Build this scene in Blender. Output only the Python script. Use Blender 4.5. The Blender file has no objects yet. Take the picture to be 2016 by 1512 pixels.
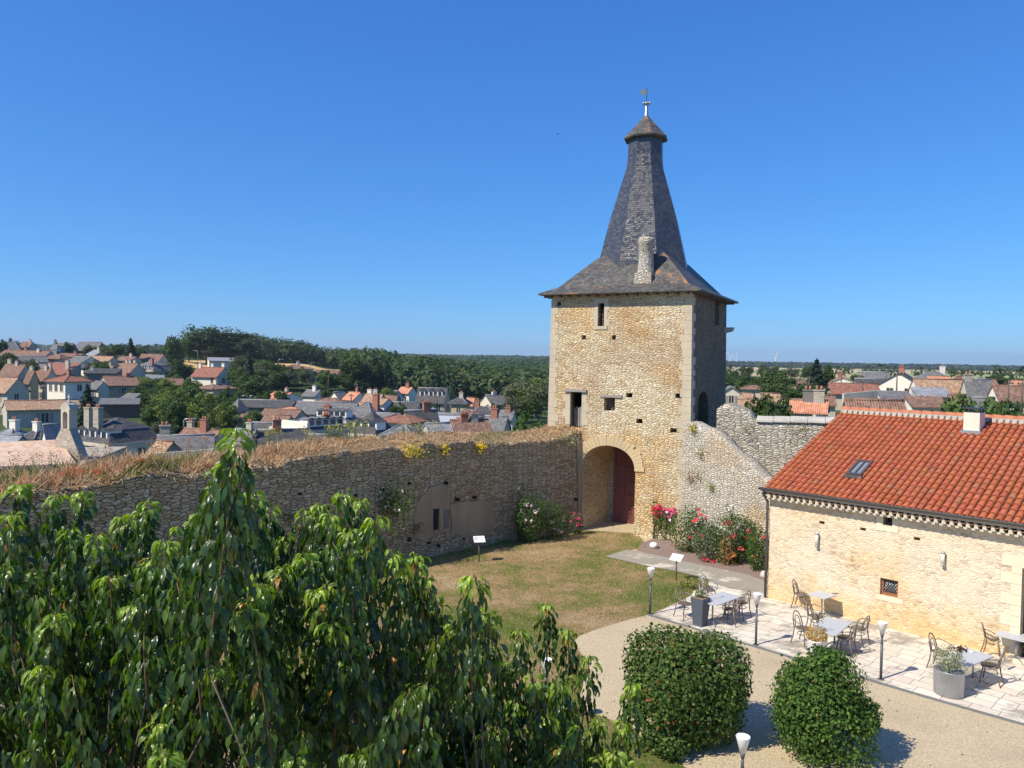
import bpy, math, random
import numpy as np
from mathutils import Vector, Matrix
random.seed(7)
R = math.radians
SC = bpy.context.scene
COL = SC.collection

# ------------------------------------------------------------ camera
CAM = (0.0, 0.0, 8.2)
FPX = 1514.0                       # focal length in pixels of the 2016 px wide photograph
PITCH, ROLL = 1.78, 0.9
cam_d = bpy.data.cameras.new('camera')
cam_d.lens = 36 * FPX / 2016
cam_d.sensor_width = 36
cam_d.clip_start = 0.1
cam_d.clip_end = 60000
cam = bpy.data.objects.new('camera', cam_d)
COL.objects.link(cam)
CM = Matrix.Rotation(R(90 - PITCH), 3, 'X') @ Matrix.Rotation(R(ROLL), 3, 'Z')
cam.matrix_world = Matrix.Translation(CAM) @ CM.to_4x4()
SC.camera = cam

# ------------------------------------------------------------ sky and sun
SUN_EL = 46.0
SUN_AZ = math.atan2(-0.52, -0.85)  # direction towards the sun, from above
SUN_H = (math.cos(SUN_AZ), math.sin(SUN_AZ))
world = bpy.data.worlds.new("World")
SC.world = world
world.use_nodes = True
wnt = world.node_tree
wnt.nodes.clear()
w_out = wnt.nodes.new('ShaderNodeOutputWorld')
w_bg = wnt.nodes.new('ShaderNodeBackground')
w_sky = wnt.nodes.new('ShaderNodeTexSky')
w_sky.sky_type = 'NISHITA'
w_sky.sun_disc = False
w_sky.sun_elevation = R(SUN_EL)
w_sky.sun_rotation = math.pi / 2 - SUN_AZ
w_sky.altitude = 0
w_sky.air_density = 1.0
w_sky.dust_density = 0.0
w_sky.ozone_density = 10.0
w_bg.inputs['Strength'].default_value = 0.12
# the camera's rendering of a clear blue sky: each channel on a gentle curve
w_sep = wnt.nodes.new('ShaderNodeSeparateColor'); w_cmb = wnt.nodes.new('ShaderNodeCombineColor')
SKY_S = 0.12
w_bg.inputs['Strength'].default_value = 0.096
wnt.links.new(w_sky.outputs[0], w_sep.inputs[0])
for i_, (a_, p_) in enumerate(((.535, .97), (.800, .80), (1.10, .60))):
    pw = wnt.nodes.new('ShaderNodeMath'); pw.operation = 'POWER'; pw.inputs[1].default_value = p_
    ml = wnt.nodes.new('ShaderNodeMath'); ml.operation = 'MULTIPLY'; ml.inputs[1].default_value = a_*SKY_S**(p_-1)
    wnt.links.new(w_sep.outputs[i_], pw.inputs[0]); wnt.links.new(pw.outputs[0], ml.inputs[0]); wnt.links.new(ml.outputs[0], w_cmb.inputs[i_])
wnt.links.new(w_cmb.outputs[0], w_bg.inputs[0])
wnt.links.new(w_bg.outputs[0], w_out.inputs[0])

sun_d = bpy.data.lights.new('sun', 'SUN')
sun_d.energy = 4.9
sun_d.angle = R(0.5)
sun_d.color = (1.0, 0.91, 0.77)
sun = bpy.data.objects.new('sun', sun_d)
COL.objects.link(sun)
_sd = Vector((SUN_H[0] * math.cos(R(SUN_EL)), SUN_H[1] * math.cos(R(SUN_EL)), math.sin(R(SUN_EL))))
sun.rotation_euler = _sd.to_track_quat('Z', 'Y').to_euler()
sun.location = (-30, -20, 60)

SC.view_settings.view_transform = 'Standard'
SC.view_settings.look = 'None'
SC.view_settings.exposure = 0.34
SC.view_settings.gamma = 1.0
SC.render.film_transparent = False
SC.cycles.max_bounces = 6
SC.cycles.transparent_max_bounces = 8
SC.cycles.volume_bounces = 0

# ------------------------------------------------------------ geometry helpers
def ray(px, py):
    return CM @ Vector(((px - 1008) / FPX, -(py - 756) / FPX, -1.0))
def at(px, py, Y):
    """the point at ground distance Y seen at this place of the photograph"""
    d = ray(px, py)
    t = Y / d.y
    return Vector((d.x * t, Y, CAM[2] + d.z * t))
def on_z(px, py, z=0.0):
    d = ray(px, py)
    t = (z - CAM[2]) / d.z
    return Vector((d.x * t, d.y * t, z))
_CMI = CM.transposed()
def proj(p):
    q = _CMI @ (Vector(p) - Vector(CAM))
    return (1008 + FPX * q.x / -q.z, 756 - FPX * q.y / -q.z)

class MB:
    """collects faces, then links them as ONE mesh object"""
    def __init__(s):
        s.v = []; s.f = []; s.m = []; s.s = []
    def add(s, pts, faces, mi=0, sm=False):
        o = len(s.v)
        s.v.extend([tuple(p) for p in pts])
        for f in faces:
            s.f.append(tuple(i + o for i in f)); s.m.append(mi); s.s.append(sm)
        return s
    def poly(s, pts, mi=0):
        return s.add(pts, [tuple(range(len(pts)))], mi)
    def box(s, x0, x1, y0, y1, z0, z1, mi=0):
        p = [(x0,y0,z0),(x1,y0,z0),(x1,y1,z0),(x0,y1,z0),(x0,y0,z1),(x1,y0,z1),(x1,y1,z1),(x0,y1,z1)]
        return s.add(p, [(0,3,2,1),(4,5,6,7),(0,1,5,4),(1,2,6,5),(2,3,7,6),(3,0,4,7)], mi)
    def hull(s, bot, top, mi=0, sm=False):
        """bottom ring and top ring of the same count joined"""
        n = len(bot)
        fs = [tuple(reversed(range(n))), tuple(range(n, 2*n))]
        s.add(list(bot) + list(top), fs, mi, False)
        o = len(s.v) - 2*n
        for i in range(n):
            j = (i+1) % n
            s.f.append((o+i, o+j, o+n+j, o+n+i)); s.m.append(mi); s.s.append(sm)
        return s
    def tube(s, pts, rad, n=6, mi=0, closed=False, sm=True):
        pts = [Vector(p) for p in pts]
        if not hasattr(rad, '__len__'): rad = [rad] * len(pts)
        rings = []
        up = None
        m = len(pts)
        for i, p in enumerate(pts):
            a = pts[i-1] if i > 0 else (pts[-1] if closed else p)
            b = pts[i+1] if i < m-1 else (pts[0] if closed else p)
            t = (b - a)
            if t.length < 1e-9: t = Vector((0,0,1))
            t.normalize()
            if up is None:
                up = Vector((0,0,1)) if abs(t.z) < .9 else Vector((1,0,0))
            x = up - t * up.dot(t)
            if x.length < 1e-5: x = t.orthogonal()
            x.normalize(); up = x
            y = t.cross(x)
            rings.append([p + (x*math.cos(2*math.pi*k/n) + y*math.sin(2*math.pi*k/n))*rad[i] for k in range(n)])
        o = len(s.v)
        for r_ in rings: s.v.extend([tuple(q) for q in r_])
        segs = m if closed else m-1
        for i in range(segs):
            a = o + i*n; b = o + ((i+1) % m)*n
            for k in range(n):
                s.f.append((a+k, a+(k+1)%n, b+(k+1)%n, b+k)); s.m.append(mi); s.s.append(sm)
        if not closed:
            s.f.append(tuple(o+k for k in reversed(range(n)))); s.m.append(mi); s.s.append(False)
            s.f.append(tuple(o+(m-1)*n+k for k in range(n))); s.m.append(mi); s.s.append(False)
        return s
    def lathe(s, prof, c=(0,0,0), n=12, mi=0, sm=True, rot=0.0):
        rings = [[(c[0]+r*math.cos(2*math.pi*k/n+rot), c[1]+r*math.sin(2*math.pi*k/n+rot), c[2]+z) for k in range(n)] for r, z in prof]
        o = len(s.v)
        for q in rings: s.v.extend(q)
        for i in range(len(prof)-1):
            for k in range(n):
                s.f.append((o+i*n+k, o+i*n+(k+1)%n, o+(i+1)*n+(k+1)%n, o+(i+1)*n+k)); s.m.append(mi); s.s.append(sm)
        if prof[0][0] > 1e-4: s.f.append(tuple(o+k for k in reversed(range(n)))); s.m.append(mi); s.s.append(False)
        if prof[-1][0] > 1e-4: s.f.append(tuple(o+(len(prof)-1)*n+k for k in range(n))); s.m.append(mi); s.s.append(False)
        return s
    def mesh(s, name, mats):
        me = bpy.data.meshes.new(name)
        me.from_pydata(s.v, [], s.f)
        for m in mats: me.materials.append(m)
        me.polygons.foreach_set('material_index', s.m)
        me.polygons.foreach_set('use_smooth', s.s)
        me.update()
        auto_uv(me)
        return me
    def build(s, name, mats, parent=None, loc=(0,0,0), rz=0.0):
        if not isinstance(mats, (list, tuple)): mats = [mats]
        return link(name, s.mesh(name, mats), parent, loc, rz)

def auto_uv(me):
    """metres along the face: u level, v up the face"""
    n = len(me.polygons)
    if n == 0: return
    L = len(me.loops)
    nor = np.empty(n*3, np.float32); me.polygons.foreach_get('normal', nor); nor = nor.reshape(-1,3)
    co = np.empty(len(me.vertices)*3, np.float32); me.vertices.foreach_get('co', co); co = co.reshape(-1,3)
    vi = np.empty(L, np.int32); me.loops.foreach_get('vertex_index', vi)
    lt = np.empty(n, np.int32); me.polygons.foreach_get('loop_total', lt)
    pi = np.repeat(np.arange(n), lt)
    t = np.stack([-nor[:,1], nor[:,0], np.zeros(n, np.float32)], 1)
    ln = np.linalg.norm(t, axis=1)
    flat = ln < .08
    t[flat] = (1,0,0); ln[flat] = 1
    t /= ln[:,None]
    b = np.cross(nor, t)
    b[flat] = (0,1,0)
    P = co[vi]
    uv = np.stack([(P*t[pi]).sum(1), (P*b[pi]).sum(1)], 1).astype(np.float32)
    lay = me.uv_layers.new(name='UVMap')
    lay.data.foreach_set('uv', uv.ravel())

def link(name, data, parent=None, loc=(0,0,0), rz=0.0):
    o = bpy.data.objects.new(name, data)
    COL.objects.link(o)
    o.location = loc
    if rz: o.rotation_euler = (0,0,rz)
    if parent is not None: o.parent = parent
    return o
def tag(o, label, cat, group=None, kind=None):
    if label: o['label'] = label
    if cat: o['category'] = cat
    if group: o['group'] = group
    if kind: o['kind'] = kind
    return o
def thing(name, label, cat, loc=(0,0,0), rz=0.0, group=None):
    return tag(link(name, None, None, loc, rz), label, cat, group)
def struct(o):
    o['kind'] = 'structure'; return o
def copy_tree(o, parent=None):
    c = o.copy(); COL.objects.link(c); c.parent = parent
    for ch in list(o.children): copy_tree(ch, c)
    return c
def np_mesh(name, V, F, mats, tint=None, smooth=False, uv=None):
    """mesh from arrays, F is (n,k) of one face size; tint is one colour per vertex"""
    me = bpy.data.meshes.new(name)
    V = np.asarray(V, np.float32); F = np.asarray(F, np.int32)
    n, k = F.shape
    me.vertices.add(len(V)); me.vertices.foreach_set('co', V.ravel())
    me.loops.add(n*k); me.loops.foreach_set('vertex_index', F.ravel())
    me.polygons.add(n)
    me.polygons.foreach_set('loop_start', np.arange(0, n*k, k, dtype=np.int32))
    me.polygons.foreach_set('loop_total', np.full(n, k, np.int32))
    if smooth: me.polygons.foreach_set('use_smooth', np.ones(n, bool))
    for m in mats: me.materials.append(m)
    if tint is not None:
        T = np.asarray(tint, np.float32)
        if T.shape[1] == 3: T = np.concatenate([T, np.ones((len(T),1), np.float32)], 1)
        a = me.color_attributes.new('tint', 'FLOAT_COLOR', 'POINT')
        a.data.foreach_set('color', T.ravel())
    if uv is not None:
        lay = me.uv_layers.new(name='UVMap')
        lay.data.foreach_set('uv', np.asarray(uv, np.float32)[F.ravel()].ravel())
    me.update(calc_edges=True)
    me.validate()
    return me

# ------------------------------------------------------------ materials
class NT:
    def __init__(s, name):
        s.mat = bpy.data.materials.new(name); s.mat.use_nodes = True
        s.t = s.mat.node_tree; s.t.nodes.clear()
        s.out = s.t.nodes.new('ShaderNodeOutputMaterial')
    def n(s, typ, ins=None, **props):
        nd = s.t.nodes.new(typ)
        for k, v in props.items(): setattr(nd, k, v)
        for k, v in (ins or {}).items():
            sock = nd.inputs[k]
            if isinstance(v, bpy.types.NodeSocket): s.t.links.new(v, sock)
            else: sock.default_value = v
        return nd
    def ramp(s, fac, stops, interp='LINEAR'):
        r = s.n('ShaderNodeValToRGB', {'Fac': fac})
        cr = r.color_ramp; cr.interpolation = interp
        while len(cr.elements) < len(stops): cr.elements.new(.5)
        for e, (p, c) in zip(cr.elements, stops):
            e.position = p; e.color = (c[0], c[1], c[2], 1) if hasattr(c, '__len__') else (c, c, c, 1)
        return r.outputs[0]
    def mix(s, fac, a, b, mode='MIX'):
        m = s.n('ShaderNodeMix', data_type='RGBA', blend_type=mode)
        for i, v in ((0, fac), (6, a), (7, b)):
            if isinstance(v, bpy.types.NodeSocket): s.t.links.new(v, m.inputs[i])
            elif i == 0: m.inputs[0].default_value = v
            else: m.inputs[i].default_value = (v[0], v[1], v[2], 1)
        return m.outputs[2]
    def math(s, op, a, b=0.0, c=None):
        m = s.n('ShaderNodeMath', operation=op)
        for i, v in ((0, a), (1, b)) + (((2, c),) if c is not None else ()):
            if isinstance(v, bpy.types.NodeSocket): s.t.links.new(v, m.inputs[i])
            else: m.inputs[i].default_value = v
        return m.outputs[0]
    def noise(s, vec, scale, detail=4.0, rough=.55, out=0, dim='3D'):
        return s.n('ShaderNodeTexNoise', {'Vector': vec, 'Scale': scale, 'Detail': detail, 'Roughness': rough}, noise_dimensions=dim).outputs[out]
    def uv(s, sx=1.0, sy=1.0, rot=0.0):
        tc = s.n('ShaderNodeTexCoord')
        return s.n('ShaderNodeMapping', {'Vector': tc.outputs['UV'], 'Scale': (sx, sy, 1), 'Rotation': (0,0,rot)}).outputs[0]
    def obj(s):
        return s.n('ShaderNodeTexCoord').outputs['Object']
    def pos(s):
        return s.n('ShaderNodeNewGeometry').outputs['Position']
    def bump(s, h, strength=.5, dist=.03, normal=None):
        ins = {'Height': h, 'Strength': strength, 'Distance': dist}
        if normal is not None: ins['Normal'] = normal
        return s.n('ShaderNodeBump', ins).outputs[0]
    def bsdf(s, col, rough=.8, normal=None, spec=.3, metal=0.0, **kw):
        ins = {'Base Color': col if isinstance(col, bpy.types.NodeSocket) else (col[0], col[1], col[2], 1), 'Roughness': rough, 'Specular IOR Level': spec, 'Metallic': metal}
        if normal is not None: ins['Normal'] = normal
        ins.update(kw)
        b = s.n('ShaderNodeBsdfPrincipled', ins)
        s.t.links.new(b.outputs[0], s.out.inputs[0])
        return b
    def rnd(s):
        return s.n('ShaderNodeObjectInfo').outputs['Random']

def m_plain(name, col, rough=.7, metal=0.0, spec=.3, var=.12, vs=6.0, bump=0.0):
    g = NT(name)
    nz = g.noise(g.obj(), vs, 5)
    c = g.mix(nz, [x*(1-var) for x in col], [min(1, x*(1+var)) for x in col])
    g.bsdf(c, rough, g.bump(nz, bump, .02) if bump else None, spec, metal)
    return g.mat

def m_rubble(name, cols, mortar, sx=.30, sy=.13, bump=.8, stains=(), rnd=.85, mw=.09, dirt=(.30,.27,.22), dirt_amt=.35, dist=.05, mfade=0.0, low=None):
    """rubble masonry: flat irregular stones in rough courses, recessed joints, patches of other stone"""
    g = NT(name)
    tc = g.n('ShaderNodeTexCoord').outputs['UV']
    wob = g.noise(tc, 2.6, 5, out=1)
    v1 = g.n('ShaderNodeVectorMath', {0: wob, 1: (.5,.5,.5)}, operation='SUBTRACT').outputs[0]
    v2 = g.n('ShaderNodeVectorMath', {0: v1, 'Scale': .30}, operation='SCALE').outputs[0]
    v3 = g.n('ShaderNodeVectorMath', {0: tc, 1: v2}, operation='ADD').outputs[0]
    uvs = g.n('ShaderNodeMapping', {'Vector': v3, 'Scale': (1/sx, 1/sy, 1)}).outputs[0]
    vo = g.n('ShaderNodeTexVoronoi', {'Vector': uvs, 'Scale': 1.0, 'Randomness': rnd}, voronoi_dimensions='2D')
    ve = g.n('ShaderNodeTexVoronoi', {'Vector': uvs, 'Scale': 1.0, 'Randomness': rnd}, voronoi_dimensions='2D', feature='DISTANCE_TO_EDGE')
    sep = g.n('ShaderNodeSeparateColor', {0: vo.outputs['Color']})
    k = len(cols)
    stone = g.ramp(sep.outputs[0], [(i/(k-1), c) for i, c in enumerate(cols)])
    stone = g.mix(g.math('MULTIPLY', sep.outputs[1], .35), stone, g.mix(1.0, stone, (.62,.60,.58), 'MULTIPLY'))
    fine = g.noise(tc, 22, 5, .7)
    stone = g.mix(.55, stone, g.mix(fine, [.5]*3, [1.3]*3), 'MULTIPLY')
    edge = g.math('ADD', ve.outputs['Distance'], g.math('MULTIPLY', g.math('SUBTRACT', g.noise(tc, 9, 6, .75), .48), .20))
    mask = g.ramp(edge, [(0.0, 0), (mw, 1)])
    big = g.noise(tc, .55, 5, .6)
    col = g.mix(mask, mortar, stone)
    if mfade:
        pf = g.ramp(g.noise(tc, .8, 5, .65), [(.5-mfade, 1), (.5+mfade*.6, 0)])
        pl = g.mix(g.noise(tc, 5, 6, .7), [x*.85 for x in mortar], [min(1,x*1.18) for x in mortar])
        col = g.mix(g.math('MULTIPLY', pf, .8), col, pl)
    for (sc, lo, hi, c, amt, seed) in stains:
        mp = g.n('ShaderNodeMapping', {'Vector': tc, 'Location': (seed, seed*1.7, 0)}).outputs[0]
        f = g.ramp(g.noise(mp, sc, 5, .6), [(lo, 0), (hi, 1)])
        col = g.mix(g.math('MULTIPLY', f, amt), col, g.mix(1.0, col, c, 'MULTIPLY'))
    col = g.mix(g.math('MULTIPLY', g.ramp(big, [(.42, 0), (.72, 1)]), dirt_amt), col, dirt)
    if low:
        vz = g.n('ShaderNodeSeparateXYZ', {0: tc}).outputs[1]
        f = g.ramp(g.math('ADD', g.math('MULTIPLY', vz, -.28), g.math('MULTIPLY', g.noise(tc, .7, 5, .6), 1.0)), [(.18, 0), (.42, 1)])
        col = g.mix(g.math('MULTIPLY', f, .8), col, g.mix(1.0, col, low, 'MULTIPLY'))
    hgt = g.math('ADD', g.math('MULTIPLY', g.ramp(edge, [(0, 0), (mw*1.1, .75), (.5, 1)]), 1.0), g.math('MULTIPLY', fine, .35))
    hgt = g.math('ADD', hgt, g.math('MULTIPLY', sep.outputs[2], .8))
    nrm = g.bump(hgt, bump, dist)
    g.bsdf(col, .92, nrm, .15)
    return g.mat

def m_tiles(name, cols, course=.32, roll=.2, bump=.9, moss=None):
    """canal tiles seen from afar: rolls down the slope, courses across, every tile its own tone"""
    g = NT(name)
    tc = g.n('ShaderNodeTexCoord').outputs['UV']
    br = g.n('ShaderNodeTexBrick', {'Vector': tc, 'Color1': (0,0,0,1), 'Color2': (1,1,1,1), 'Mortar': (.5,.5,.5,1), 'Scale': 1.0, 'Mortar Size': 0.0, 'Brick Width': roll, 'Row Height': course, 'Bias': 0.0}, offset=0.0)
    sep = g.n('ShaderNodeSeparateColor', {0: br.outputs[0]})
    k = len(cols)
    fac = g.math('ADD', g.math('MULTIPLY', sep.outputs[0], .55), g.math('MULTIPLY', g.noise(tc, .9, 6, .7), .5))
    col = g.ramp(fac, [(.15+.7*i/(k-1), c) for i, c in enumerate(cols)])
    if moss: col = g.mix(g.ramp(g.noise(tc, .7, 7, .75), [(.52, 0), (.7, .8)]), col, moss)
    sx = g.n('ShaderNodeSeparateXYZ', {0: tc})
    w = g.math('SINE', g.math('MULTIPLY', sx.outputs[0], 2*math.pi/roll))
    c2 = g.math('FRACT', g.math('DIVIDE', sx.outputs[1], course))
    h = g.math('ADD', g.math('MULTIPLY', w, .5), g.math('MULTIPLY', c2, -.4))
    g.bsdf(col, .85, g.bump(h, bump, .05), .2)
    return g.mat

def m_slate(name, cols, course=.22, w=.3, bump=.5, rough=(.35,.6), lichen=None, lam=.5):
    g = NT(name)
    tc = g.n('ShaderNodeTexCoord').outputs['UV']
    br = g.n('ShaderNodeTexBrick', {'Vector': tc, 'Color1': (0,0,0,1), 'Color2': (1,1,1,1), 'Mortar': (0,0,0,1), 'Scale': 1.0, 'Mortar Size': .012, 'Brick Width': w, 'Row Height': course, 'Bias': 0.0})
    sep = g.n('ShaderNodeSeparateColor', {0: br.outputs[0]})
    fac = g.math('ADD', g.math('MULTIPLY', sep.outputs[0], .45), g.math('MULTIPLY', g.noise(tc, .8, 6, .65), .6))
    k = len(cols)
    col = g.ramp(fac, [(.2+.6*i/(k-1), c) for i, c in enumerate(cols)])
    col = g.mix(g.math('MULTIPLY', br.outputs['Fac'], .7), col, (.015,.015,.017))
    if lichen: 
        for c, lo, hi, a, sc in lichen:
            col = g.mix(g.math('MULTIPLY', g.ramp(g.noise(tc, sc, 8, .75), [(lo, 0), (hi, 1)]), a), col, c)
    c2 = g.math('FRACT', g.math('DIVIDE', g.n('ShaderNodeSeparateXYZ', {0: tc}).outputs[1], course))
    h = g.math('ADD', g.math('MULTIPLY', c2, -.6), g.math('MULTIPLY', sep.outputs[0], .5))
    r = g.math('ADD', rough[0], g.math('MULTIPLY', sep.outputs[0], rough[1]-rough[0]))
    g.bsdf(col, r, g.bump(h, bump, .012), lam)
    return g.mat

def m_plaster(name, col, var=.18, bump=.25, streak=.3, stain=(.35,.33,.29)):
    g = NT(name)
    tc = g.n('ShaderNodeTexCoord').outputs['UV']
    nz = g.noise(tc, .5, 7, .65)
    c = g.mix(nz, [x*(1-var) for x in col], [min(1, x*(1+var*.6)) for x in col])
    st = g.n('ShaderNodeMapping', {'Vector': tc, 'Scale': (1.6, .18, 1)}).outputs[0]
    c = g.mix(g.math('MULTIPLY', g.ramp(g.noise(st, 1.0, 6, .6), [(.45, 0), (.75, 1)]), streak), c, stain)
    g.bsdf(c, .9, g.bump(g.noise(tc, 9, 6, .7), bump, .03), .15)
    return g.mat

def m_leaf(name, trans=.3, rough=.45, spec=.4, tv=(.35,.5,.08), rv=.15, vein=False):
    g = NT(name)
    at_ = g.n('ShaderNodeAttribute', attribute_name='tint').outputs['Color']
    col = at_
    if rv:
        k = g.math('ADD', 1-rv, g.math('MULTIPLY', g.rnd(), 2*rv))
        col = g.n('ShaderNodeVectorMath', {0: at_, 'Scale': k}, operation='SCALE').outputs[0]
    nrm = None
    if vein:
        uvn = g.n('ShaderNodeTexCoord').outputs['UV']
        sp = g.n('ShaderNodeSeparateXYZ', {0: uvn})
        a = g.math('ABSOLUTE', sp.outputs[0])
        w = g.math('SINE', g.math('MULTIPLY', g.math('SUBTRACT', sp.outputs[1], g.math('MULTIPLY', a, .35)), 62.0))
        nrm = g.bump(w, .35, .002)
    p = g.bsdf(col, rough, nrm, spec)
    tr = g.n('ShaderNodeBsdfTranslucent', {'Color': g.mix(1.0, col, [tv[0]*6, tv[1]*5, tv[2]*6], 'MULTIPLY')})
    mx = g.n('ShaderNodeMixShader', {0: trans})
    g.t.links.new(p.outputs[0], mx.inputs[1]); g.t.links.new(tr.outputs[0], mx.inputs[2])
    g.t.links.new(mx.outputs[0], g.out.inputs[0])
    return g.mat

M = {}
LIME = (.55,.49,.36)
M['tower'] = m_rubble('tower_rubble', [(.62,.47,.27),(.86,.72,.46),(.90,.79,.54),(.74,.60,.38),(.91,.82,.60)], (.48,.36,.21), .21, .08, 1.0,
    stains=((.33,.46,.60,(.78,.66,.60),.85,3.1),(.25,.5,.66,(1.0,.78,.50),.9,8.7)), dirt=(.52,.46,.36), dirt_amt=.2, mfade=.0, dist=.09, mw=.06, low=None)
M['tower_side_shaded'] = m_rubble('tower_side_shaded_stone', [(.18,.145,.10),(.26,.215,.15),(.34,.29,.21)], (.20,.165,.115), .26, .10, .9, dirt=(.13,.115,.09), dirt_amt=.5, mfade=.3)  # shade of the right side put into a darker copy of the tower stone
M['curtain'] = m_rubble('curtain_rubble', [(.42,.31,.175),(.57,.455,.28),(.70,.59,.39),(.49,.36,.20)], (.15,.105,.06), .28, .095, 1.0,
    stains=((.3,.38,.78,(.80,.68,.52),.5,5.0),), dirt=(.40,.29,.17), dirt_amt=.22, mfade=.0, dist=.08, mw=.09)
M['pale_rubble'] = m_rubble('pale_rubble', [(.50,.45,.36),(.66,.61,.51),(.74,.70,.61),(.58,.50,.38)], (.36,.30,.21), .19, .08, 1.0,
    stains=((.3,.5,.62,(1.0,.82,.58),.8,2.0),), dirt=(.50,.47,.42), dirt_amt=.25, mfade=.0, dist=.08)
M['grey_rubble'] = m_rubble('grey_rubble', [(.46,.41,.32),(.66,.60,.49),(.76,.71,.60),(.54,.48,.37)], (.26,.22,.16), .28, .085, 1.0, dirt=(.42,.39,.34), dirt_amt=.3, dist=.09)
M['annex'] = m_rubble('annex_wall', [(.44,.30,.19),(.70,.59,.41),(.80,.70,.53),(.78,.67,.48),(.50,.42,.33),(.82,.74,.58)], (.74,.63,.45), .15, .06, .5,
    stains=((.22,.50,.68,(1.0,.78,.50),.9,1.0),), dirt=(.84,.74,.54), dirt_amt=.35, mfade=.22, dist=.045, mw=.14, low=(1.0,.80,.52))
M['ashlar'] = m_plaster('ashlar', (.60,.54,.42), .2, .3, .2)
M['ashlar_warm'] = m_plaster('ashlar_warm', (.60,.47,.28), .35, .6, .35, (.45,.32,.17))
M['quoin'] = m_plaster('quoin_stone', (.56,.48,.35), .35, .6, .4, (.38,.31,.22))
M['ashlar_grey'] = m_plaster('ashlar_grey', (.52,.50,.45), .2, .3, .35)
M['void'] = m_plain('opening_shade', (.02,.018,.015), .9)
M['wood_dark'] = m_plain('weathered_wood', (.13,.10,.075), .8, var=.3, vs=9)
M['wood_grey'] = m_plain('grey_oak', (.30,.27,.23), .8, var=.3, vs=9)
M['gate_red'] = m_plain('ox_blood_paint', (.20,.072,.062), .65, var=.3, vs=3)
M['lead'] = m_plain('lead', (.42,.43,.45), .35, .8, .5, .2, 5)
M['zinc'] = m_plain('zinc', (.42,.44,.47), .42, .75, .5, .25, 3)
M['zinc_brown'] = m_plain('painted_zinc', (.10,.09,.085), .5, .2, .4, .2, 5)
M['iron'] = m_plain('dark_iron', (.05,.05,.055), .5, .3, .5, .2, 8)
M['spire'] = m_slate('spire_slate', [(.040,.042,.047),(.066,.068,.074),(.10,.10,.105)], .11, .15, .5, (.24,.42), [((.17,.15,.10),.52,.74,.5,1.0)], .65)
M['skirt'] = m_slate('skirt_slate', [(.055,.055,.058),(.095,.092,.088),(.155,.14,.115)], .11, .15, .6, (.5,.7), [((.36,.31,.22),.52,.72,.6,3.0),((.50,.22,.06),.56,.66,.85,.5)], .3)
M['terracotta'] = None
g = NT('new_terracotta'); tc = g.obj()
_v = g.n('ShaderNodeAttribute', attribute_name='tint').outputs['Color']
_n = g.noise(tc, 2.2, 6, .7)
_c = g.mix(1.0, g.mix(.7, (.39,.112,.054), _v), g.mix(_n, (.72,.70,.70), (1.2,1.15,1.1)), 'MULTIPLY')
_c = g.mix(g.ramp(g.noise(tc, .8, 7, .7), [(.56, 0), (.76, .5)]), _c, (.26,.15,.09))
g.bsdf(_c, .82, g.bump(g.noise(tc, 30, 4), .2, .01), .25); M['terracotta'] = g.mat
M['t_brown'] = m_tiles('old_brown_tiles', [(.13,.075,.055),(.24,.14,.10),(.34,.21,.15)], moss=(.16,.14,.10))
M['t_orange'] = m_tiles('old_orange_tiles', [(.25,.14,.085),(.40,.24,.145),(.51,.36,.24)], moss=(.30,.26,.18))
M['t_red'] = m_tiles('red_tiles', [(.20,.085,.06),(.28,.125,.085),(.36,.175,.125)])
M['t_new'] = m_tiles('new_orange_tiles', [(.46,.18,.10),(.57,.25,.145),(.64,.33,.21)])
M['t_pale'] = m_tiles('pale_roman_tiles', [(.50,.30,.19),(.64,.45,.31),(.72,.55,.40)], course=.4, roll=.32)
M['s_dark'] = m_slate('dark_slate', [(.05,.05,.052),(.085,.083,.082),(.13,.125,.12)], .25, .35, .4, (.6,.8), None, .15)
M['s_mid'] = m_slate('grey_slate', [(.11,.11,.11),(.165,.162,.16),(.23,.225,.215)], .25, .35, .4, (.6,.8), None, .12)
M['s_pale'] = m_slate('pale_slate', [(.20,.205,.215),(.27,.28,.295),(.35,.355,.365)], .3, .5, .3, (.6,.8), None, .15)
M['s_flat'] = m_plain('zinc_roofing', (.42,.43,.45), .6, .1, .3, .15, 1.0)
M['w_white'] = m_plaster('white_render', (.80,.74,.62), .1, .1, .2, (.5,.46,.38))
M['w_cream'] = m_plaster('cream_render', (.70,.62,.47), .15, .15, .25)
M['w_beige'] = m_plaster('beige_render', (.60,.52,.39), .2, .2, .35)
M['w_ochre'] = m_plaster('ochre_render', (.50,.39,.23), .2, .2, .3)
M['w_grey'] = m_plaster('grey_render', (.54,.49,.39), .2, .25, .45, (.2,.19,.17))
M['w_dark'] = m_plaster('dark_render', (.20,.19,.17), .25, .25, .4, (.1,.1,.09))
M['w_stone'] = m_rubble('town_rubble', [(.34,.30,.23),(.48,.43,.34),(.56,.51,.42)], (.42,.37,.29), .4, .2, .6, dirt=(.33,.29,.22), dirt_amt=.4, mfade=.3)
M['white'] = m_plain('white_paint', (.78,.77,.74), .6, var=.05)
M['pane'] = m_plain('window_glass', (.035,.04,.05), .12, 0, .6, .2)
M['brick'] = m_plain('chimney_brick', (.34,.15,.10), .85, var=.3, vs=5, bump=.3)
M['teal'] = m_plain('teal_paint', (.02,.24,.22), .6)
M['blue'] = m_plain('blue_paint', (.18,.28,.48), .6)
M['bark'] = m_plain('bark', (.12,.09,.065), .9, var=.4, vs=12, bump=.6)
M['leaf_town'] = m_leaf('town_foliage', .22, .6, .2, (.30,.42,.10), .22)
M['leaf_bush'] = m_leaf('shrub_foliage', .28, .65, .18, (.30,.45,.08), .0)
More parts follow.
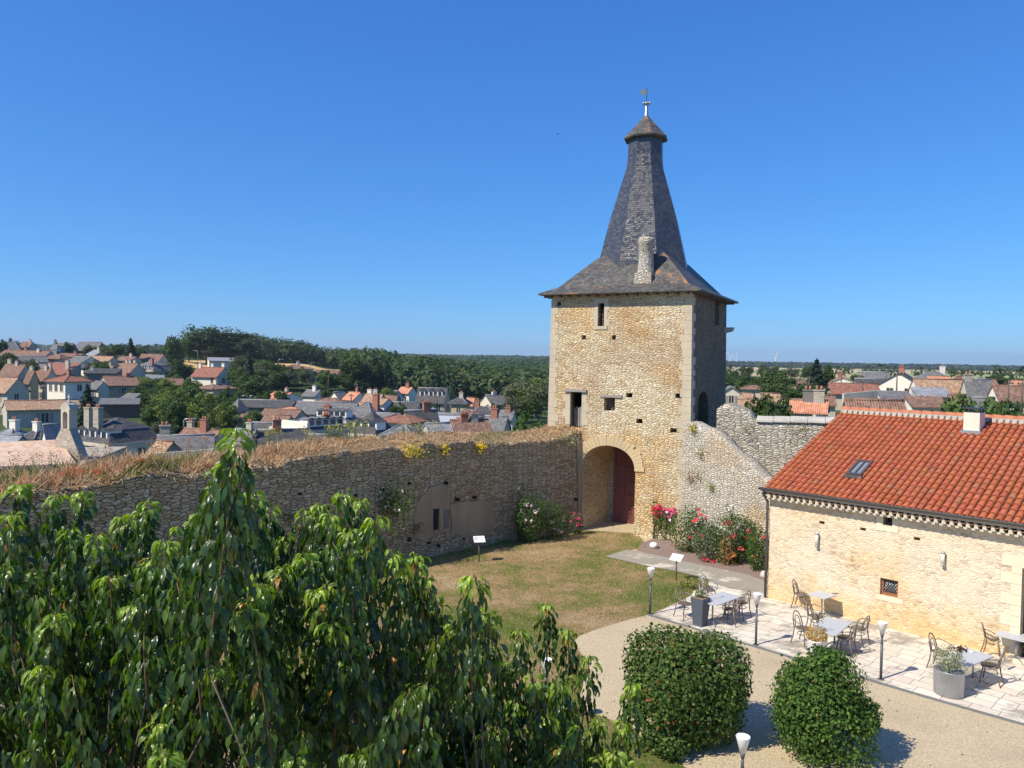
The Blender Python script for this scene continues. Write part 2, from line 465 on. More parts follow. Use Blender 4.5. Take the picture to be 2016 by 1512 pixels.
M['leaf_cherry'] = m_leaf('cherry_leaves', .26, .24, .6, (.34,.44,.06), .0, True)
M['dry'] = m_leaf('dry_grass', .3, .8, .1, (.3,.26,.18), .0)
M['petal'] = m_leaf('petals', .3, .6, .2, (.3,.3,.3), .0)
# ------------------------------------------------------------ the town: L, R, eave, ridge, base in photograph pixels, distance, yaw, depth/width
# roof: g gable with ridge along the front, y gable end to the front, h hip, m mansard, s shed, f flat
HOUSES = [
 # ---- far left, upper rows
 (2,42,690,672,702,300,22,.7,'h','s_mid','w_grey',[(-.1,'w_dark')],0,'slate hipped house at the top left of the town, its right hip in shade'),
 (40,69,682,674,702,305,-8,.7,'g','t_brown','w_grey',[(.6,'w_grey')],0,'small brown roofed house with a tall grey chimney beside the top left slate house'),
 (99,152,692,676,702,310,-10,.6,'g','s_mid','w_dark',[(-.9,'w_dark')],0,'long slate house against the sky with one dark chimney at its left end'),
 (150,206,688,674,702,318,-8,.5,'g','s_mid','w_dark',[],0,'tall plain slate barn roof against the sky, the highest roof of the town'),
 (97,128,697,680,706,285,-22,.8,'m','s_mid','w_dark',[],2,'mansard roofed house with round white dormers below the long slate house'),
 (170,219,700,690,713,272,-35,.8,'g','s_pale','w_grey',[(.3,'w_grey')],0,'pale blue slate house with a grey gable to the right'),
 (0,108,706,691,716,262,-10,.35,'g','t_brown','w_grey',[(-.1,'t'),(.55,'w_cream')],0,'long brown tiled roof across the top left with a square stone chimney'),
 (94,134,707,697,724,252,-14,.6,'h','t_brown','w_grey',[],1,'small hipped house with a plain pale wall under the long brown roof'),
 (112,172,702,697,712,268,-12,.5,'g','t_brown','w_grey',[(.4,'brick')],0,'low brown roof with a brick chimney in front of the mansard house'),
 (170,229,710,702,719,258,-12,.4,'g','t_orange','w_beige',[],0,'low orange tiled roof just right of the yellow bush'),
 (134,194,713,703,724,250,-30,.6,'g','s_mid','w_white',[],0,'grey slate roof with a white gable end to its left'),
 (22,90,712,702,722,246,38,.6,'g','s_mid','w_grey',[],0,'house with a grey rendered gable and dark side in the upper left rows'),
 (160,207,723,714,735,238,-38,.7,'g','s_dark','w_white',[],1,'small white gabled house with dark slates among brown roofs'),
 (232,276,709,703,720,262,-20,.6,'g','t_brown','w_grey',[(.3,'w_grey')],0,'brown roofed house with a grey gable below the dark conifer'),
 (275,326,709,698,722,290,-8,.5,'g','t_brown','w_grey',[],0,'wide dark brown roof left of the tall park trees'),
 (72,154,736,716,744,226,-16,.5,'s','t_red','w_grey',[(.8,'w_grey')],0,'long pale wall under a sloping dark red roof'),
 (0,62,740,718,762,206,-12,.7,'g','t_brown','w_grey',[(-.8,'w_grey'),(.2,'w_grey')],1,'brown tiled house at the left edge with two grey chimneys'),
 (-40,51,769,744,816,165,-14,.6,'g','t_orange','w_beige',[],5,'beige house with a bright orange roof at the left edge'),
 (50,74,748,730,792,186,-14,1.2,'g','t_brown','w_ochre',[(-.2,'w_grey')],2,'narrow ochre house with two stacked windows'),
 (73,110,745,726,792,190,-14,.9,'g','t_brown','w_beige',[(.1,'w_grey'),(.9,'w_grey')],2,'stained beige house with a brown shuttered window'),
 (98,174,752,738,790,178,-28,.8,'h','t_red','w_white',[(.1,'brick')],4,'white house with a hipped red brown roof and tall windows'),
 (170,236,735,727,766,218,12,.6,'s','s_dark','w_dark',[(-.8,'w_grey')],0,'dark windowless gable wall in shadow behind the white hipped house'),
 (222,291,742,716,760,228,-30,.9,'g','t_brown','w_grey',[(-.7,'w_grey'),(-.2,'w_grey'),(.5,'w_grey')],0,'large brown tiled roof stepping down with several dark chimneys'),
 (176,212,763,752,795,186,-25,.7,'g','s_mid','w_cream',[],2,'cream house with a blue window behind the dark spruce'),
 (200,271,758,742,796,198,40,1.1,'g','t_brown','w_stone',[(.6,'brick')],1,'old stone house with a lit gable and brown tiles above the bushes'),
 (266,338,730,711,756,245,-28,.7,'m','s_mid','w_cream',[(.8,'brick')],2,'mansard house with pale grey slates and a tall brick chimney'),
 (288,322,748,739,766,222,30,.8,'g','s_pale','w_grey',[],1,'small house with a blue grey roof and a round window'),
 (322,358,756,746,770,214,24,.8,'g','t_brown','w_cream',[],0,'low outbuilding with a dark roof and pale gable above the bushes'),
 (200,270,796,788,812,150,24,.6,'s','s_mid','wood_dark',[],0,'open fronted dark wooden shed with a sagging grey roof'),
 (15,150,806,790,842,125,38,.6,'g','t_orange','w_grey',[],1,'long shaded grey barn with an orange roof behind the bell gable'),
 # ---- left hillside
 (412,462,711,705,722,262,26,.7,'s','s_pale','w_white',[],0,'little white building with a flat grey roof in front of the wheat field'),
 (382,451,740,724,762,232,-18,.6,'g','t_red','w_white',[(-.95,'w_white'),(.0,'w_white'),(.95,'w_white')],3,'white house with a red brown roof and three white chimneys'),
 (388,464,766,757,798,205,-30,1.0,'h','t_brown','w_beige',[(.0,'w_cream')],2,'square beige stone house with a low hipped roof on the green slope'),
 (466,494,781,773,794,198,10,.8,'f','s_flat','w_grey',[],1,'flat roofed grey annex beside the square stone house'),
 (549,612,727,718,748,268,30,.9,'h','t_brown','w_beige',[(.3,'w_white')],0,'broad beige house with a low brown roof below the wood'),
 (611,674,737,728,749,272,20,.5,'h','t_brown','w_grey',[],2,'long low house with a brown roof at the foot of the wood'),
 (524,592,785,773,802,190,-36,.9,'g','t_new','w_white',[(.6,'w_grey')],3,'white house with a bright orange red roof in the middle of the town'),
 (467,582,800,789,812,160,-8,.3,'g','s_dark','w_dark',[],0,'very long black slate roof right of the little stone turret'),
 (548,600,810,803,818,150,-16,.6,'h','t_new','w_white',[],0,'low bright orange roof between long dark slate roofs'),
 (516,598,820,808,830,140,-12,.5,'g','t_brown','w_grey',[],0,'brown tiled roof with a skylight in front of the low orange roof'),
 (517,577,834,819,846,128,-14,.6,'g','t_brown','w_cream',[],0,'dark brown roof directly behind the big white side wall'),
 (486,547,855,834,868,115,-20,.8,'g','s_dark','w_white',[],0,'dark slate roof with one small skylight left of the big white wall'),
 (545,672,846,826,888,104,50,1.15,'m','s_mid','w_white',[(.2,'brick')],6,'large house with a bare white side wall and a row of oval dormers'),
 (509,606,868,848,882,92,24,.6,'g','s_dark','w_stone',[(-.3,'brick')],0,'dark slate roof with a red chimney and stone gable near the wall'),
 (346,452,872,847,886,96,-20,.7,'g','t_brown','w_grey',[(-.9,'w_stone'),(.2,'brick')],0,'wide brown roof behind the cherry shoot, chimney at its left end'),
 (314,416,890,860,902,80,18,.6,'g','s_mid','w_stone',[(-.95,'w_stone')],0,'grey slate roof with a stone gable and chimney near the rampart'),
 (298,352,889,880,902,76,-25,.8,'g','t_orange','w_stone',[],0,'small orange tiled roof tucked beside the stone chimney gable'),
 (154,308,872,822,905,88,-30,.85,'m','s_dark','w_white',[(-.6,'w_stone'),(.05,'w_stone')],6,'large white mansion with a two stage dark slate mansard roof'),
 (0,50,860,842,874,96,-20,.8,'h','s_pale','w_grey',[(.3,'w_white')],0,'weathered pale slate roof with a white chimney at the left edge'),
 (50,96,865,848,876,92,-24,.8,'h','s_dark','w_grey',[(-.2,'w_white')],0,'dark hipped roof beside a white round topped chimney'),
 (84,118,868,838,880,84,-34,.9,'y','s_pale','w_white',[],0,'blue grey gabled house just left of the bell gable'),
 (-10,52,876,862,890,76,-10,.6,'g','s_pale','w_grey',[],0,'low blue slate roof above the pale pink tiles'),
 # ---- centre
 (623,676,793,783,802,176,-14,.6,'h','t_brown','w_beige',[],0,'low brown hipped roof behind the long slate roofs'),
 (650,685,786,772,798,190,-32,.9,'y','s_mid','w_white',[],0,'small slate gabled house with white edged verges'),
 (679,718,785,773,797,184,-36,.9,'g','t_new','w_white',[(.5,'brick')],0,'white house with a salmon orange roof right of the small slate gable'),
 (716,758,789,777,798,178,-20,.7,'g','t_orange','w_beige',[(-.8,'w_white'),(.2,'w_grey')],0,'house with two mixed brown roofs and small white chimneys'),
 (734,771,794,786,812,160,-30,.8,'g','t_orange','w_white',[],0,'white walled house with a low orange roof left of the long dark barn'),
 (756,784,789,780,800,188,-10,.7,'g','t_brown','w_grey',[],0,'grey brown low roof between the white gable and orange roofs'),
 (766,794,781,770,796,200,28,.9,'y','s_dark','w_white',[],2,'little white gabled house beside a round dark shrub'),
 (785,817,772,763,794,215,-28,.8,'g','t_new','w_white',[(.3,'brick')],0,'tall white house with an orange roof left of the steep slate manor'),
 (822,882,789,765,815,172,-12,.6,'G','s_dark','w_beige',[],6,'manor with a steep dark slate roof and three white dormers'),
 (880,892,799,790,816,176,-10,.9,'g','t_brown','w_white',[],0,'narrow white house squeezed between two slate houses'),
 (890,923,796,781,818,165,-14,.8,'h','s_dark','w_ochre',[(.2,'w_grey')],2,'yellow stone house with a hipped dark roof right of the manor'),
 (918,936,794,784,806,182,-20,.8,'g','t_new','w_white',[],0,'small pink roofed house behind the yellow stone house'),
 (949,996,794,779,816,170,34,.9,'g','s_mid','w_cream',[(.1,'w_white')],1,'cream house with a white gable and bright slate roof at the town edge'),
 (928,979,819,800,828,148,-14,.7,'h','s_dark','w_grey',[(-.75,'brick')],0,'dark hipped roof with a red brick chimney at its left'),
 (891,944,824,806,832,138,-20,.9,'h','s_mid','w_grey',[],0,'pyramid shaped slate roof in the centre of the town'),
 (831,867,815,803,828,150,-16,.8,'h','s_mid','w_grey',[],0,'compact slate hip below the manor'),
 (766,825,805,793,814,160,-8,.4,'g','s_dark','w_cream',[],0,'long dark slate barn left of the manor'),
 (690,758,822,791,832,130,-24,.9,'h','s_mid','w_cream',[(.75,'brick')],0,'tall pyramid slate roof with a dark red chimney on its right'),
 (586,702,812,793,822,150,-6,.3,'g','s_mid','w_grey',[],0,'very long grey slate roof behind the dormered houses'),
 (626,704,828,811,850,112,-20,.7,'m','s_mid','w_grey',[(-.4,'brick')],4,'grey mansard house with tall dormers behind the oval dormers'),
 (697,768,856,812,884,86,-26,.9,'m','s_dark','w_cream',[],2,'slate pavilion with white ridge lines beside the rampart'),
 (747,832,832,817,858,100,-22,.7,'h','t_red','w_cream',[],0,'brown red hipped roof with a slate hung side'),
 (764,822,858,836,872,80,-16,.8,'h','s_mid','w_grey',[],0,'green grey glazed roof low behind the rampart weeds'),
 (794,862,838,810,850,110,28,.6,'g','s_dark','w_white',[(.5,'brick')],0,'steep slate roof with a white gable wall facing left'),
 (846,906,834,823,846,120,-10,.5,'s','s_flat','w_grey',[],0,'flat pale blue metal roof in the middle of the town'),
 (884,964,852,829,866,90,22,.7,'g','t_brown','w_grey',[(-.4,'brick'),(.3,'w_stone')],0,'patchy brown tiled roof with stone chimneys near the rampart'),
 (954,1000,842,822,856,96,-18,.7,'g','s_mid','w_grey',[(-.3,'brick')],0,'slate roof with a big brick chimney left of the round green tree'),
 (862,924,826,816,836,132,-10,.5,'g','s_mid','w_grey',[],0,'low grey slate roof behind the flat blue metal roof'),
 (1016,1056,808,802,816,210,-12,.5,'g','s_mid','w_white',[],1,'isolated white farmhouse among trees left of the tower'),
 (816,844,748,742,759,330,-30,.8,'s','s_flat','w_white',[],0,'small white modern house alone in the wooded hillside'),
 (456,512,868,848,886,90,-20,.7,'g','s_mid','w_grey',[(.7,'w_grey')],0,'slate roof directly behind the top shoot of the cherry tree'),
 (604,648,874,862,888,82,-14,.7,'g','s_dark','w_cream',[],0,'low slate roof at the foot of the white house with oval dormers'),
 (832,888,852,836,868,86,32,.8,'g','s_pale','w_grey',[],0,'pale rendered gable close behind the rampart weeds'),
 (470,522,828,819,838,138,-16,.6,'g','t_brown','w_cream',[],0,'small brown roof just right of the turret and its round bush'),
 (598,636,778,769,790,205,-24,.7,'g','s_mid','w_white',[(.3,'w_white')],0,'white house with a grey roof right of the bright orange roofed house'),
 (700,742,803,794,814,165,-18,.6,'g','t_orange','w_cream',[],0,'cream house with a faded roof left of the tall pyramid roof'),
 (898,936,837,828,848,112,-14,.7,'g','t_brown','w_stone',[(.5,'brick')],0,'brown roof between the flat blue roof and the brick chimneys'),
 (738,792,827,816,840,118,-20,.6,'g','s_mid','w_white',[],0,'grey roof behind the brown red hipped roof'),
 (984,1014,822,811,838,120,-18,.8,'g','s_mid','w_cream',[(.2,'brick')],1,'last slate roofed house left of the round green tree top'),
 (236,274,788,777,804,160,-20,.6,'s','s_mid','w_grey',[],0,'grey lean-to roof above the bushes right of the wooden shed'),
 (128,168,717,708,726,256,-14,.6,'g','t_brown','w_cream',[(.6,'w_grey')],0,'low brown roof between white gables in the upper town'),
 (58,98,729,718,740,234,-18,.7,'g','s_mid','w_grey',[(-.4,'w_grey')],0,'grey roofed house behind the long pale wall in the upper left town'),
 (196,232,731,721,744,234,-22,.7,'g','t_brown','w_stone',[(.3,'w_grey')],0,'brown roof left of the large stepping roofs with dark chimneys'),
 # ---- right of the tower
 (1500,1532,787,778,798,120,-20,.7,'g','t_orange','w_white',[],0,'small orange roofed house in front of the dark pole trees'),
 (1600,1642,793,782,804,100,-14,.6,'g','t_brown','w_grey',[],0,'brown roof right of the lichened stone chimney'),
 (1866,1902,793,783,804,92,-10,.6,'g','t_brown','w_stone',[],0,'low brown roof in front of the long faded roof'),
 (1746,1792,765,756,774,150,-12,.6,'g','t_brown','w_cream',[],0,'brown roof just left of the broad white gable'),
 (1862,1902,761,752,770,152,-14,.6,'g','t_orange','w_beige',[(.4,'brick')],0,'small roof with a brick chimney right of the salmon roof'),
 (1912,1958,801,790,814,80,-8,.6,'g','s_mid','w_grey',[],0,'grey roof low in front of the dark brown house at the right'),
 (1456,1500,801,792,810,110,-16,.6,'g','t_orange','w_cream',[],0,'pale roof just above the grey rampart near the tower'),
 (1432,1453,753,748,764,250,0,1.0,'h','t_orange','w_white',[],0,'tiny white house with an orange pyramid roof beside the tower'),
 (1423,1453,772,764,800,132,-8,.9,'y','s_mid','w_cream',[],1,'cream gabled house hard against the right side of the tower'),
 (1463,1502,767,758,778,190,-14,.7,'h','t_brown','w_beige',[],1,'low beige house with a brown hip right of the tower'),
 (1452,1482,784,776,796,150,-24,.8,'g','t_orange','w_white',[],0,'white cottage with a pale orange roof below the tower trees'),
 (1522,1566,770,763,784,170,-30,.7,'g','t_orange','w_white',[],1,'white bungalow with an orange roof left of the broad green tree'),
 (1548,1600,762,753,772,205,-12,.5,'g','t_brown','w_cream',[],0,'low brown roof behind the white bungalow'),
 (1559,1626,808,795,822,76,-26,.6,'g','t_new','w_grey',[(-.1,'w_dark'),(.75,'w_stone')],0,'bright orange roof with a big lichened stone chimney'),
 (1634,1726,773,757,798,118,-14,.5,'g','t_red','w_grey',[],0,'long grey rendered house with a red roof and teal shutter'),
 (1684,1741,758,747,772,150,-18,.7,'g','s_dark','w_beige',[],0,'house with a glossy black solar roof'),
 (1698,1749,745,733,758,210,-28,.8,'g','s_mid','w_beige',[],0,'brown gabled farmhouse with a grey roof in front of the fields'),
 (1641,1677,751,745,760,182,-20,.6,'y','t_orange','w_white',[(-.3,'brick')],0,'small white gable left of the black solar roof'),
 (1736,1813,758,735,780,140,-34,.9,'y','s_dark','w_white',[(.0,'brick')],2,'white house with a broad plain gable and dark slate sides'),
 (1810,1864,746,731,760,190,-10,.6,'h','s_mid','w_grey',[(.9,'w_white')],0,'big slate hipped roof on the skyline of the right hand village'),
 (1826,1870,750,742,760,172,-18,.6,'g','t_new','w_cream',[],0,'salmon orange roof in front of the big slate hip'),
 (1797,1896,768,749,784,116,-6,.4,'g','t_orange','w_white',[],1,'long faded orange roof with a single dormer'),
 (1895,1951,772,749,788,112,-6,.5,'g','s_mid','w_grey',[(-.95,'w_stone')],0,'grey slate roof joined to the right end of the long faded roof'),
 (1732,1794,788,774,806,96,-6,.5,'s','s_mid','w_beige',[],0,'lean-to with a corrugated grey roof and stone wall'),
 (1799,1867,779,769,790,102,-6,.4,'s','s_pale','w_grey',[],0,'low grey corrugated shed below the long faded roof'),
 (1787,1860,800,786,818,84,-8,.5,'s','t_brown','w_white',[],0,'brown tiled outhouse with a white wall'),
 (1950,2046,786,762,806,106,-8,.5,'g','t_brown','w_white',[],1,'dark brown roof at the right edge behind the utility poles'),
 (1988,2032,761,751,772,142,-10,.6,'g','t_new','w_white',[],0,'bright orange roof at the right edge of the village'),
 (1667,1776,812,797,822,62,-12,.4,'g','t_brown','w_grey',[],0,'low mossy brown roof directly behind the big red roof'),
 (1600,1660,776,766,786,160,-16,.6,'g','t_orange','w_cream',[],0,'cream house with a patchy roof behind the broad green tree'),
 (1905,1960,756,748,766,165,-14,.5,'g','t_brown','w_white',[],0,'white walled house with a brown roof left of the bright orange roof'),
]

# ---- solve every house from its place and distance
def solve_house(h):
    L, Rr, eave, ridge, base, Y, yaw, ratio = h[:8]
    gw = (Rr-L)*.07; L -= gw; Rr += gw; ratio *= 1.12
    a = R(yaw)
    c = at((L+Rr)/2, eave, Y)
    w = (Rr-L)/FPX*Y
    cx = c.x
    for _ in range(12):
        d = w*ratio
        xs = []
        for sx, sy in ((-1,-1),(1,-1),(1,1),(-1,1)):
            lx, ly = sx*w/2, sy*d/2
            xs.append(proj((cx+lx*math.cos(a)-ly*math.sin(a), Y+lx*math.sin(a)+ly*math.cos(a), c.z))[0])
        ext = max(xs)-min(xs); mid = (max(xs)+min(xs))/2
        w *= (Rr-L)/ext; cx += ((L+Rr)/2-mid)/FPX*Y
    d = w*ratio
    Yn = Y + min(sx*w/2*math.sin(a)+sy*d/2*math.cos(a) for sx in (-1,1) for sy in (-1,1))
    ze = at((L+Rr)/2, eave, (Yn+Y)/2).z
    zr = at((L+Rr)/2, ridge, Y).z
    zb = min(at((L+Rr)/2, base, Yn).z, ze-2.6)
    zr = max(zr, ze+.8)
    return cx, Y, w, d, a, ze, zr, zb
SOLVED = [solve_house(h) for h in HOUSES]

# ------------------------------------------------------------ terrain
CTRL = []                                   # (u = X/Y, ln Y, z, weight)
def ctl(px, Y, z=None, py=None, wt=1.0):
    if z is None: z = at(px, py, Y).z
    CTRL.append(((px-1008)/FPX, math.log(Y), z, wt))
for s_ in SOLVED: CTRL.append((s_[0]/s_[1], math.log(s_[1]), s_[7]-.1, 1.0))
for px, Y, py in [(370,270,737),(370,390,711),(450,270,738),(450,390,711),(560,285,741),(560,400,717),(690,290,748),(690,400,730),(620,300,738),
                  (0,330,697),(150,345,699),(300,345,706),(0,600,694),(300,600,700),(300,3000,692),(0,3000,690),
                  (400,440,708),(560,460,714),(690,490,724),(400,620,706),(690,700,718),(500,1200,712),
                  (760,300,784),(900,300,787),(1060,300,792),(760,500,758),(900,500,764),(1060,450,778),(900,900,736),(1060,900,738),(760,900,732),
                  (760,1600,716),(900,1600,719),(1060,1600,721),(760,2600,705),(900,2600,708),(1060,2600,710),(560,2600,706),
                  (1430,350,744),(1700,350,745),(2016,350,748),(1430,600,736),(1700,600,738),(2016,600,742),(1430,1500,726),(1700,1500,729),(2016,1500,733),(1430,2300,722),(1700,2300,726),(2016,2300,731),(2300,600,744),(2300,2300,734)]:
    ctl(px, Y, py=py)
for px in (-600,-200,100,400,700,1000): ctl(px, 52, z=-11); ctl(px, 70, z=-12)
for px in (1450,1700,2000,2400): ctl(px, 48, z=-.5); ctl(px, 62, z=.2)
for px in (-900,-400,0,500,900,1300,1800,2300,2800):
    CTRL.append(((px-1008)/FPX, math.log(5000), 2, 1.0)); CTRL.append(((px-1008)/FPX, math.log(30000), -40, 1.0))
CT = np.array(CTRL)
CASTLE = np.array([(-27,14),(-16.5,22.6),(3.2,37.9),(6,41),(11,45),(34,42),(60,20),(60,-40),(-60,-40),(-60,-8)], float)
def castle_dist(x, y):
    x = np.asarray(x, float); y = np.asarray(y, float)
    d = np.full(x.shape, 1e9); ins = np.zeros(x.shape, bool)
    n = len(CASTLE)
    for i in range(n):
        ax, ay = CASTLE[i]; bx, by = CASTLE[(i+1) % n]
        t = np.clip(((x-ax)*(bx-ax)+(y-ay)*(by-ay))/((bx-ax)**2+(by-ay)**2), 0, 1)
        d = np.minimum(d, np.hypot(x-ax-t*(bx-ax), y-ay-t*(by-ay)))
        cr = (ay > y) != (by > y)
        xi = (bx-ax)*(y-ay)/np.where(by-ay == 0, 1e-9, by-ay)+ax
        ins ^= cr & (x < xi)
    return np.where(ins, 0, d)
def ground(x, y):
    x = np.atleast_1d(np.asarray(x, float)); y = np.atleast_1d(np.asarray(y, float))
    yy = np.maximum(y, 30)
    u = np.clip(x/yy, -1.6, 1.6); l = np.log(yy)
    z = np.zeros(x.shape); W = np.zeros(x.shape)
    for cu, cl, cz, cw in CT:
        d2 = ((u-cu)/.05)**2 + ((l-cl)/.10)**2 + .02
        w = cw/d2**1.9
        z += w*cz; W += w
    z /= W
    d = castle_dist(x, y)
    k = np.clip(d/16, 0, 1); k = k*k*(3-2*k)
    return (-.6)*(1-k) + z*k
def hit(px, py, y0=45., y1=4000.):
    d = ray(px, py)
    Ys = np.exp(np.linspace(math.log(y0), math.log(y1), 420))
    X = d.x/d.y*Ys; Z = CAM[2]+d.z/d.y*Ys
    g_ = ground(X, Ys)
    i = np.argmax(Z < g_)
    if not (Z < g_).any(): return None
    return Vector((X[i], Ys[i], g_[i]))

us = np.linspace(-1.5, 1.5, 240)
ls = np.exp(np.concatenate([np.linspace(math.log(18), math.log(400), 130), np.linspace(math.log(400), math.log(9000), 60)[1:]]))
UU, LL = np.meshgrid(us, ls)
TX, TY = UU*LL, LL
TZ = ground(TX.ravel(), TY.ravel()).reshape(TX.shape)
V = np.stack([TX.ravel(), TY.ravel(), TZ.ravel()], 1)
nr, nc = TX.shape
idx = np.arange(nr*nc).reshape(nr, nc)
F = np.stack([idx[:-1,:-1].ravel(), idx[:-1,1:].ravel(), idx[1:,1:].ravel(), idx[1:,:-1].ravel()], 1)
g = NT('countryside')
ps = g.pos()
n1 = g.noise(ps, .02, 6, .6); n2 = g.noise(ps, .35, 6, .7)
c1 = g.mix(g.ramp(n1, [(.5,0),(.68,1)]), (.055,.08,.028), (.17,.15,.08))
c1 = g.mix(g.ramp(n2, [(.3,0),(.7,1)]), c1, (.045,.075,.022))
spy = g.n('ShaderNodeSeparateXYZ', {0: ps})
far = g.math('MULTIPLY', g.ramp(g.math('DIVIDE', spy.outputs[1], 3000.0), [(.10, 0), (.13, 1)]), g.ramp(g.math('DIVIDE', spy.outputs[0], g.math('MAXIMUM', spy.outputs[1], 1.0)), [(.22, 0), (.26, 1)]))
vf = g.n('ShaderNodeTexVoronoi', {'Vector': g.n('ShaderNodeMapping', {'Vector': ps, 'Scale': (.0045,.0022,0), 'Rotation': (0,0,.3)}).outputs[0], 'Scale': 1.0}, voronoi_dimensions='2D')
fc = g.ramp(g.n('ShaderNodeSeparateColor', {0: vf.outputs['Color']}).outputs[0], [(0,(.42,.36,.20)),(.3,(.50,.42,.25)),(.5,(.30,.33,.15)),(.7,(.48,.37,.24)),(1,(.55,.47,.29))], 'CONSTANT')
c1 = g.mix(far, c1, fc)
g.bsdf(c1, .95, None, .1)
M['land'] = g.mat
struct(link('terrain', np_mesh('terrain', V, F, [M['land']], smooth=True)))

def draped(name, pts, mat, lift=.35, n=40):
    """a field: quad of four ground points (x,y) laid over the terrain"""
    a, b, c, d = [Vector(p) for p in pts]
    P = []
    for j in range(n+1):
        for i in range(n+1):
            s, t = i/n, j/n
            p = (a*(1-s)+b*s)*(1-t) + (d*(1-s)+c*s)*t
            P.append((p.x, p.y))
    P = np.array(P)
    z = ground(P[:,0], P[:,1]) + lift
    V = np.column_stack([P, z])
    ix = np.arange((n+1)**2).reshape(n+1, n+1)
    F = np.stack([ix[:-1,:-1].ravel(), ix[:-1,1:].ravel(), ix[1:,1:].ravel(), ix[1:,:-1].ravel()], 1)
    return struct(link(name, np_mesh(name, V, F, [mat], smooth=True)))
g = NT('ripe_wheat')
_w = g.n('ShaderNodeMapping', {'Vector': g.pos(), 'Scale': (1,.12,1), 'Rotation': (0,0,.5)}).outputs[0]
g.bsdf(g.mix(g.noise(_w, .25, 6, .6), (.50,.33,.13), (.68,.48,.22)), .9, None, .1)
M['wheat'] = g.mat
def P2(px, Y): return ((px-1008)/FPX*Y, Y)
draped('wheat_field', [P2(340,275), P2(700,296), P2(700,405), P2(340,395)], M['wheat'])

# ------------------------------------------------------------ house builder
PANE = {}
def window_mesh(w, h, kind):
    key = (round(w,1), round(h,1), kind)
    if key in PANE: return PANE[key]
    m = MB()
    t = .13
    m.box(-w/2-t, w/2+t, -.05, .06, h/2, h/2+t, 0)
    m.box(-w/2-t, w/2+t, -.09, .06, -h/2-t, -h/2, 0)
    m.box(-w/2-t, -w/2, -.05, .06, -h/2, h/2, 0); m.box(w/2, w/2+t, -.05, .06, -h/2, h/2, 0)
    m.box(-w/2, w/2, -.012, .06, -h/2, h/2, 1)
    m.box(-.03, .03, -.03, .03, -h/2, h/2, 2)
    if kind == 's':
        m.box(-w/2-t-w*.5, -w/2-t, -.07, -.02, -h/2, h/2, 3); m.box(w/2+t, w/2+t+w*.5, -.07, -.02, -h/2, h/2, 3)
    me = m.mesh('window', [M['ashlar'], M['pane'], M['white'], M['wood_grey'] if kind == 's' else M['white']])
    PANE[key] = me
    return me
DORM = {}
def dormer_mesh(mats):
    key = mats[1].name
    if key in DORM: return DORM[key]
    m = MB()
    m.box(-.6,.6,-.1,1.6,-.8,.75,0)
    m.hull([(-.75,-.25,.75),(.75,-.25,.75),(.75,1.7,.75),(-.75,1.7,.75)], [(-.02,-.25,1.25),(.02,-.25,1.25),(.02,1.7,1.25),(-.02,1.7,1.25)], 1)
    m.box(-.38,.38,-.13,0,-.5,.55,2)
    me = m.mesh('dormer', [M['white'], mats[1], M['pane']])
    DORM[key] = me
    return me
rs = random.Random(11)
def add_chimney(par, x, y, ztop, zbot, mat, s=.45):
    m = MB()
    m.box(x-s, x+s, y-s*.6, y+s*.6, zbot, ztop, 0)
    m.box(x-s-.07, x+s+.07, y-s*.6-.07, y+s*.6+.07, ztop, ztop+.12, 0)
    for k in (-.4, .4):
        m.lathe([(.11,.12),(.13,.2),(.10,.5)], (x+s*k, y, ztop), 6, 1)
    m.build('chimney', [M[mat] if mat in M else M['w_stone'], M['brick']], par)

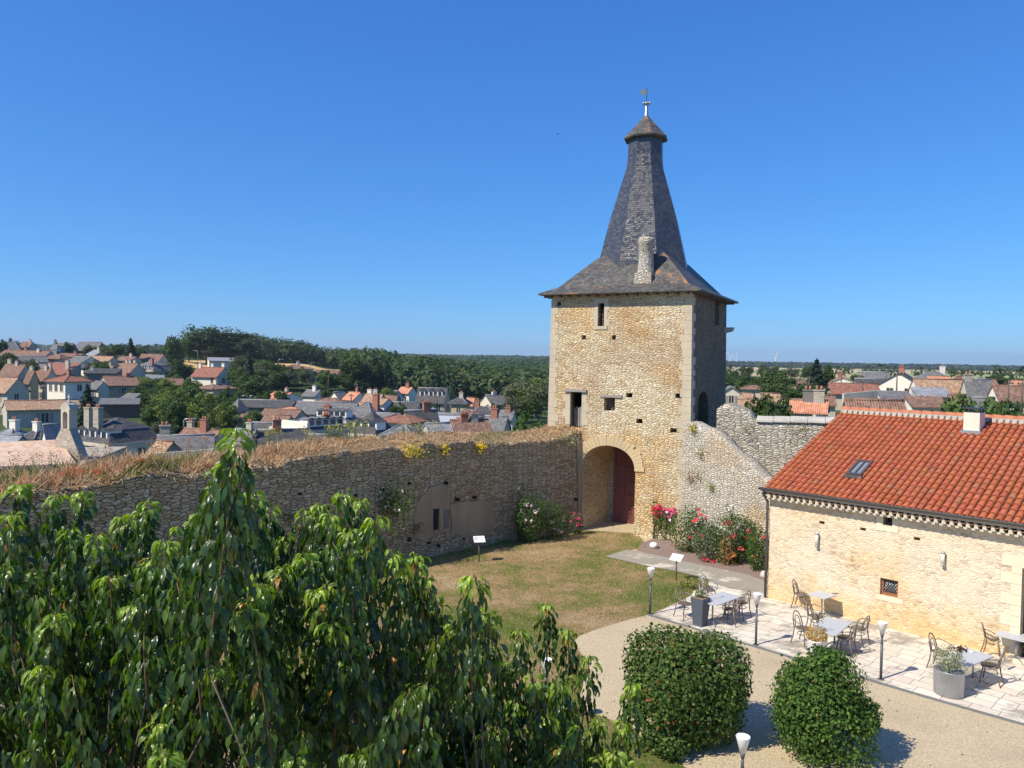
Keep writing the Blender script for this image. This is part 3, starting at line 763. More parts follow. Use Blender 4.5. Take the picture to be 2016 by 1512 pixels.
for h, s_ in zip(HOUSES, SOLVED):
    L_, R_, ev, rg, bs, Y, yaw, ratio, rt, rm, wm, chs, nw, lab = h
    cx, cy, w, d, a, ze, zr, zb = s_
    H = ze-zb; RH = zr-ze
    t = thing('house', lab, 'house', (cx, cy, zb), a)
    hw, hd = w/2, d/2
    lo = -2.0
    wall = MB()
    wall.box(-hw, hw, -hd, hd, lo, H)
    ov = .35 + .004*Y*.3
    roof = MB()
    th = .16
    def slab(p):
        roof.hull(p, [(q[0], q[1], q[2]+th) for q in p])
    if rt in 'gG':
        wall.hull([(-hw,-hd,H),(-hw,hd,H),(-hw,0,H+RH*.985)], [(-hw+.3,-hd,H),(-hw+.3,hd,H),(-hw+.3,0,H+RH*.985)])
        wall.hull([(hw-.3,-hd,H),(hw-.3,hd,H),(hw-.3,0,H+RH*.985)], [(hw,-hd,H),(hw,hd,H),(hw,0,H+RH*.985)])
        sl = RH/hd; o2 = ov*sl; e = .12
        slab([(-hw-e,-hd-ov,H-o2),(hw+e,-hd-ov,H-o2),(hw+e,0,H+RH),(-hw-e,0,H+RH)])
        slab([(-hw-e,0,H+RH),(hw+e,0,H+RH),(hw+e,hd+ov,H-o2),(-hw-e,hd+ov,H-o2)])
        roof.tube([(-hw-e,0,H+RH+.16),(hw+e,0,H+RH+.16)], .13, 5, 1)
    elif rt == 'y':
        wall.hull([(-hw,-hd,H),(0,-hd,H+RH*.985),(hw,-hd,H)], [(-hw,-hd+.3,H),(0,-hd+.3,H+RH*.985),(hw,-hd+.3,H)])
        sl = RH/hw; o2 = ov*sl; e = .2
        slab([(-hw-ov,-hd-e,H-o2),(0,-hd-e,H+RH),(0,hd+e,H+RH),(-hw-ov,hd+e,H-o2)])
        slab([(0,-hd-e,H+RH),(hw+ov,-hd-e,H-o2),(hw+ov,hd+e,H-o2),(0,hd+e,H+RH)])
        roof.tube([(0,-hd-e,H+RH+.14),(0,hd+e,H+RH+.14)], .13, 5, 1)
    elif rt == 's':
        sl = RH/d
        wall.hull([(-hw,-hd,H),(-hw,hd,H),(-hw,hd,H+RH)], [(hw,-hd,H),(hw,hd,H),(hw,hd,H+RH)])
        slab([(-hw-.15,-hd-ov,H-ov*sl+.02),(hw+.15,-hd-ov,H-ov*sl+.02),(hw+.15,hd+.2,H+RH+.2*sl+.02),(-hw-.15,hd+.2,H+RH+.2*sl+.02)])
    elif rt == 'f':
        roof.box(-hw-.2, hw+.2, -hd-.2, hd+.2, H+.02, H+.25)
    elif rt == 'h':
        m_ = min(hw, hd)
        rx, ry = max(hw-m_*.95, .02), max(hd-m_*.95, .02)
        E = [(-hw-ov,-hd-ov),(hw+ov,-hd-ov),(hw+ov,hd+ov),(-hw-ov,hd+ov)]
        roof.hull([(x,y,H-.02) for x,y in E], [(x,y,H+.12) for x,y in E])
        T = [(-rx,-ry),(rx,-ry),(rx,ry),(-rx,ry)]
        roof.hull([(x,y,H+.121) for x,y in E], [(x,y,H+RH) for x,y in T])
        for (x,y),(tx,ty) in zip(E, T): roof.tube([(x,y,H+.12),(tx,ty,H+RH+.03)], .10, 5, 1)
    if rt == 'm':
        b = min(1.1, hd*.3); H1 = H+RH*.55
        E = [(-hw-.25,-hd-.25),(hw+.25,-hd-.25),(hw+.25,hd+.25),(-hw-.25,hd+.25)]
        B = [(-hw+b,-hd+b),(hw-b,-hd+b),(hw-b,hd-b),(-hw+b,hd-b)]
        side_bare = lab.startswith('large house with a bare')
        if side_bare:
            wall.box(-hw, -hw+.4, -hd, hd, H, H+RH)
            E[0] = (-hw+.41,-hd-.25); E[3] = (-hw+.41,hd+.25); B[0] = (-hw+.41,-hd+b); B[3] = (-hw+.41,hd-b)
        roof.hull([(x,y,H+.14) for x,y in E], [(x,y,H1) for x,y in B])
        roof.hull([(x*1.02,y*1.02,H1+.01) for x,y in B], [(x*1.02,y*1.02,H1+.12) for x,y in B], 1)
        m_ = min(hw-b, hd-b)
        rx, ry = max(hw-b-m_*.9, .03), max(hd-b-m_*.9, .03)
        x0 = -rx if not side_bare else -hw+.41
        roof.hull([(x,y,H1+.121) for x,y in B], [(x0,-ry,H+RH),(rx,-ry,H+RH),(rx,ry,H+RH),(x0,ry,H+RH)])
        cor = MB(); cor.box(-hw-.3, hw+.3, -hd-.3, hd+.3, H-.25, H+.13)
        cor.build('cornice', M['ashlar'], t)
    wall.build('wall', M[wm], t)
    rmat = M[rm]
    roof.build('roof', [rmat, M['s_pale'] if rm.startswith('s_') else M['t_brown']], t)
    for fx, cm_ in chs:
        cm2 = 'brick' if cm_ == 't' else cm_
        zt = H+RH+ rs.uniform(.6,1.3)
        if rt == 'm': add_chimney(t, fx*hw*.8, -hd*.75, zt, H+.2, cm2, .5)
        else: add_chimney(t, fx*(hw-.5), rs.uniform(-.15,.15)*hd, zt, H+RH*.3, cm2, rs.uniform(.35,.55))
    # windows of the front, then of the side that looks at the castle
    if rt in 'mG':
        nd_ = 5 if 'oval' in lab else 3
        for k in range(nd_):
            o = link('dormer', dormer_mesh((None, rmat)), t, ((k+.5)/nd_*w*.92-w*.46, -hd+(.35 if rt == 'm' else hd*.42), H+(1.0 if rt == 'm' else RH*.42+.3)))
            if rt == 'm' and RH*.55 < 2: o.scale = (1,1,.6)
    if nw == 0 and H > 3.0 and rt in 'gyh' and rs.random() < .7: nw = 2 if w > 7 else 1
    if nw:
        kinds = 's' if rs.random() < .35 else 'p'
        rows = 1 if H < 4.6 else 2
        ncol = max(1, min(5, int(round(nw/rows*1.0)), int(w/2.2)))
        ww = 1.0 if w > 6 else .8
        for r_ in range(rows):
            zc = H-1.35-r_*2.8
            for k in range(ncol):
                if rs.random() < .12 and ncol > 2: continue
                link('window', window_mesh(ww, 1.5, kinds), t, ((k+.5)/ncol*w*.9-w*.45, -hd-.01, zc))
        if d > 4:
            sgn = -1 if (cx > 0) == (yaw < 200) and yaw > 0 else 1
            for r_ in range(rows):
                o = link('window', window_mesh(ww, 1.4, kinds), t, (sgn*(hw+.01), (rs.random()-.5)*d*.3, H-1.35-r_*2.8), sgn*math.pi/2)

# ------------------------------------------------------------ chapel roof and bell gable
Yc = 60.0
pA = at(140, 869, Yc+5)
cpt = thing('chapel', 'chapel with pale pink canal tiles and an arched bell gable topped by a cross', 'chapel', (0,0,0))
rf = MB()
c0 = at(-60, 926, Yc-8); c1_ = at(150, 918, Yc-4); c2_ = at(118, 870, Yc+3); c3_ = at(-70, 878, Yc+1)
rf.hull([c0, c1_, c2_, c3_], [p+Vector((0,0,.2)) for p in (c0, c1_, c2_, c3_)])
rb0 = c2_+Vector((2.5,6,-3.2)); rb1 = c3_+Vector((2.5,6,-3.2))
rf.hull([c3_, c2_, rb0, rb1], [p+Vector((0,0,.2)) for p in (c3_, c2_, rb0, rb1)])
rf.build('roof', M['t_pale'], cpt)
wl = MB()
wl.hull([(p[0],p[1],-12) for p in (c0,c1_,rb0,rb1)], [(p[0],p[1],min(c0.z,c1_.z)-.05) for p in (c0,c1_,rb0,rb1)])
wl.build('wall', M['w_stone'], cpt)
# the gable: a wall seen from its left front, stepped up to the bellcote
gax = Vector((.93,-.37,0)).normalized()
gn = Vector((.37,.93,0)).normalized()
gc = at(128, 850, Yc)
gb = MB()
def G(u, z, dd=0.0): return tuple(gc + gax*u*.72 + gn*dd*.8 + Vector((0,0,z*.70)))
def gwall(pts, th, mi=0):
    gb.hull([G(u,z,0) for u,z in pts], [G(u,z,th) for u,z in pts], mi)
gwall([(-1.6,-8),(2.2,-8),(2.2,-2.6),(.62,.35),(-.62,.35),(-1.6,-1.2)], .9)
gb.build('gable_wall', M['w_stone'], cpt)
gb = MB()
zt = 1.9
gwall([(-.62,.35),(-.36,.35),(-.36,zt),(-.62,zt)], .9); gwall([(.36,.35),(.62,.35),(.62,zt),(.36,zt)], .9)
N_ = 8
arc = [(-.36*math.cos(math.pi*k/N_), zt-.3+.36*math.sin(math.pi*k/N_)*1.0+.3) for k in range(N_+1)]
for k in range(N_):
    (u0,z0),(u1,z1) = arc[k], arc[k+1]
    gb.hull([G(u0,z0),G(u1,z1),G(u1,zt+.62),G(u0,zt+.62)], [G(u0,z0,.9),G(u1,z1,.9),G(u1,zt+.62,.9),G(u0,zt+.62,.9)])
gwall([(-.62,zt),(-.361,zt),(-.361,zt+.62),(-.62,zt+.62)], .9); gwall([(.361,zt),(.62,zt),(.62,zt+.62),(.361,zt+.62)], .9)
gwall([(-.80,zt+.62),(.80,zt+.62),(.5,zt+1.15),(0,zt+1.45),(-.5,zt+1.15)], 1.0, 1)
gb.build('bellcote', [M['w_beige'], M['w_grey']], cpt)
gb = MB()
gb.box(-.04,.04,-.04,.04,0,.55); gb.box(-.15,.15,-.04,.04,.30,.38); gb.lathe([(.16,-.1),(.12,.0),(.05,.05)], (0,0,0), 8)
gb.build('cross', M['ashlar_grey'], cpt, G(0,zt+1.5,.45), math.atan2(gax.y, gax.x))
gb = MB(); gb.lathe([(.16,0),(.14,.07),(.10,.24),(.03,.3)], (0,0,0), 10)
gb.build('bell', M['iron'], cpt, G(0,zt-.45,.45))

# ------------------------------------------------------------ turret with pyramid roof on the slope
tp = at(469.5, 808, 150)
tt = thing('turret', 'slender square stone turret with a pointed slate roof above the green slope', 'turret', (tp.x, tp.y, tp.z-5.5), R(-30))
mb = MB(); mb.box(-1.0,1.0,-1.0,1.0,-3,5.5); mb.build('wall', M['w_stone'], tt)
mb = MB(); mb.hull([(x*1.55,y*1.55,5.4) for x,y in ((-1,-1),(1,-1),(1,1),(-1,1))], [(x*.02,y*.02,7.9) for x,y in ((-1,-1),(1,-1),(1,1),(-1,1))]); mb.build('roof', M['s_mid'], tt)

# ------------------------------------------------------------ garden walls
for px0, px1, t0, t1, Y, mt, lb in [
    (1662,1734,775,768,98,'w_grey','grey concrete wall with a stepped top in front of the long grey rendered house'),
    (1606,1664,816,824,66,'w_grey','low grey wall right of the lichened chimney, just behind the rampart'),
    (300,420,893,884,72,'w_grey','long low grey wall top showing right behind the dry grass at left'),
    (470,560,893,882,70,'s_flat','pale flat parapet behind the rampart grass left of the white gable wall')]:
    a = at(px0, t0, Y); b = at(px1, t1, Y*1.02); n_ = Vector((-(b-a).y, (b-a).x, 0)).normalized()*.35
    m = MB(); m.hull([(p.x,p.y,a.z-6) for p in (a, b, b+n_, a+n_)], [tuple(a), tuple(b), tuple(b+n_), tuple(a+n_)])
    tag(m.build('garden_wall', M[mt]), lb, 'wall')

# ------------------------------------------------------------ poles, lamps, turbines
def pole(px, ytop, ybase, Y, lab, mat='wood_dark', r=.12, arm=True, grp=None, name='utility_pole', cat='utility pole'):
    b = at(px, ybase, Y); tpz = at(px, ytop, Y)
    o = thing(name, lab, cat, b, 0, grp)
    m = MB(); hh = (tpz.z-b.z)
    m.tube([(0,0,-1),(0,0,hh)], [r, r*.7], 6); m.build('pole', M[mat], o)
    if arm:
        m = MB(); m.box(-.5,.5,-.05,.05,hh-.45,hh-.33)
        for k in (-.4,0,.4): m.lathe([(.04,0),(.06,.05),(.03,.15)], (k,0,hh-.33), 5)
        m.build('crossarm', M[mat], o)
    return o
for px, y0, y1, Y, lab in [
    (1536.5,776,815,95,'dark wooden pole in front of the dense trees beside the tower'),
    (1568.5,735,766,150,'thin pole left of the tall dark conifer'),
    (1593,741,758,150,'short concrete pole at the foot of the tall dark conifer'),
    (1656,734,755,160,'pole standing over the small white gable'),
    (1698,747,777,110,'pole in front of the black solar roof'),
    (1690.5,730,750,180,'thin pole left of the brown gabled farmhouse'),
    (1745,730,750,170,'thin pole at the right end of the brown gabled farmhouse'),
    (1765,733,776,100,'thick wooden pole in front of the broad white gable'),
    (1929,740,768,140,'pole above the grey slate roof'),
    (1985,748,790,80,'thick wooden pole with wires at the right'),
    (2011,748,806,75,'tall grey pole at the right edge of the village'),
    (646,738,785,200,'slim pole rising from the trees behind the long slate roofs'),
    (691.5,775,795,150,'pole in front of the salmon orange roof')]:
    pole(px, y0, y1, Y, lab, r=.11 if Y < 120 else .13)
def street_lamp(px, ytop, ybase, Y, lab, side=1):
    b = at(px, ybase, Y); hh = at(px, ytop, Y).z-b.z
    o = thing('street_lamp', lab, 'street lamp', b)
    m = MB(); m.tube([(0,0,-1),(0,0,hh*.85),(side*-.25,0,hh*.97),(side*-1.2,0,hh)], [.12,.09,.07,.05], 6); m.build('post', M['zinc'], o)
    m = MB(); m.box(min(side*-1.0,side*-1.7), max(side*-1.0,side*-1.7), -.15,.15,hh-.06,hh+.08); m.build('lamp_head', M['zinc'], o)
street_lamp(389.5, 690, 722, 268, 'tall grey street lamp in front of the wheat field beside the cedars', 1)
street_lamp(548, 707, 722, 270, 'curved street lamp left of the broad beige house', -1)
street_lamp(611, 714, 724, 285, 'curved street lamp above the long low brown roofed house', -1)
street_lamp(362, 824, 848, 105, 'plain lamp post at the foot of the green slope', -1)
turb = None
for i, (px, py, hub, Y, rot, lab) in enumerate([
    (1437.5,716,701,5200,20,'distant white wind turbine closest to the right side of the tower'),
    (1449,716,703,5600,75,'distant white wind turbine, second from the tower'),
    (1526.5,715,699,5000,50,'distant white wind turbine standing alone left of the dark conifer')]):
    b = at(px, py, Y); hh = at(px, hub, Y).z-b.z
    o = thing('wind_turbine', lab, 'wind turbine', (b.x, b.y, b.z), 0, 'wind turbines on the horizon')
    m = MB(); m.tube([(0,0,-60),(0,0,hh)], [3.2,2.0], 8); m.build('tower', M['white'], o)
    m = MB(); m.box(-2,2,-5,5,hh-2,hh+2.5); m.build('nacelle', M['white'], o)
    for k in range(3):
        aa = R(rot+k*120)
        m = MB(); m.tube([(0,-6,hh),(math.cos(aa)*12,-6,hh+math.sin(aa)*12),(math.cos(aa)*42,-6,hh+math.sin(aa)*42)], [1.6,2.2,.5], 6); m.build('blade', M['white'], o)
# ============================================================ the castle court
def on_plane(px, py, P, n):
    d = ray(px, py); c = Vector(CAM)
    t = (Vector(P)-c).dot(n)/d.dot(n)
    return c + d*t

def sheet(name, pts, mat, z):
    m = MB(); m.poly([(p[0], p[1], z) for p in pts])
    return struct(m.build(name, mat))
def gz(px, py): 
    p = on_z(px, py); return (p.x, p.y)

# ---- ground materials
g = NT('pale_gravel'); ps = g.pos()
n1 = g.noise(ps, .35, 5, .6); n2 = g.noise(ps, 16, 7, .9); n3 = g.noise(ps, 3.0, 5, .7)
vg = g.n('ShaderNodeTexVoronoi', {'Vector': ps, 'Scale': 38.0})
c = g.mix(n3, (.50,.41,.26), (.68,.575,.39))
c = g.mix(g.ramp(n2, [(.32,0),(.68,1)]), g.mix(1.0, c, (.45,.43,.40), 'MULTIPLY'), g.mix(1.0, c, (1.3,1.3,1.3), 'MULTIPLY'))
c = g.mix(g.ramp(n1, [(.5,0),(.7,.4)]), c, (.30,.25,.18))
g.bsdf(c, .95, g.bump(vg.outputs['Distance'], .7, .02), .1); M['gravel'] = g.mat

g = NT('dry_lawn'); ps = g.pos()
n1 = g.noise(ps, .24, 6, .62); n2 = g.noise(ps, 1.1, 8, .8); n3 = g.noise(ps, 13, 6, .9)
c = g.ramp(g.math('ADD', g.math('MULTIPLY', n1, .62), g.math('MULTIPLY', n2, .38)),
           [(.39,(.11,.165,.035)),(.475,(.21,.225,.07)),(.52,(.36,.27,.14)),(.56,(.45,.32,.19)),(.68,(.60,.47,.32))])
c = g.mix(g.ramp(n3, [(.35,0),(.65,1)]), g.mix(1.0, c, (.42,.44,.36), 'MULTIPLY'), g.mix(1.0, c, (1.35,1.3,1.2), 'MULTIPLY'))
g.bsdf(c, .95, g.bump(n3, 1.0, .05), .05); M['lawn'] = g.mat

AX_U = None
def slab_mat(name, rot, c0, c1, stain, lo, hi, bw=.62, rh=.42, amt=.75):
    g = NT(name)
    ps = g.n('ShaderNodeMapping', {'Vector': g.pos(), 'Rotation': (0,0,rot)}).outputs[0]
    br = g.n('ShaderNodeTexBrick', {'Vector': ps, 'Color1': (0,0,0,1), 'Color2': (1,1,1,1), 'Mortar': (.4,.4,.4,1), 'Scale': 1.0, 'Mortar Size': .012, 'Mortar Smooth': .3, 'Brick Width': bw, 'Row Height': rh, 'Bias': 0.0}, offset=.37, squash=.7, squash_frequency=3)
    s = g.n('ShaderNodeSeparateColor', {0: br.outputs[0]}).outputs[0]
    c = g.mix(s, c0, c1)
    c = g.mix(g.noise(ps, 3, 6, .7), g.mix(1.0, c, (.82,.82,.82), 'MULTIPLY'), g.mix(1.0, c, (1.1,1.1,1.1), 'MULTIPLY'))
    st = g.n('ShaderNodeMapping', {'Vector': g.pos(), 'Rotation': (0,0,rot), 'Scale': (.75,1.3,1)}).outputs[0]
    f = g.ramp(g.math('ADD', g.noise(st, .8, 8, .68), g.math('MULTIPLY', s, .06)), [(lo, 0), (hi, 1)])
    c = g.mix(g.math('MULTIPLY', f, amt), c, stain)
    c = g.mix(g.math('MULTIPLY', br.outputs['Fac'], .75), c, (.20,.18,.15))
    g.bsdf(c, .85, g.bump(g.math('SUBTRACT', g.math('MULTIPLY', g.noise(ps, 20, 4), .2), br.outputs['Fac']), .5, .01), .25)
    return g.mat

# ---- sheets
A0 = on_z(1511, 1177); A1 = on_z(1935, 1284)
ADIR = (A1-A0).normalized(); AYAW = math.atan2(ADIR.y, ADIR.x); ANRM = Vector((-ADIR.y, ADIR.x, 0))
M['slabs'] = slab_mat('limestone_slabs', -AYAW, (.64,.57,.46), (.76,.70,.58), (.24,.215,.18), .53, .60)
M['path'] = slab_mat('lichened_path', -AYAW, (.58,.53,.44), (.70,.65,.55), (.27,.245,.20), .40, .48, .5, .35, .85)
g = NT('mauve_gravel'); ps = g.pos()
n2 = g.noise(ps, 30, 6, .8)
c = g.mix(g.ramp(n2, [(.3,0),(.7,1)]), (.12,.075,.065), (.40,.31,.26))
g.bsdf(c, .95, g.bump(n2, .6, .03), .1); M['bed'] = g.mat

struct_pts = [(-26,14),(-16,22.4),(3.0,37.6),(6.5,41.5),(11,44.5),(33,41.5),(58,20),(58,-38),(-58,-38),(-58,-8)]
sheet('gravel_yard', struct_pts, M['gravel'], 0.0)
lawn = [gz(x,y) for x,y in [(1256,1050),(1275,1078),(1240,1083),(1191,1096),(1274,1115),(1331,1125),(1367,1134),(1380,1146),(1361,1173),(1282,1209),(1240,1219),(1180,1237),(1140,1252),(1130,1262),
        (1142,1285),(1162,1305),(1150,1336),(1141,1370),(1156,1400),(1195,1414),(1245,1436),(1285,1470),(1330,1480),(1352,1520),(1352,1700)]] + [(2.2,4),(-10,2),(-22,8),(-24,15.6),(-16,22.2)] + [gz(x,y) for x,y in [(700,1125),(860,1092),(1000,1064),(1150,1044)]]
sheet('lawn', lawn, M['lawn'], .004)
terr = [gz(x,y) for x,y in [(1282,1213),(1361,1173),(1378,1143),(1420,1122),(1474,1134),(1512,1150)]] + [(A0.x,A0.y), tuple((A0+ADIR*14)[:2]), tuple((A0+ADIR*14-ANRM*3.4)[:2])] + [gz(x,y) for x,y in [(2016,1427),(1843,1378),(1482,1272)]]
sheet('terrace', terr, M['slabs'], .012)
path = [gz(x,y) for x,y in [(1191,1096),(1233,1083),(1252,1085),(1323,1100),(1344,1105),(1406,1118),(1474,1133),(1510,1147),(1512,1165),(1440,1160),(1378,1142),(1367,1134),(1331,1125),(1274,1115)]]
sheet('paved_path', path, M['path'], .020)
bed = [gz(x,y) for x,y in [(1253,1084),(1262,1070),(1300,1055),(1350,1062),(1505,1105),(1512,1149),(1474,1132.5),(1406,1117.5),(1344,1104.5),(1323,1099.5)]]
sheet('planting_bed', bed, M['bed'], .008)
pth = [gz(1250,1056), gz(1150,1048), gz(1140,1052), gz(1210,1066), gz(1262,1066)]
# curb strip
cb = MB()
P_ = [Vector((*gz(x,y),0)) for x,y in [(1279,1211),(1482,1271.5),(1843,1377.5),(2016,1426.5)]]
P_.append(P_[-1]+ADIR*3.2)
for a, b in zip(P_, P_[1:]):
    nn_ = Vector((-(b-a).y, (b-a).x, 0)).normalized()
    cb.hull([a-nn_*.09, b-nn_*.09, b-nn_*.002, a-nn_*.002], [p+Vector((0,0,.035)) for p in (a-nn_*.09, b-nn_*.09, b-nn_*.002, a-nn_*.002)])
struct(cb.build('kerb', m_plain('grey_kerb', (.17,.17,.165), .9, var=.3, vs=8)))

# ============================================================ curtain wall
rw = np.random.RandomState(5)
def vnoise(seed, n=512):
    r_ = np.random.RandomState(seed).rand(n)
    def f(x):
        x = np.asarray(x, float); i = np.floor(x).astype(int); t = x-i; t = t*t*(3-2*t)
        return r_[i % n]*(1-t) + r_[(i+1) % n]*t
    return f
def fbm(seed, oct=4):
    fs = [vnoise(seed+i) for i in range(oct)]
    return lambda x: sum(f(np.asarray(x)*2**i)*.5**i for i, f in enumerate(fs))/sum(.5**i for i in range(oct)) - .5

TW = Vector((8.1, 35.0, 0)); TYAW = R(-28)
TX_ = Vector((math.cos(TYAW), math.sin(TYAW), 0)); TY_ = Vector((-math.sin(TYAW), math.cos(TYAW), 0))
W0 = on_plane(1145, 950, TW-TY_*.04, TY_); W0.z = 0
wl_pts = [W0+(W0-on_z(1000,1064)).normalized()*0.0, on_z(1000,1064), on_z(862,1093)]
dlast = (wl_pts[-1]-wl_pts[-2]).normalized()
dl2 = Vector((dlast.x*math.cos(R(3))-dlast.y*math.sin(R(3)), dlast.x*math.sin(R(3))+dlast.y*math.cos(R(3)), 0))
wl_pts += [wl_pts[-1]+dl2*6, wl_pts[-1]+dl2*26]
seg = [0]
for a, b in zip(wl_pts, wl_pts[1:]): seg.append(seg[-1]+(b-a).length)
WL = seg[-1]
def wpos(s):
    s = max(0, min(WL-1e-6, s))
    for i in range(len(seg)-1):
        if s <= seg[i+1]:
            a, b = wl_pts[i], wl_pts[i+1]; t = (s-seg[i])/(seg[i+1]-seg[i]); break
    # smoothed direction
    return a+(b-a)*t, (b-a).normalized()
top_px = [(-300,1010),(0,977),(83,965),(180,954),(244,948),(292,932),(389,935),(472,929),(500,920),(549,917),(582,903),(647,895),(729,882),(788,883),(796,897),(803,903),(812,896),(837,874),(880,872),(925,869),(1024,870),(1105,859),(1148,847)]
NS = int(WL/.22)
cols = []
fn1, fn2, fn3 = fbm(1), fbm(20), fbm(40)
inner_top = []
for i in range(NS+1):
    s = WL*i/NS
    p, d = wpos(s)
    px, _ = proj((p.x, p.y, 4.4))
    py = np.interp(px, [a for a,b in top_px], [b for a,b in top_px])
    z = at(px, py, p.y).z
    z += float(fn1(s*2.2))*.28 + (float(fn2(s*7))*.16)
    inner_top.append(z)
TH = 2.2
NZ = 26
Vw, UVw = [], []
norm_in = lambda d: Vector((-d.y, d.x, 0))*-1        # towards the court
def wnrm(s):
    _, d = wpos(s-.6); _, e = wpos(s+.6)
    t = (d+e).normalized()
    n = Vector((-t.y, t.x, 0))
    if n.dot(Vector((0,-1,0))) < 0: n = -n
    return n
prof = []
for i in range(NS+1):
    s = WL*i/NS; p, d = wpos(s); n = wnrm(s); zt = inner_top[i]
    row = []
    for k in range(NZ+1):
        z = -.4 + (zt+.4)*k/NZ
        off = float(fn3(s*1.7+z*5.1+k*13.7))*.07 - .05*(z/zt)
        row.append((p+n*off, z, z))
    # crown: crumbled edge, soil mound, outer edge, outer face
    e1 = float(fn1(s*3.1+50))*.35
    for (dd, dz) in ((.10, -.03), (.35+e1*.4, .10+e1*.3), (.9, .22), (1.5, .25), (TH-.1, .12), (TH, -.1), (TH+.15, -3), (TH+.4, -13)):
        row.append((p-n*dd, zt+dz + (float(fn2(s*2+dd*9))*.12 if dd < TH-.05 else 0), zt+dd))
    prof.append((s, row, n))
nc_ = len(prof[0][1])
for s, row, n in prof:
    for q, z, v in row:
        Vw.append((q.x, q.y, z)); UVw.append((s, v))
Fw = [(i*nc_+k, i*nc_+k+1, (i+1)*nc_+k+1, (i+1)*nc_+k) for i in range(NS) for k in range(nc_-1)]
me = np_mesh('curtain_wall', Vw, Fw, [M['curtain'], None], uv=UVw)
# dry soil on the crown
g = NT('dry_soil'); ps = g.pos()
g.bsdf(g.mix(g.noise(ps, 5, 6, .75), (.20,.13,.075), (.44,.33,.20)), .95, g.bump(g.noise(ps, 12, 5, .8), .8, .08), .05)
M['soil'] = g.mat
me.materials[1] = M['soil']
mi = np.zeros(len(me.polygons), np.int32)
for j in range(len(mi)):
    if NZ+1 <= j % (nc_-1) <= NZ+5: mi[j] = 1
me.polygons.foreach_set('material_index', mi)
CW = tag(link('curtain_wall', me), 'long curved rubble rampart in shade with dry grass growing along its top', 'rampart')

def wall_uv(px, py):
    """point of the inner face seen at this pixel -> (s, z, point, n)"""
    best = None
    for i in range(NS):
        s = WL*(i+.5)/NS; p, d = wpos(s)
        x = proj((p.x, p.y, 2.0))[0]
        if best is None or abs(x-px) < best[0]: best = (abs(x-px), s)
    s = best[1]; p, d = wpos(s); n = wnrm(s)
    q = on_plane(px, py, p, n)
    return s, q, n
def wall_patch(name, pxpts, mat, proud, parent=CW, depth=.1):
    s, q, n = wall_uv(sum(p[0] for p in pxpts)/len(pxpts), sum(p[1] for p in pxpts)/len(pxpts))
    pts = [on_plane(x, y, q, n) for x, y in pxpts]
    m = MB(); m.hull([p+n*proud for p in pts][::-1], [p-n*depth for p in pts][::-1])
    return m.build(name, mat, parent)
M['w_patch'] = m_plaster('old_plaster', (.42,.32,.20), .5, 1.0, .7, (.22,.16,.10))
wall_patch('plaster_patch', [(822,988),(831,975),(838,972),(845,960),(858,957),(866,952),(880,956),(883,975),(885,990),(883,1010),(886,1028),(884,1046),(872,1047),(862,1052),(850,1056),(843,1060),(838,1068),(826,1062),(815,1060),(818,1038),(812,1020),(819,1004)], M['w_patch'], .03)
wall_patch('plaster_patch', [(886,992),(900,990),(915,987),(930,988),(944,984),(958,986),(972,983),(970,1000),(975,1020),(971,1036),(968,1052),(955,1055),(940,1060),(926,1055),(912,1058),(899,1052),(888,1053),(890,1030),(886,1012)], M['w_patch'], .026)
for pts in ([(852,1002),(862,1001),(861,1042),(852,1043)], [(872,1006),(883,1003),(882,1038),(873,1040)]):
    wall_patch('slit_window', pts, M['void'] if pts[0][0] == 852 else M['w_dark'], .06)  # dark slabs on the face stand in for shade inside the slits
wall_patch('window_jamb', [(863,1001),(871,1000),(871,1043),(863,1044)], M['w_patch'], .08)
for x, y, a in [(878,950,5),(934,979,5),(900,983,6),(1133,983,5),(806,951,4),(752,963,5),(648,1000,5),(862,1074,5),(844,1068,4),(805,1061,6),(912,1060,3),(700,975,4),(590,972,4),(430,1030,5)]:
    wall_patch('putlog_hole', [(x-a/2,y-a/2),(x+a/2,y-a/2),(x+a/2,y+a/1.6),(x-a/2,y+a/1.6)], M['void'], .075)  # no real hole here: near-black slabs paint the shade within
wall_patch('end_pilaster', [(1137,870),(1145,868),(1145,1042),(1138,1046)], M['w_patch'], .05)

# ============================================================ tower
TWW, TWD = 7.0, 7.0
TO = TW - TX_*TWW
ZW = at(1360, 565, 35.0).z
tower = thing('gate_tower', 'tall square stone gate tower with an arched gateway and a flared slate spire', 'tower', (TO.x, TO.y, 0), TYAW)
def tl(p):
    q = p-TO; return Vector((q.dot(TX_), q.dot(TY_), q.z))
def tf(px, py, dep=0.0):   # front plane, local coordinates
    return tl(on_plane(px, py, TO+TY_*dep, TY_))
def ts(px, py):            # right side plane
    return tl(on_plane(px, py, TW, TX_))
bx_ = .14
mb = MB()
mb.hull([(-bx_,-bx_*.6,-.5),(TWW+bx_,-bx_*.6,-.5),(TWW+bx_,TWD+bx_,-.5),(-bx_,TWD+bx_,-.5)], [(0,0,ZW),(TWW,0,ZW),(TWW,TWD,ZW),(0,TWD,ZW)])
body = mb.build('wall', [M['tower'], M['tower_side_shaded'], M['void']], tower)
cut = MB()
cut.box(.45, TWW-.45, .45, TWD-.45, 5.2, ZW-.25)
a0, a1 = tf(1146.5, 950).x, tf(1250, 950).x
AC, AR = (a0+a1)/2, (a1-a0)/2
ZS, ZA = 3.05, tf(1195, 876.5).z
xg = tl(on_plane(1208, 1000, TO+TY_*2.4, TY_)).x
NA = 20
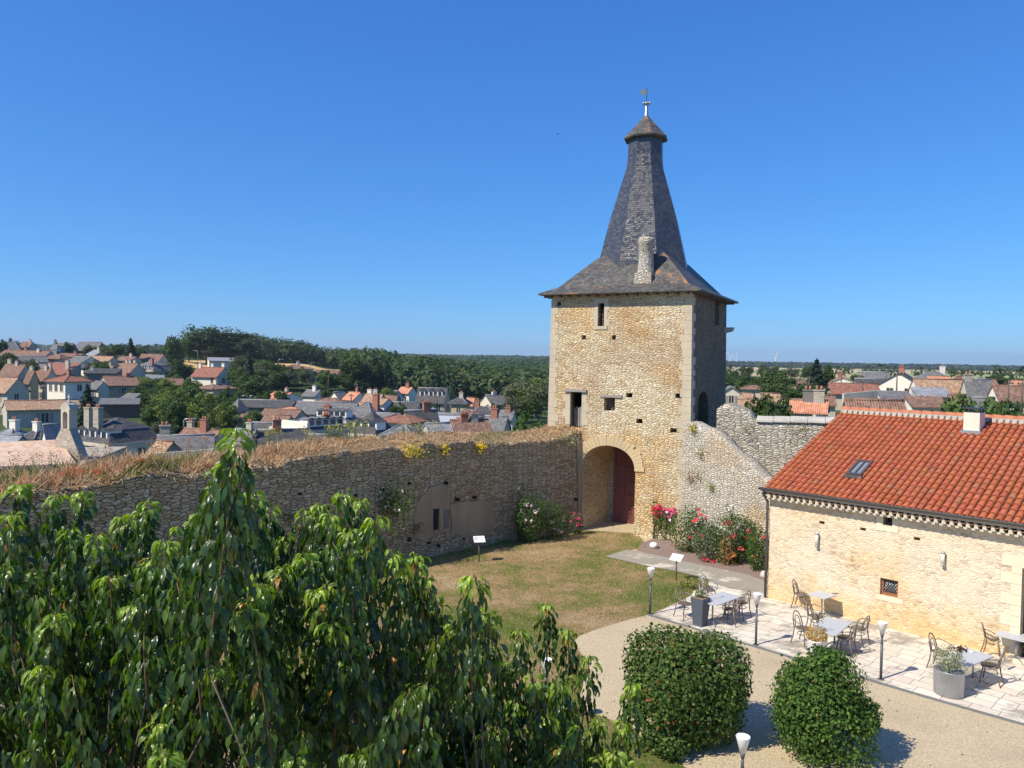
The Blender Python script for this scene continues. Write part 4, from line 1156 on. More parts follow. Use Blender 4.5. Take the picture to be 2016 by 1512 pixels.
def arch_prof(x0, x1, zs, za, zb=-.55):
    c_, r_ = (x0+x1)/2, (x1-x0)/2
    return [(x0, zb)] + [(c_-r_*math.cos(math.pi*k/NA), zs+(za-zs)*math.sin(math.pi*k/NA)**.9) for k in range(NA+1)] + [(x1, zb)]
pf = arch_prof(a0, a1, ZS, ZA); pb = arch_prof(xg-.35, a1+.25, ZS-.05, ZA-.05)
cut2 = MB()
cut2.hull([(x,-.4,z) for x,z in arch_prof(a0-.0, a1, ZS, ZA)], [(x,2.55,z) for x,z in pb])
def rectcut(m, x0, x1, z0, z1, y0, y1): m.box(min(x0,x1), max(x0,x1), y0, y1, min(z0,z1), max(z0,z1))
s0, s1 = tf(1175,597), tf(1190.5,642)
cut3 = MB(); rectcut(cut3, s0.x+.06, s1.x-.03, s0.z, s1.z, -.5, 1.5)
d0, d1 = tf(1123.5,771), tf(1145.5,829)
rectcut(cut3, d0.x, d1.x, d0.z, d1.z-.35, -.5, 1.5)
q0, q1 = tf(1190,782), tf(1211,809)
rectcut(cut3, q0.x, q1.x, q0.z, q1.z, -.5, .9)
# window in the back wall, the sky is seen through both
b0 = tl(on_plane(1178,612, TO+TY_*TWD, TY_)); b1 = tl(on_plane(1194,648, TO+TY_*TWD, TY_))
rectcut(cut3, b0.x, b1.x, b0.z, b1.z, TWD-1.5, TWD+.6)
# right side: slit and arched door
r0, r1 = ts(1408,592), ts(1415,641)
cut3.box(TWW-1.5, TWW+.5, r0.y, r1.y, r1.z, r0.z)
e0, e1 = ts(1371,772), ts(1391,832)
cut4 = MB()
NA = 10
pr = arch_prof(e0.y, e1.y, e0.z-.75, e0.z, e1.z-.1)
cut4.hull([(TWW-.9,y,z) for y,z in pr], [(TWW+.5,y,z) for y,z in pr])
for x, y in [(1240,778),(1337,779),(1327,847),(1150,664),(1209,664),(1101,598),(1260,829)]:
    c = tf(x, y); w_ = .17 if y > 700 else .12
    cut3.box(c.x-w_, c.x+w_*.8, -.4, .5, c.z-.11, c.z+.10)
tmp = []
for cm in (cut, cut2, cut3, cut4):
    me_c = cm.mesh('cut', [M['void']])
    o = bpy.data.objects.new('cut', me_c); COL.objects.link(o); o.parent = tower; tmp.append(o)
    # outward normals for the boolean
    import bmesh
    b_ = bmesh.new(); b_.from_mesh(me_c); bmesh.ops.recalc_face_normals(b_, faces=b_.faces[:]); b_.to_mesh(me_c); b_.free()
    md = body.modifiers.new('b', 'BOOLEAN'); md.operation = 'DIFFERENCE'; md.solver = 'EXACT'; md.object = o
    if cm is cut3: md.use_self = True
bpy.context.view_layer.update()
dg = bpy.context.evaluated_depsgraph_get()
me_n = bpy.data.meshes.new_from_object(body.evaluated_get(dg), preserve_all_data_layers=False, depsgraph=dg)
body.modifiers.clear()
body.data = me_n
for o in tmp: bpy.data.objects.remove(o, do_unlink=True)
me_n.materials.clear()
for m_ in (M['tower'], M['tower_side_shaded'], M['void']): me_n.materials.append(m_)
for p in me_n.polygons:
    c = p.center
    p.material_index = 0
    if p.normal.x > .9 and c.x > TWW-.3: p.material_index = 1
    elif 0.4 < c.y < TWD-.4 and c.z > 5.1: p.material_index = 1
while me_n.uv_layers: me_n.uv_layers.remove(me_n.uv_layers[0])
auto_uv(me_n)

# passage floor, gate
gdep = 2.4
fl = MB(); fl.poly([(a0-.1,-.05,.004),(a1+.1,-.05,.004),(a1+.3,2.55,-.2),(xg-.4,2.55,-.2)])
o = fl.build('passage_floor', M['gravel']); o.parent = None; o.location = (TO.x, TO.y, 0); o.rotation_euler = (0,0,TYAW); struct(o)
gt = MB()
gx0, gx1 = xg-.02, a1+.24
gt.box(gx0, gx1, gdep, gdep+.08, -.25, ZA)
gate = gt.build('gate', M['gate_red'], tower)
gt = MB()
pw = (gx1-gx0)
for x0,x1,z0,z1 in [(gx0,gx0+.13,-.2,3.9),(gx0+.50,gx0+.60,-.2,3.9),(gx1-.12,gx1,-.2,3.9)]:
    gt.box(x0,x1,gdep-.05,gdep-.001,z0,z1)
for z in (-.15,.55,1.35,2.0,2.75,3.5):
    gt.box(gx0+.131,gx0+.499,gdep-.04,gdep-.001,z,z+.11); gt.box(gx0+.601,gx1-.121,gdep-.04,gdep-.001,z,z+.11)
def brace(x0,z0,x1,z1,w=.06):
    dx,dz = x1-x0, z1-z0; l = math.hypot(dx,dz); nx,nz = -dz/l*w, dx/l*w
    gt.hull([(x0-nx,gdep-.03,z0-nz),(x1-nx,gdep-.03,z1-nz),(x1+nx,gdep-.03,z1+nz),(x0+nx,gdep-.03,z0+nz)],[(x0-nx,gdep-.002,z0-nz),(x1-nx,gdep-.002,z1-nz),(x1+nx,gdep-.002,z1+nz),(x0+nx,gdep-.002,z0+nz)])
brace(gx0+.65,.67,gx1-.15,1.33); brace(gx0+.65,2.1,gx1-.15,2.74)
gt.build('gate_rail', M['gate_red'], gate)

# voussoirs and quoins
vo_ = MB()
rr = random.Random(3)
NV = 25
def arch_pt(f, e):
    th = math.pi*f
    return (AC-(AR+e)*math.cos(th), ZS+(ZA-ZS+e)*math.sin(th)**.9)
for k in range(NV):
    f0, f1 = (k+.025)/NV, (k+.975)/NV
    e = .42+rr.uniform(-.07,.14)
    y = -.092-rr.uniform(0,.02)
    if arch_pt(f0,0)[1] < .0: continue
    p = [arch_pt(f0,.0),arch_pt(f1,.0),arch_pt(f1,e),arch_pt(f0,e)]
    vo_.hull([(x,y,z) for x,z in p],[(x,.05,z) for x,z in p])
vo_.build('arch_ring', M['ashlar_warm'], tower)
qo = MB(); ql = MB()
z = .3
k = 0
while z < ZW-.1:
    hh_ = rr.uniform(.24,.40); l1 = rr.uniform(.38,.62) if k%2 else rr.uniform(.26,.42); l2 = rr.uniform(.28,.42) if k%2 else rr.uniform(.5,.75)
    t_ = bx_*(1-z/ZW)
    z1 = min(z+hh_, ZW-.02)
    qo.box(TWW-l1, TWW+t_+.012, -t_*.6-.012, l2, z+.008, z1)
    l1 = l1*.8
    if z > 4.9: ql.box(-t_-.012, l1, -t_*.6-.012, .4, z+.008, z1)
    z += hh_; k += 1
qo.build('quoin', M['quoin'], tower); ql.build('quoin', M['quoin'], tower)
su = MB()
def surround(m, x0,x1,z0,z1,w=.22,y=-.012,yb=.12,top=True,bot=True,sides='lr'):
    zz = z0
    i = 0
    while zz < z1-.05:
        h_ = min(rr.uniform(.28,.42), z1-zz); a_ = w*(1.5 if i%2 else 1.0); b__ = w*(1.0 if i%2 else 1.5)
        if 'l' in sides: m.box(x0-a_, x0+.005, y-bx_*.6*(1-zz/ZW), yb, zz+.006, zz+h_)
        if 'r' in sides: m.box(x1-.005, x1+b__, y-bx_*.6*(1-zz/ZW), yb, zz+.006, zz+h_)
        zz += h_; i += 1
    if top: m.box(x0-w*1.2, x1+w*1.2, y-.01-bx_*.6*(1-z1/ZW), yb, z1, z1+.24)
    if bot: m.box(x0-w, x1+w, y-.03-bx_*.6*(1-z0/ZW), yb, z0-.16, z0)
surround(su, s0.x+.06, s1.x-.03, s1.z, s0.z, .17)
su.build('window_surround', M['quoin'], tower); su = MB()
surround(su, d0.x, d1.x, d1.z-.2, d0.z, .25, top=False, bot=False, sides='l'); su.build('door_jamb', M['quoin'], tower); su = MB()
surround(su, d0.x, d1.x, d1.z-.2, d0.z, .25, top=False, bot=False, sides='r')
su.build('door_jamb', M['quoin'], tower)
su = MB()
su.box(d0.x-.3, d1.x+.25, -.16, .1, d0.z, d0.z+.13); su.build('lintel', M['wood_grey'], tower); su = MB(); su.box(q0.x-.2, q1.x+.35, -.10, .1, q0.z, q0.z+.12)
su.build('lintel', M['wood_grey'], tower)
ba = MB()
w_ = (s1.x-s0.x)
for z in np.linspace(s1.z+.12, s0.z-.35, 4): ba.box(s0.x+.06, s1.x-.03, .25,.29, z, z+.035)
ba.box((s0.x+s1.x)/2, (s0.x+s1.x)/2+.03, .23,.27, s1.z, s0.z-.3)
ba.box(s0.x+.055, s0.x+.10, .2,.3, s1.z, s0.z)
ba.build('window_bars', M['wood_dark'], tower)
dg_ = MB()
for k in range(5):
    x = d0.x+.06+(d1.x-d0.x-.12)*(k+.1)/5
    dg_.box(x, x+.07, .35,.38, d1.z-.3, d1.z+.62+ (k%2)*.05)
dg_.box(d0.x+.03,d1.x-.03,.381,.41,d1.z+.35,d1.z+.43); dg_.box(d0.x+.03,d1.x-.03,.381,.41,d1.z-.15,d1.z-.07)
dg_.build('picket_gate', M['wood_grey'], tower)
sh = MB(); sh.box(q0.x+.02,q1.x-.02,.35,.40,q1.z,q0.z); sh.box(q0.x+.3,q0.x+.34,.30,.349,q1.z,q0.z)
sh.build('shutter', M['wood_dark'], tower)
db = MB(); db.box(TWW-.42,TWW-.36,e0.y-.05,e1.y+.05,e1.z-.1,e0.z+.05); db.build('side_door', M['wood_dark'], tower)
co_ = MB(); c = ts(1425,652); co_.hull([(TWW,TWD-.5,c.z-.1),(TWW+.42,TWD-.5,c.z+.0),(TWW+.42,TWD-.1,c.z),(TWW,TWD-.1,c.z-.1)],[(TWW,TWD-.5,c.z+.2),(TWW+.48,TWD-.5,c.z+.2),(TWW+.48,TWD-.1,c.z+.2),(TWW,TWD-.1,c.z+.2)])
co_.build('corbel', M['ashlar_grey'], tower)

# roof skirt, spire, cap
ov = .52
cxy = TWW/2
ze = ZW-.22
sk = MB()
def ring(h, z): return [(cxy-h,cxy-h,z),(cxy+h,cxy-h,z),(cxy+h,cxy+h,z),(cxy-h,cxy+h,z)]
H0 = TWW/2+ov
rings = [(H0, ze), (H0, ze+.09), (H0-.75, ze+.42), (1.9, ze+1.62+.25), (1.0, ze+2.6)]
vv = []
for h, z in rings: vv += ring(h, z)
ff = [(0,3,2,1)]
for i in range(len(rings)-1):
    for k in range(4):
        j = (k+1) % 4
        ff.append((i*4+k, i*4+j, i*4+4+j, i*4+4+k))
sk.add(vv, ff)
sk.build('roof_skirt', M['skirt'], tower)
raf = MB()
for k in range(15):
    u = .1+k*(TWW+.3)/15-.1
    raf.box(u,u+.09,-ov+.08,.0,ze-.10,ze-.002); raf.box(TWW,TWW+ov-.08,u,u+.09,ze-.10,ze-.002)
    raf.box(-ov+.08,0,u,u+.09,ze-.10,ze-.002)
raf.build('rafter_ends', M['wood_dark'], tower)
cen = tower.location + TX_*cxy + TY_*cxy
# direction of the ridge turned 15 degrees to the right of the viewer
tocam = math.atan2(-cen.y, -cen.x)
rot = tocam + R(16) - TYAW
sp = MB()
def zpx(y): return at(1268, y, cen.y).z
prof = [(2.42, zpx(547)), (2.36, zpx(523)), (1.78, zpx(434)), (1.30, zpx(373)), (.98, zpx(334)), (.915, zpx(312)), (.90, zpx(268))]
prof = [(r_*1.0, z) for r_, z in prof]
lean = .0
vv = []; ff = []
for r_, z in prof:
    for k in range(8):
        a = rot+k*math.pi/4
        vv.append((cxy+r_*math.cos(a), cxy+r_*math.sin(a), z))
for i in range(len(prof)-1):
    for k in range(8):
        ff.append((i*8+k, i*8+(k+1)%8, i*8+8+(k+1)%8, i*8+8+k))
sp.add(vv, ff)
sp.build('spire', M['spire'], tower)
cp = MB()
cp.lathe([(1.12, zpx(277)), (1.16, zpx(277)+.08), (.55, zpx(248)), (.10, zpx(228))], (cxy,cxy,0), 8, 0, False, rot)
cp.build('spire_cap', M['skirt'], tower)
fi = MB()
fi.lathe([(.17,zpx(236)),(.11,zpx(228)),(.07,zpx(207)),(.05,zpx(205)),(.20,zpx(205)+.02),(.16,zpx(205)+.06),(.05,zpx(200))], (cxy,cxy,0), 10)
for k in range(6):
    a = k*math.pi/3
    fi.tube([(cxy+.05*math.cos(a),cxy+.05*math.sin(a),zpx(204)),(cxy+.2*math.cos(a),cxy+.2*math.sin(a),zpx(203)+.03),(cxy+.23*math.cos(a),cxy+.23*math.sin(a),zpx(207))], [.03,.03,.015], 5)
fi.build('finial', M['lead'], tower)
va = MB()
va.tube([(cxy,cxy,zpx(202)),(cxy,cxy,zpx(172))], .018, 5)
va.build('weather_vane_rod', M['iron'], tower)
va = MB()
# small pennant, swallow tailed
vz = zpx(182)
q = [(-.02,.12),(-.16,.16),(-.30,.08),(-.24,.0),(-.33,-.10),(-.20,-.14),(-.10,-.06),(-.02,-.10)]
ux, uy = math.cos(-TYAW), math.sin(-TYAW)
va.hull([(cxy+x*ux, cxy+x*uy-.006, vz+z_) for x,z_ in q],[(cxy+x*ux, cxy+x*uy+.006, vz+z_) for x,z_ in q])
va.build('weather_vane', m_plain('gilt_copper', (.28,.29,.20), .5, .3), tower)
# round chimney stack on the front slope
cq = tf(1272, 553, -.05)
ch_ = MB()
cz0 = zpx(560)-.15
chx = tl(on_plane(1271, 540, TO+TY_*.75, TY_)).x
cht = tl(on_plane(1274, 468, TO+TY_*.85, TY_)).z
ch_.box(chx-.42, chx+.42, .3, 1.2, ze, ze+1.0)
ch_.lathe([(.46,ze+.7),(.40,ze+1.1),(.36,ze+1.5),(.355,cht-.35),(.38,cht-.33),(.385,cht-.1),(.33,cht)], (chx,.78,0), 14)
ch_.build('chimney_stack', M['pale_rubble'], tower)
fs = MB(); fs.box(chx-.55, chx+.55, .14, 1.3, ze+.36, ze+.74)
fs = None

# ============================================================ stair wall between tower and annex
rng = random.Random(8)
SB = Vector((10.4, 31.4, 0)); sd_ = (SB-TW); sd_.z = 0; sdn = sd_.normalized(); snr = Vector((sdn.y, -sdn.x, 0))
if snr.dot(Vector((-1,-.3,0))) < 0: snr = -snr
SA = TW - TX_*.05
prs = []
for x, y in [(1352,834),(1378,833),(1400,842),(1416,849),(1436,868),(1455,889),(1482,908),(1509,935),(1530,950)]:
    q = on_plane(x, y, SA, snr); prs.append(((q-SA).dot(sdn), q.z))
Ls = max(p[0] for p in prs)
n_ = 60
V_, U_, F_ = [], [], []
fz = fbm(77); fo = fbm(90)
for i in range(n_+1):
    s = Ls*i/n_
    z = np.interp(s, [p[0] for p in prs], [p[1] for p in prs]) + float(fz(s*3))*.14
    p = SA+sdn*s
    row = [(p+snr*(.28+float(fo(s*2+k*7.7))*.05), -.3+(z+.3)*k/18, -.3+(z+.3)*k/18) for k in range(19)]
    row += [(p+snr*.05, z+.06, z+.3), (p-snr*.15, z+.04, z+.6), (p-snr*.4, z-.08, z+.9), (p-snr*.45, -.3, z+6)]
    for q, zz, v in row: V_.append((q.x,q.y,zz)); U_.append((s, v))
kk = 23
F_ = [(i*kk+k, (i+1)*kk+k, (i+1)*kk+k+1, i*kk+k+1) for i in range(n_) for k in range(kk-1)]
SW = tag(link('stair_wall', np_mesh('stair_wall', V_, F_, [M['pale_rubble']], uv=U_)), 'pale rubble wall with a sloping top descending from the tower to the red roofed house', 'wall')

# ============================================================ rampart behind, right of the tower
RA = Vector((9.55, 35.75, 0)); RB = Vector((17.5, 32.4, 0))
rd = (RB-RA).normalized(); rn = Vector((rd.y, -rd.x, 0))
prs = []
for x, y in [(1405,812),(1420,799),(1440,797),(1458,803),(1480,811),(1484,830),(1560,831),(1640,833),(1700,833)]:
    q = on_plane(x, y, RA, rn); prs.append(((q-RA).dot(rd), q.z))
Ls = 13.0; n_ = 90
V_, U_ = [], []
fz = fbm(177)
for i in range(n_+1):
    s = Ls*i/n_
    z = np.interp(s, [p[0] for p in prs], [p[1] for p in prs])
    step = s < prs[5][0]
    z += float(fz(s*3))*(.22 if step else .03)
    p = RA+rd*s
    row = [(p+rn*(float(fo(s*2+k*7.7))*.08), -.4+(z+.4)*k/20, -.4+(z+.4)*k/20) for k in range(21)]
    row += [(p-rn*.15, z+.02, z+.3), (p-rn*.7, z+.05, z+.9), (p-rn*1.0, z-.05, z+1.4), (p-rn*1.05, -3, z+6)]
    for q, zz, v in row: V_.append((q.x,q.y,zz)); U_.append((s, v))
kk = 25
F_ = [(i*kk+k, (i+1)*kk+k, (i+1)*kk+k+1, i*kk+k+1) for i in range(n_) for k in range(kk-1)]
RW = tag(link('rear_rampart', np_mesh('rear_rampart', V_, F_, [M['grey_rubble']], uv=U_)), 'grey rubble wall running behind the red roof with a white sloping coping', 'wall')
cp = MB()
sa, sb = prs[5][0]+.1, 12.0
zc = prs[6][1]
nb = 14
for k in range(nb):
    u0, u1 = sa+(sb-sa)*k/nb+.01, sa+(sb-sa)*(k+1)/nb-.01
    def Q(u, d_, z_): 
        q = RA+rd*u-rn*d_; return (q.x,q.y,z_)
    zt_ = float(np.interp(u0, [p[0] for p in prs], [p[1] for p in prs]))
    cp.hull([Q(u0,-.1,zt_),Q(u1,-.1,zt_),Q(u1,.6,zt_+.1),Q(u0,.6,zt_+.1)],[Q(u0,-.1,zt_+.09),Q(u1,-.1,zt_+.09),Q(u1,.6,zt_+.24),Q(u0,.6,zt_+.24)])
cp.build('coping', m_plain('white_coping', (.50,.47,.41), .8, var=.35, vs=2.5), RW)

# ============================================================ annex with the new red roof
annex = thing('annex_house', 'low stone house with a bright red canal tile roof beside the terrace', 'house', A0, AYAW)
AL, AD = 12.5, 6.0
ADn = Vector((-ADIR.y, ADIR.x, 0))
def al(p):
    q = p-A0; return Vector((q.dot(ADIR), q.dot(ADn), q.z))
def af(px, py): return al(on_plane(px, py, A0, ADn))
ZE = at(1513, 962, A0.y).z          # top of the wall
def roof_ray(px, py):
    P0 = A0+Vector((0,0,ZE+.12)); sl_ = SLP
    n = (Vector((0,0,1))-ADn*sl_).normalized()
    return al(on_plane(px, py, P0, n))
# slope from the top left corner of the roof
ridge_z = at(1655, 813, (A0+ADn*5.9).y).z
SLP = (ridge_z-ZE-.12)/5.9
wb = MB()
wb.box(0, AL, 0, AD, -.4, ZE)
wb.hull([(0,0,ZE),(0,AD,ZE),(0,AD,ZE+SLP*AD)], [(AL,0,ZE),(AL,AD,ZE),(AL,AD,ZE+SLP*AD)])
ab = wb.build('wall', [M['annex'], M['void']], annex)
cu = MB()
w0, w1 = af(1739,1012), af(1757,1036); cu.box(w0.x, w1.x, -.5,.4, w1.z, w0.z)
l0, l1 = af(1733,1137), af(1768,1186); l1x = af(1768,1160).x; cu.box(l0.x, l1x, -.5,.25, l1.z+.12, l0.z)
for x, y in [(1618,1029),(1699,1042),(1805,1061)]:
    c = af(x, y); cu.box(c.x-.09,c.x+.09,-.3,.3,c.z-.05,c.z+.05)
dd0 = af(2013,1118); cu.box(dd0.x, dd0.x+1.1, -.5,.35, .05, dd0.z)
me_c = cu.mesh('cut', [M['void']]); o = bpy.data.objects.new('cut', me_c); COL.objects.link(o); o.parent = annex
md = ab.modifiers.new('b', 'BOOLEAN'); md.operation = 'DIFFERENCE'; md.solver = 'EXACT'; md.object = o
bpy.context.view_layer.update(); dg = bpy.context.evaluated_depsgraph_get()
me_n = bpy.data.meshes.new_from_object(ab.evaluated_get(dg), preserve_all_data_layers=False, depsgraph=dg)
ab.modifiers.clear(); ab.data = me_n; bpy.data.objects.remove(o, do_unlink=True)
me_n.materials.clear(); me_n.materials.append(M['annex'])
me_n.polygons.foreach_set('material_index', [0]*len(me_n.polygons))
while me_n.uv_layers: me_n.uv_layers.remove(me_n.uv_layers[0])
auto_uv(me_n)
M['sur'] = m_plaster('annex_dressed_stone', (.74,.66,.48), .25, .5, .3, (.55,.44,.28))
# windows
wf = MB(); wf.box(w0.x,w1.x,.30,.34,w1.z,w0.z,0); win = wf.build('window', M['pane'], annex)
wf = MB(); wf.box(w0.x,w0.x+.06,.2,.295,w1.z,w0.z); wf.box(w0.x+.061,w1.x,.2,.295,w1.z,w1.z+.08); wf.box(w0.x+.061,w1.x,.22,.295,w0.z-.06,w0.z); wf.build('frame', M['wood_dark'], win)
M['frame_red'] = m_plain('russet_frame', (.28,.12,.06), .6, var=.2)
wf = MB(); wf.box(l0.x+.06,l1x-.06,.16,.18,l1.z+.18,l0.z-.06); win = wf.build('window', M['pane'], annex)
wf = MB()
X0,X1,Z0,Z1 = l0.x, l1x, l1.z+.12, l0.z
wf.box(X0,X0+.07,.10,.2,Z0,Z1); wf.box(X1-.07,X1,.10,.2,Z0,Z1); wf.box(X0+.071,X1-.071,.10,.2,Z0,Z0+.08); wf.box(X0+.071,X1-.071,.10,.2,Z1-.06,Z1)
wf.build('frame', M['frame_red'], win)
ld = MB()
nx_ = 5
W_, H_ = X1-X0-.14, Z1-Z0-.14
sp_ = W_/nx_
def clipseg(x0,z0,x1,z1):
    # Liang-Barsky against the pane
    t0,t1 = 0,1
    dx,dz = x1-x0,z1-z0
    for p,q in ((-dx,x0-0),(dx,W_-x0),(-dz,z0-0),(dz,H_-z0)):
        if abs(p) < 1e-9:
            if q < 0: return None
        else:
            r_ = q/p
            if p < 0: t0 = max(t0,r_)
            else: t1 = min(t1,r_)
    if t0 >= t1: return None
    return (x0+dx*t0,z0+dz*t0,x0+dx*t1,z0+dz*t1)
for k in range(-12, 24):
    for sg in (1,-1):
        x0 = k*sp_
        s_ = clipseg(x0, 0 if sg > 0 else H_, x0+H_/1.45, H_ if sg > 0 else 0)
        if s_: ld.tube([(X0+.07+s_[0],.15,Z0+.08+s_[1]),(X0+.07+s_[2],.15,Z0+.08+s_[3])], .009, 4)
ld.build('lead_lattice', M['lead'], win)
sr = MB()
sr.box(w0.x-.2,w0.x,-.012,.1,w1.z-.05,w0.z); sr.box(w1.x,w1.x+.17,-.012,.1,w1.z-.05,w0.z); sr.box(w0.x-.2,w1.x+.17,-.02,.1,w1.z-.19,w1.z-.05)
sr.build('stone_surround', M['sur'], annex); sr = MB(); sr.box(X0-.13,X1+.15,-.012,.1,Z0-.16,Z0-.001)
sr.build('window_sill', M['sur'], annex); sr = MB()
dx_ = dd0.x
for k in range(9):
    z = .05+k*.3
    if z > dd0.z: break
    e_ = .5 if k%2 else .25
    sr.box(dx_-e_, dx_, -.015,.1, z, min(z+.29, dd0.z))
sr.box(dx_-.5, dx_+1.6, -.02,.1, dd0.z, dd0.z+.3)
sr.box(dx_-.1, dx_+1.3, -.25,.1, 0.013, .12)
sr.build('stone_surround', M['sur'], annex)
dr = MB(); dr.box(dx_,dx_+1.1,.28,.34,.05,dd0.z); dr.build('door', M['wood_dark'], annex)
# genoise
ge = MB()
ge.box(-.10, AL, -.26, -.001, ZE-.33, ZE-.262, 0)
nsp = .212
k = 0
x = .0
while x < AL:
    r_ = .082
    # upturned half tile, its hollow in shadow, white mortar teeth between
    arcp = [(x+r_*math.cos(math.pi*j/6)*-1, ZE-.09-r_*math.sin(math.pi*j/6)) for j in range(7)]
    arcq = [(x+(r_-.02)*math.cos(math.pi*j/6)*-1, ZE-.09-(r_-.02)*math.sin(math.pi*j/6)) for j in range(7)]
    for j in range(6):
        ge.hull([(arcp[j][0],-.36,arcp[j][1]),(arcp[j+1][0],-.36,arcp[j+1][1]),(arcp[j+1][0],0,arcp[j+1][1]),(arcp[j][0],0,arcp[j][1])],
                [(arcq[j][0],-.36,arcq[j][1]),(arcq[j+1][0],-.36,arcq[j+1][1]),(arcq[j+1][0],0,arcq[j+1][1]),(arcq[j][0],0,arcq[j][1])], 1)
    ge.hull([(x+r_+.003,-.345,ZE-.09),(x+nsp-r_-.003,-.345,ZE-.09),(x+nsp-.02,-.345,ZE-.255),(x+.02+r_*.6,-.345,ZE-.255)], [(x+r_+.003,0,ZE-.09),(x+nsp-r_-.003,0,ZE-.09),(x+nsp-.02,0,ZE-.255),(x+.02+r_*.6,0,ZE-.255)], 0)
    x += nsp
ge.box(-.10, AL, -.35, -.001, ZE-.085, ZE+.0, 0)
ge.build('cornice', [M['w_beige'], m_plain('cornice_tile', (.30,.17,.11), .85, var=.3)], annex)
# tiles
rt_ = np.random.RandomState(4)
Vt, Ft, Tt = [], [], []
off = 0
slen = math.hypot(1, SLP)
ea = Vector((0, 1/slen, SLP/slen)); en = Vector((0, -SLP/slen, 1/slen))
base0 = Vector((0, -.30, ZE+.12-.30*SLP))
Lr = (5.85+.30)*slen
sky0 = roof_ray(1668,939); sky1 = Vector((roof_ray(1699,941).x, roof_ray(1698,913).y, 0))
chm = roof_ray(1906,856)
nseg = 5
cx_ = -.06
TP = .208
while cx_ < AL+.1:
    s_ = 0.0
    jx = rt_.uniform(-.008,.008)
    while s_ < Lr-.05:
        L1 = min(.40, Lr-s_)
        yl = -.30 + (s_+.2)/slen
        if sky0.x-.02 < cx_ < sky1.x-.15+.05 and sky0.y-.1 < yl < sky1.y-.1: s_ += .335; continue
        r0_, r1_ = .088+rt_.uniform(-.003,.004), .070
        c0_ = base0+ea*s_+en*(.035+rt_.uniform(0,.008)); c1_ = base0+ea*(s_+L1)+en*(.010)
        xj = rt_.uniform(-.006,.006)
        tone = np.array([1,1,1])*rt_.uniform(.84,1.14) * np.array([1, rt_.uniform(.9,1.2), rt_.uniform(.85,1.25)])
        tone = np.clip(np.array([.39,.110,.052])*tone*1.05, 0, 1)
        if rt_.rand() < .02: tone = np.array([.34,.16,.085])
        for cc, rr_ in ((c0_, r0_), (c1_, r1_)):
            for j in range(nseg+1):
                th = math.pi*j/nseg
                q = cc + Vector((cx_+jx+xj+rr_*-math.cos(th), 0, 0)) + en*(rr_*math.sin(th)*.95)
                Vt.append(q); Tt.append(tone)
        # front lip
        for j in range(nseg+1):
            th = math.pi*j/nseg
            q = c0_ + Vector((cx_+jx+xj+(r0_-.016)*-math.cos(th), 0, 0)) + en*((r0_-.016)*math.sin(th)*.95)
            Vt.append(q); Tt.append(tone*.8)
        n6 = nseg+1
        for j in range(nseg):
            Ft.append((off+j, off+j+1, off+n6+j+1, off+n6+j)[::-1])
            Ft.append((off+2*n6+j, off+2*n6+j+1, off+j+1, off+j)[::-1])
        off += 3*n6
        s_ += .335
    cx_ += TP
link('tile_covers', np_mesh('tile_covers', [tuple(v) for v in Vt], Ft, [M['terracotta']], tint=Tt), annex)
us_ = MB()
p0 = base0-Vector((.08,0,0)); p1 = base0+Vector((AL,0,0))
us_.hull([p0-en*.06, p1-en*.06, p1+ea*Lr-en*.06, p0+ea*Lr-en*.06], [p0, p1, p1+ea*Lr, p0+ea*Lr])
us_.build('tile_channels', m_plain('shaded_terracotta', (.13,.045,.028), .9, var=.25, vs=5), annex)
rdg = MB()
zr_ = ZE+.12+SLP*5.88
rdg.box(-.1, AL, 5.78, 6.12, zr_-.25, zr_+.16, 0)
nteeth = int(AL/TP)
for k in range(nteeth):
    x = k*TP
    rdg.hull([(x+.06,5.66,zr_+.0),(x+.15,5.66,zr_+.0),(x+.15,5.779,zr_+.0),(x+.06,5.779,zr_+.0)],[(x+.03,5.74,zr_+.14),(x+.18,5.74,zr_+.14),(x+.18,5.779,zr_+.14),(x+.03,5.779,zr_+.14)], 0)
o_ = rdg.build('ridge_mortar', m_plain('lime_mortar', (.38,.35,.29), .95, var=.3, vs=14, bump=.5), annex)
rdg = MB()
x = -.12
while x < AL:
    rdg.tube([(x,5.95,zr_+.15),(x+.43,5.95,zr_+.135)], [.135,.115], 10, 0)
    x += .38
rdg.build('ridge_cap', m_plain('ridge_tile', (.46,.17,.09), .85, var=.3, vs=3), annex)
# gutter and downpipe
gu = MB()
gy, gzz = -.44, ZE+.075
n8 = 8
pr_ = [(gy+.085*math.cos(math.pi+math.pi*j/n8), gzz+.085*math.sin(math.pi+math.pi*j/n8)) for j in range(n8+1)]
pi_ = [(gy+.075*math.cos(math.pi+math.pi*j/n8), gzz+.075*math.sin(math.pi+math.pi*j/n8)+.004) for j in range(n8+1)]
for (y0_,z0_),(y1_,z1_),(u0_,v0_),(u1_,v1_) in zip(pr_, pr_[1:], pi_, pi_[1:]):
    gu.hull([(-.18,y0_,z0_),(-.18,y1_,z1_),(-.18,u1_,v1_),(-.18,u0_,v0_)], [(AL,y0_,z0_),(AL,y1_,z1_),(AL,u1_,v1_),(AL,u0_,v0_)])
gu.tube([(-.18,gy-.085,gzz),(AL,gy-.085,gzz)], .014, 5)
gu.box(-.185,-.178,gy-.085,gy+.085,gzz-.085,gzz)
gu.build('gutter', M['zinc_brown'], annex)
gu = MB(); gu.tube([(-.05,gy,gzz-.07),(-.05,gy+.03,gzz-.2),(-.05,-.08,ZE-.45),(-.05,-.07,ZE-.6),(-.05,-.07,.02)], .048, 8)
for z in (.9,2.2): gu.lathe([(.058,0),(.058,.06)], (-.05,-.07,z), 8)
gu.build('downpipe', M['zinc_brown'], annex)
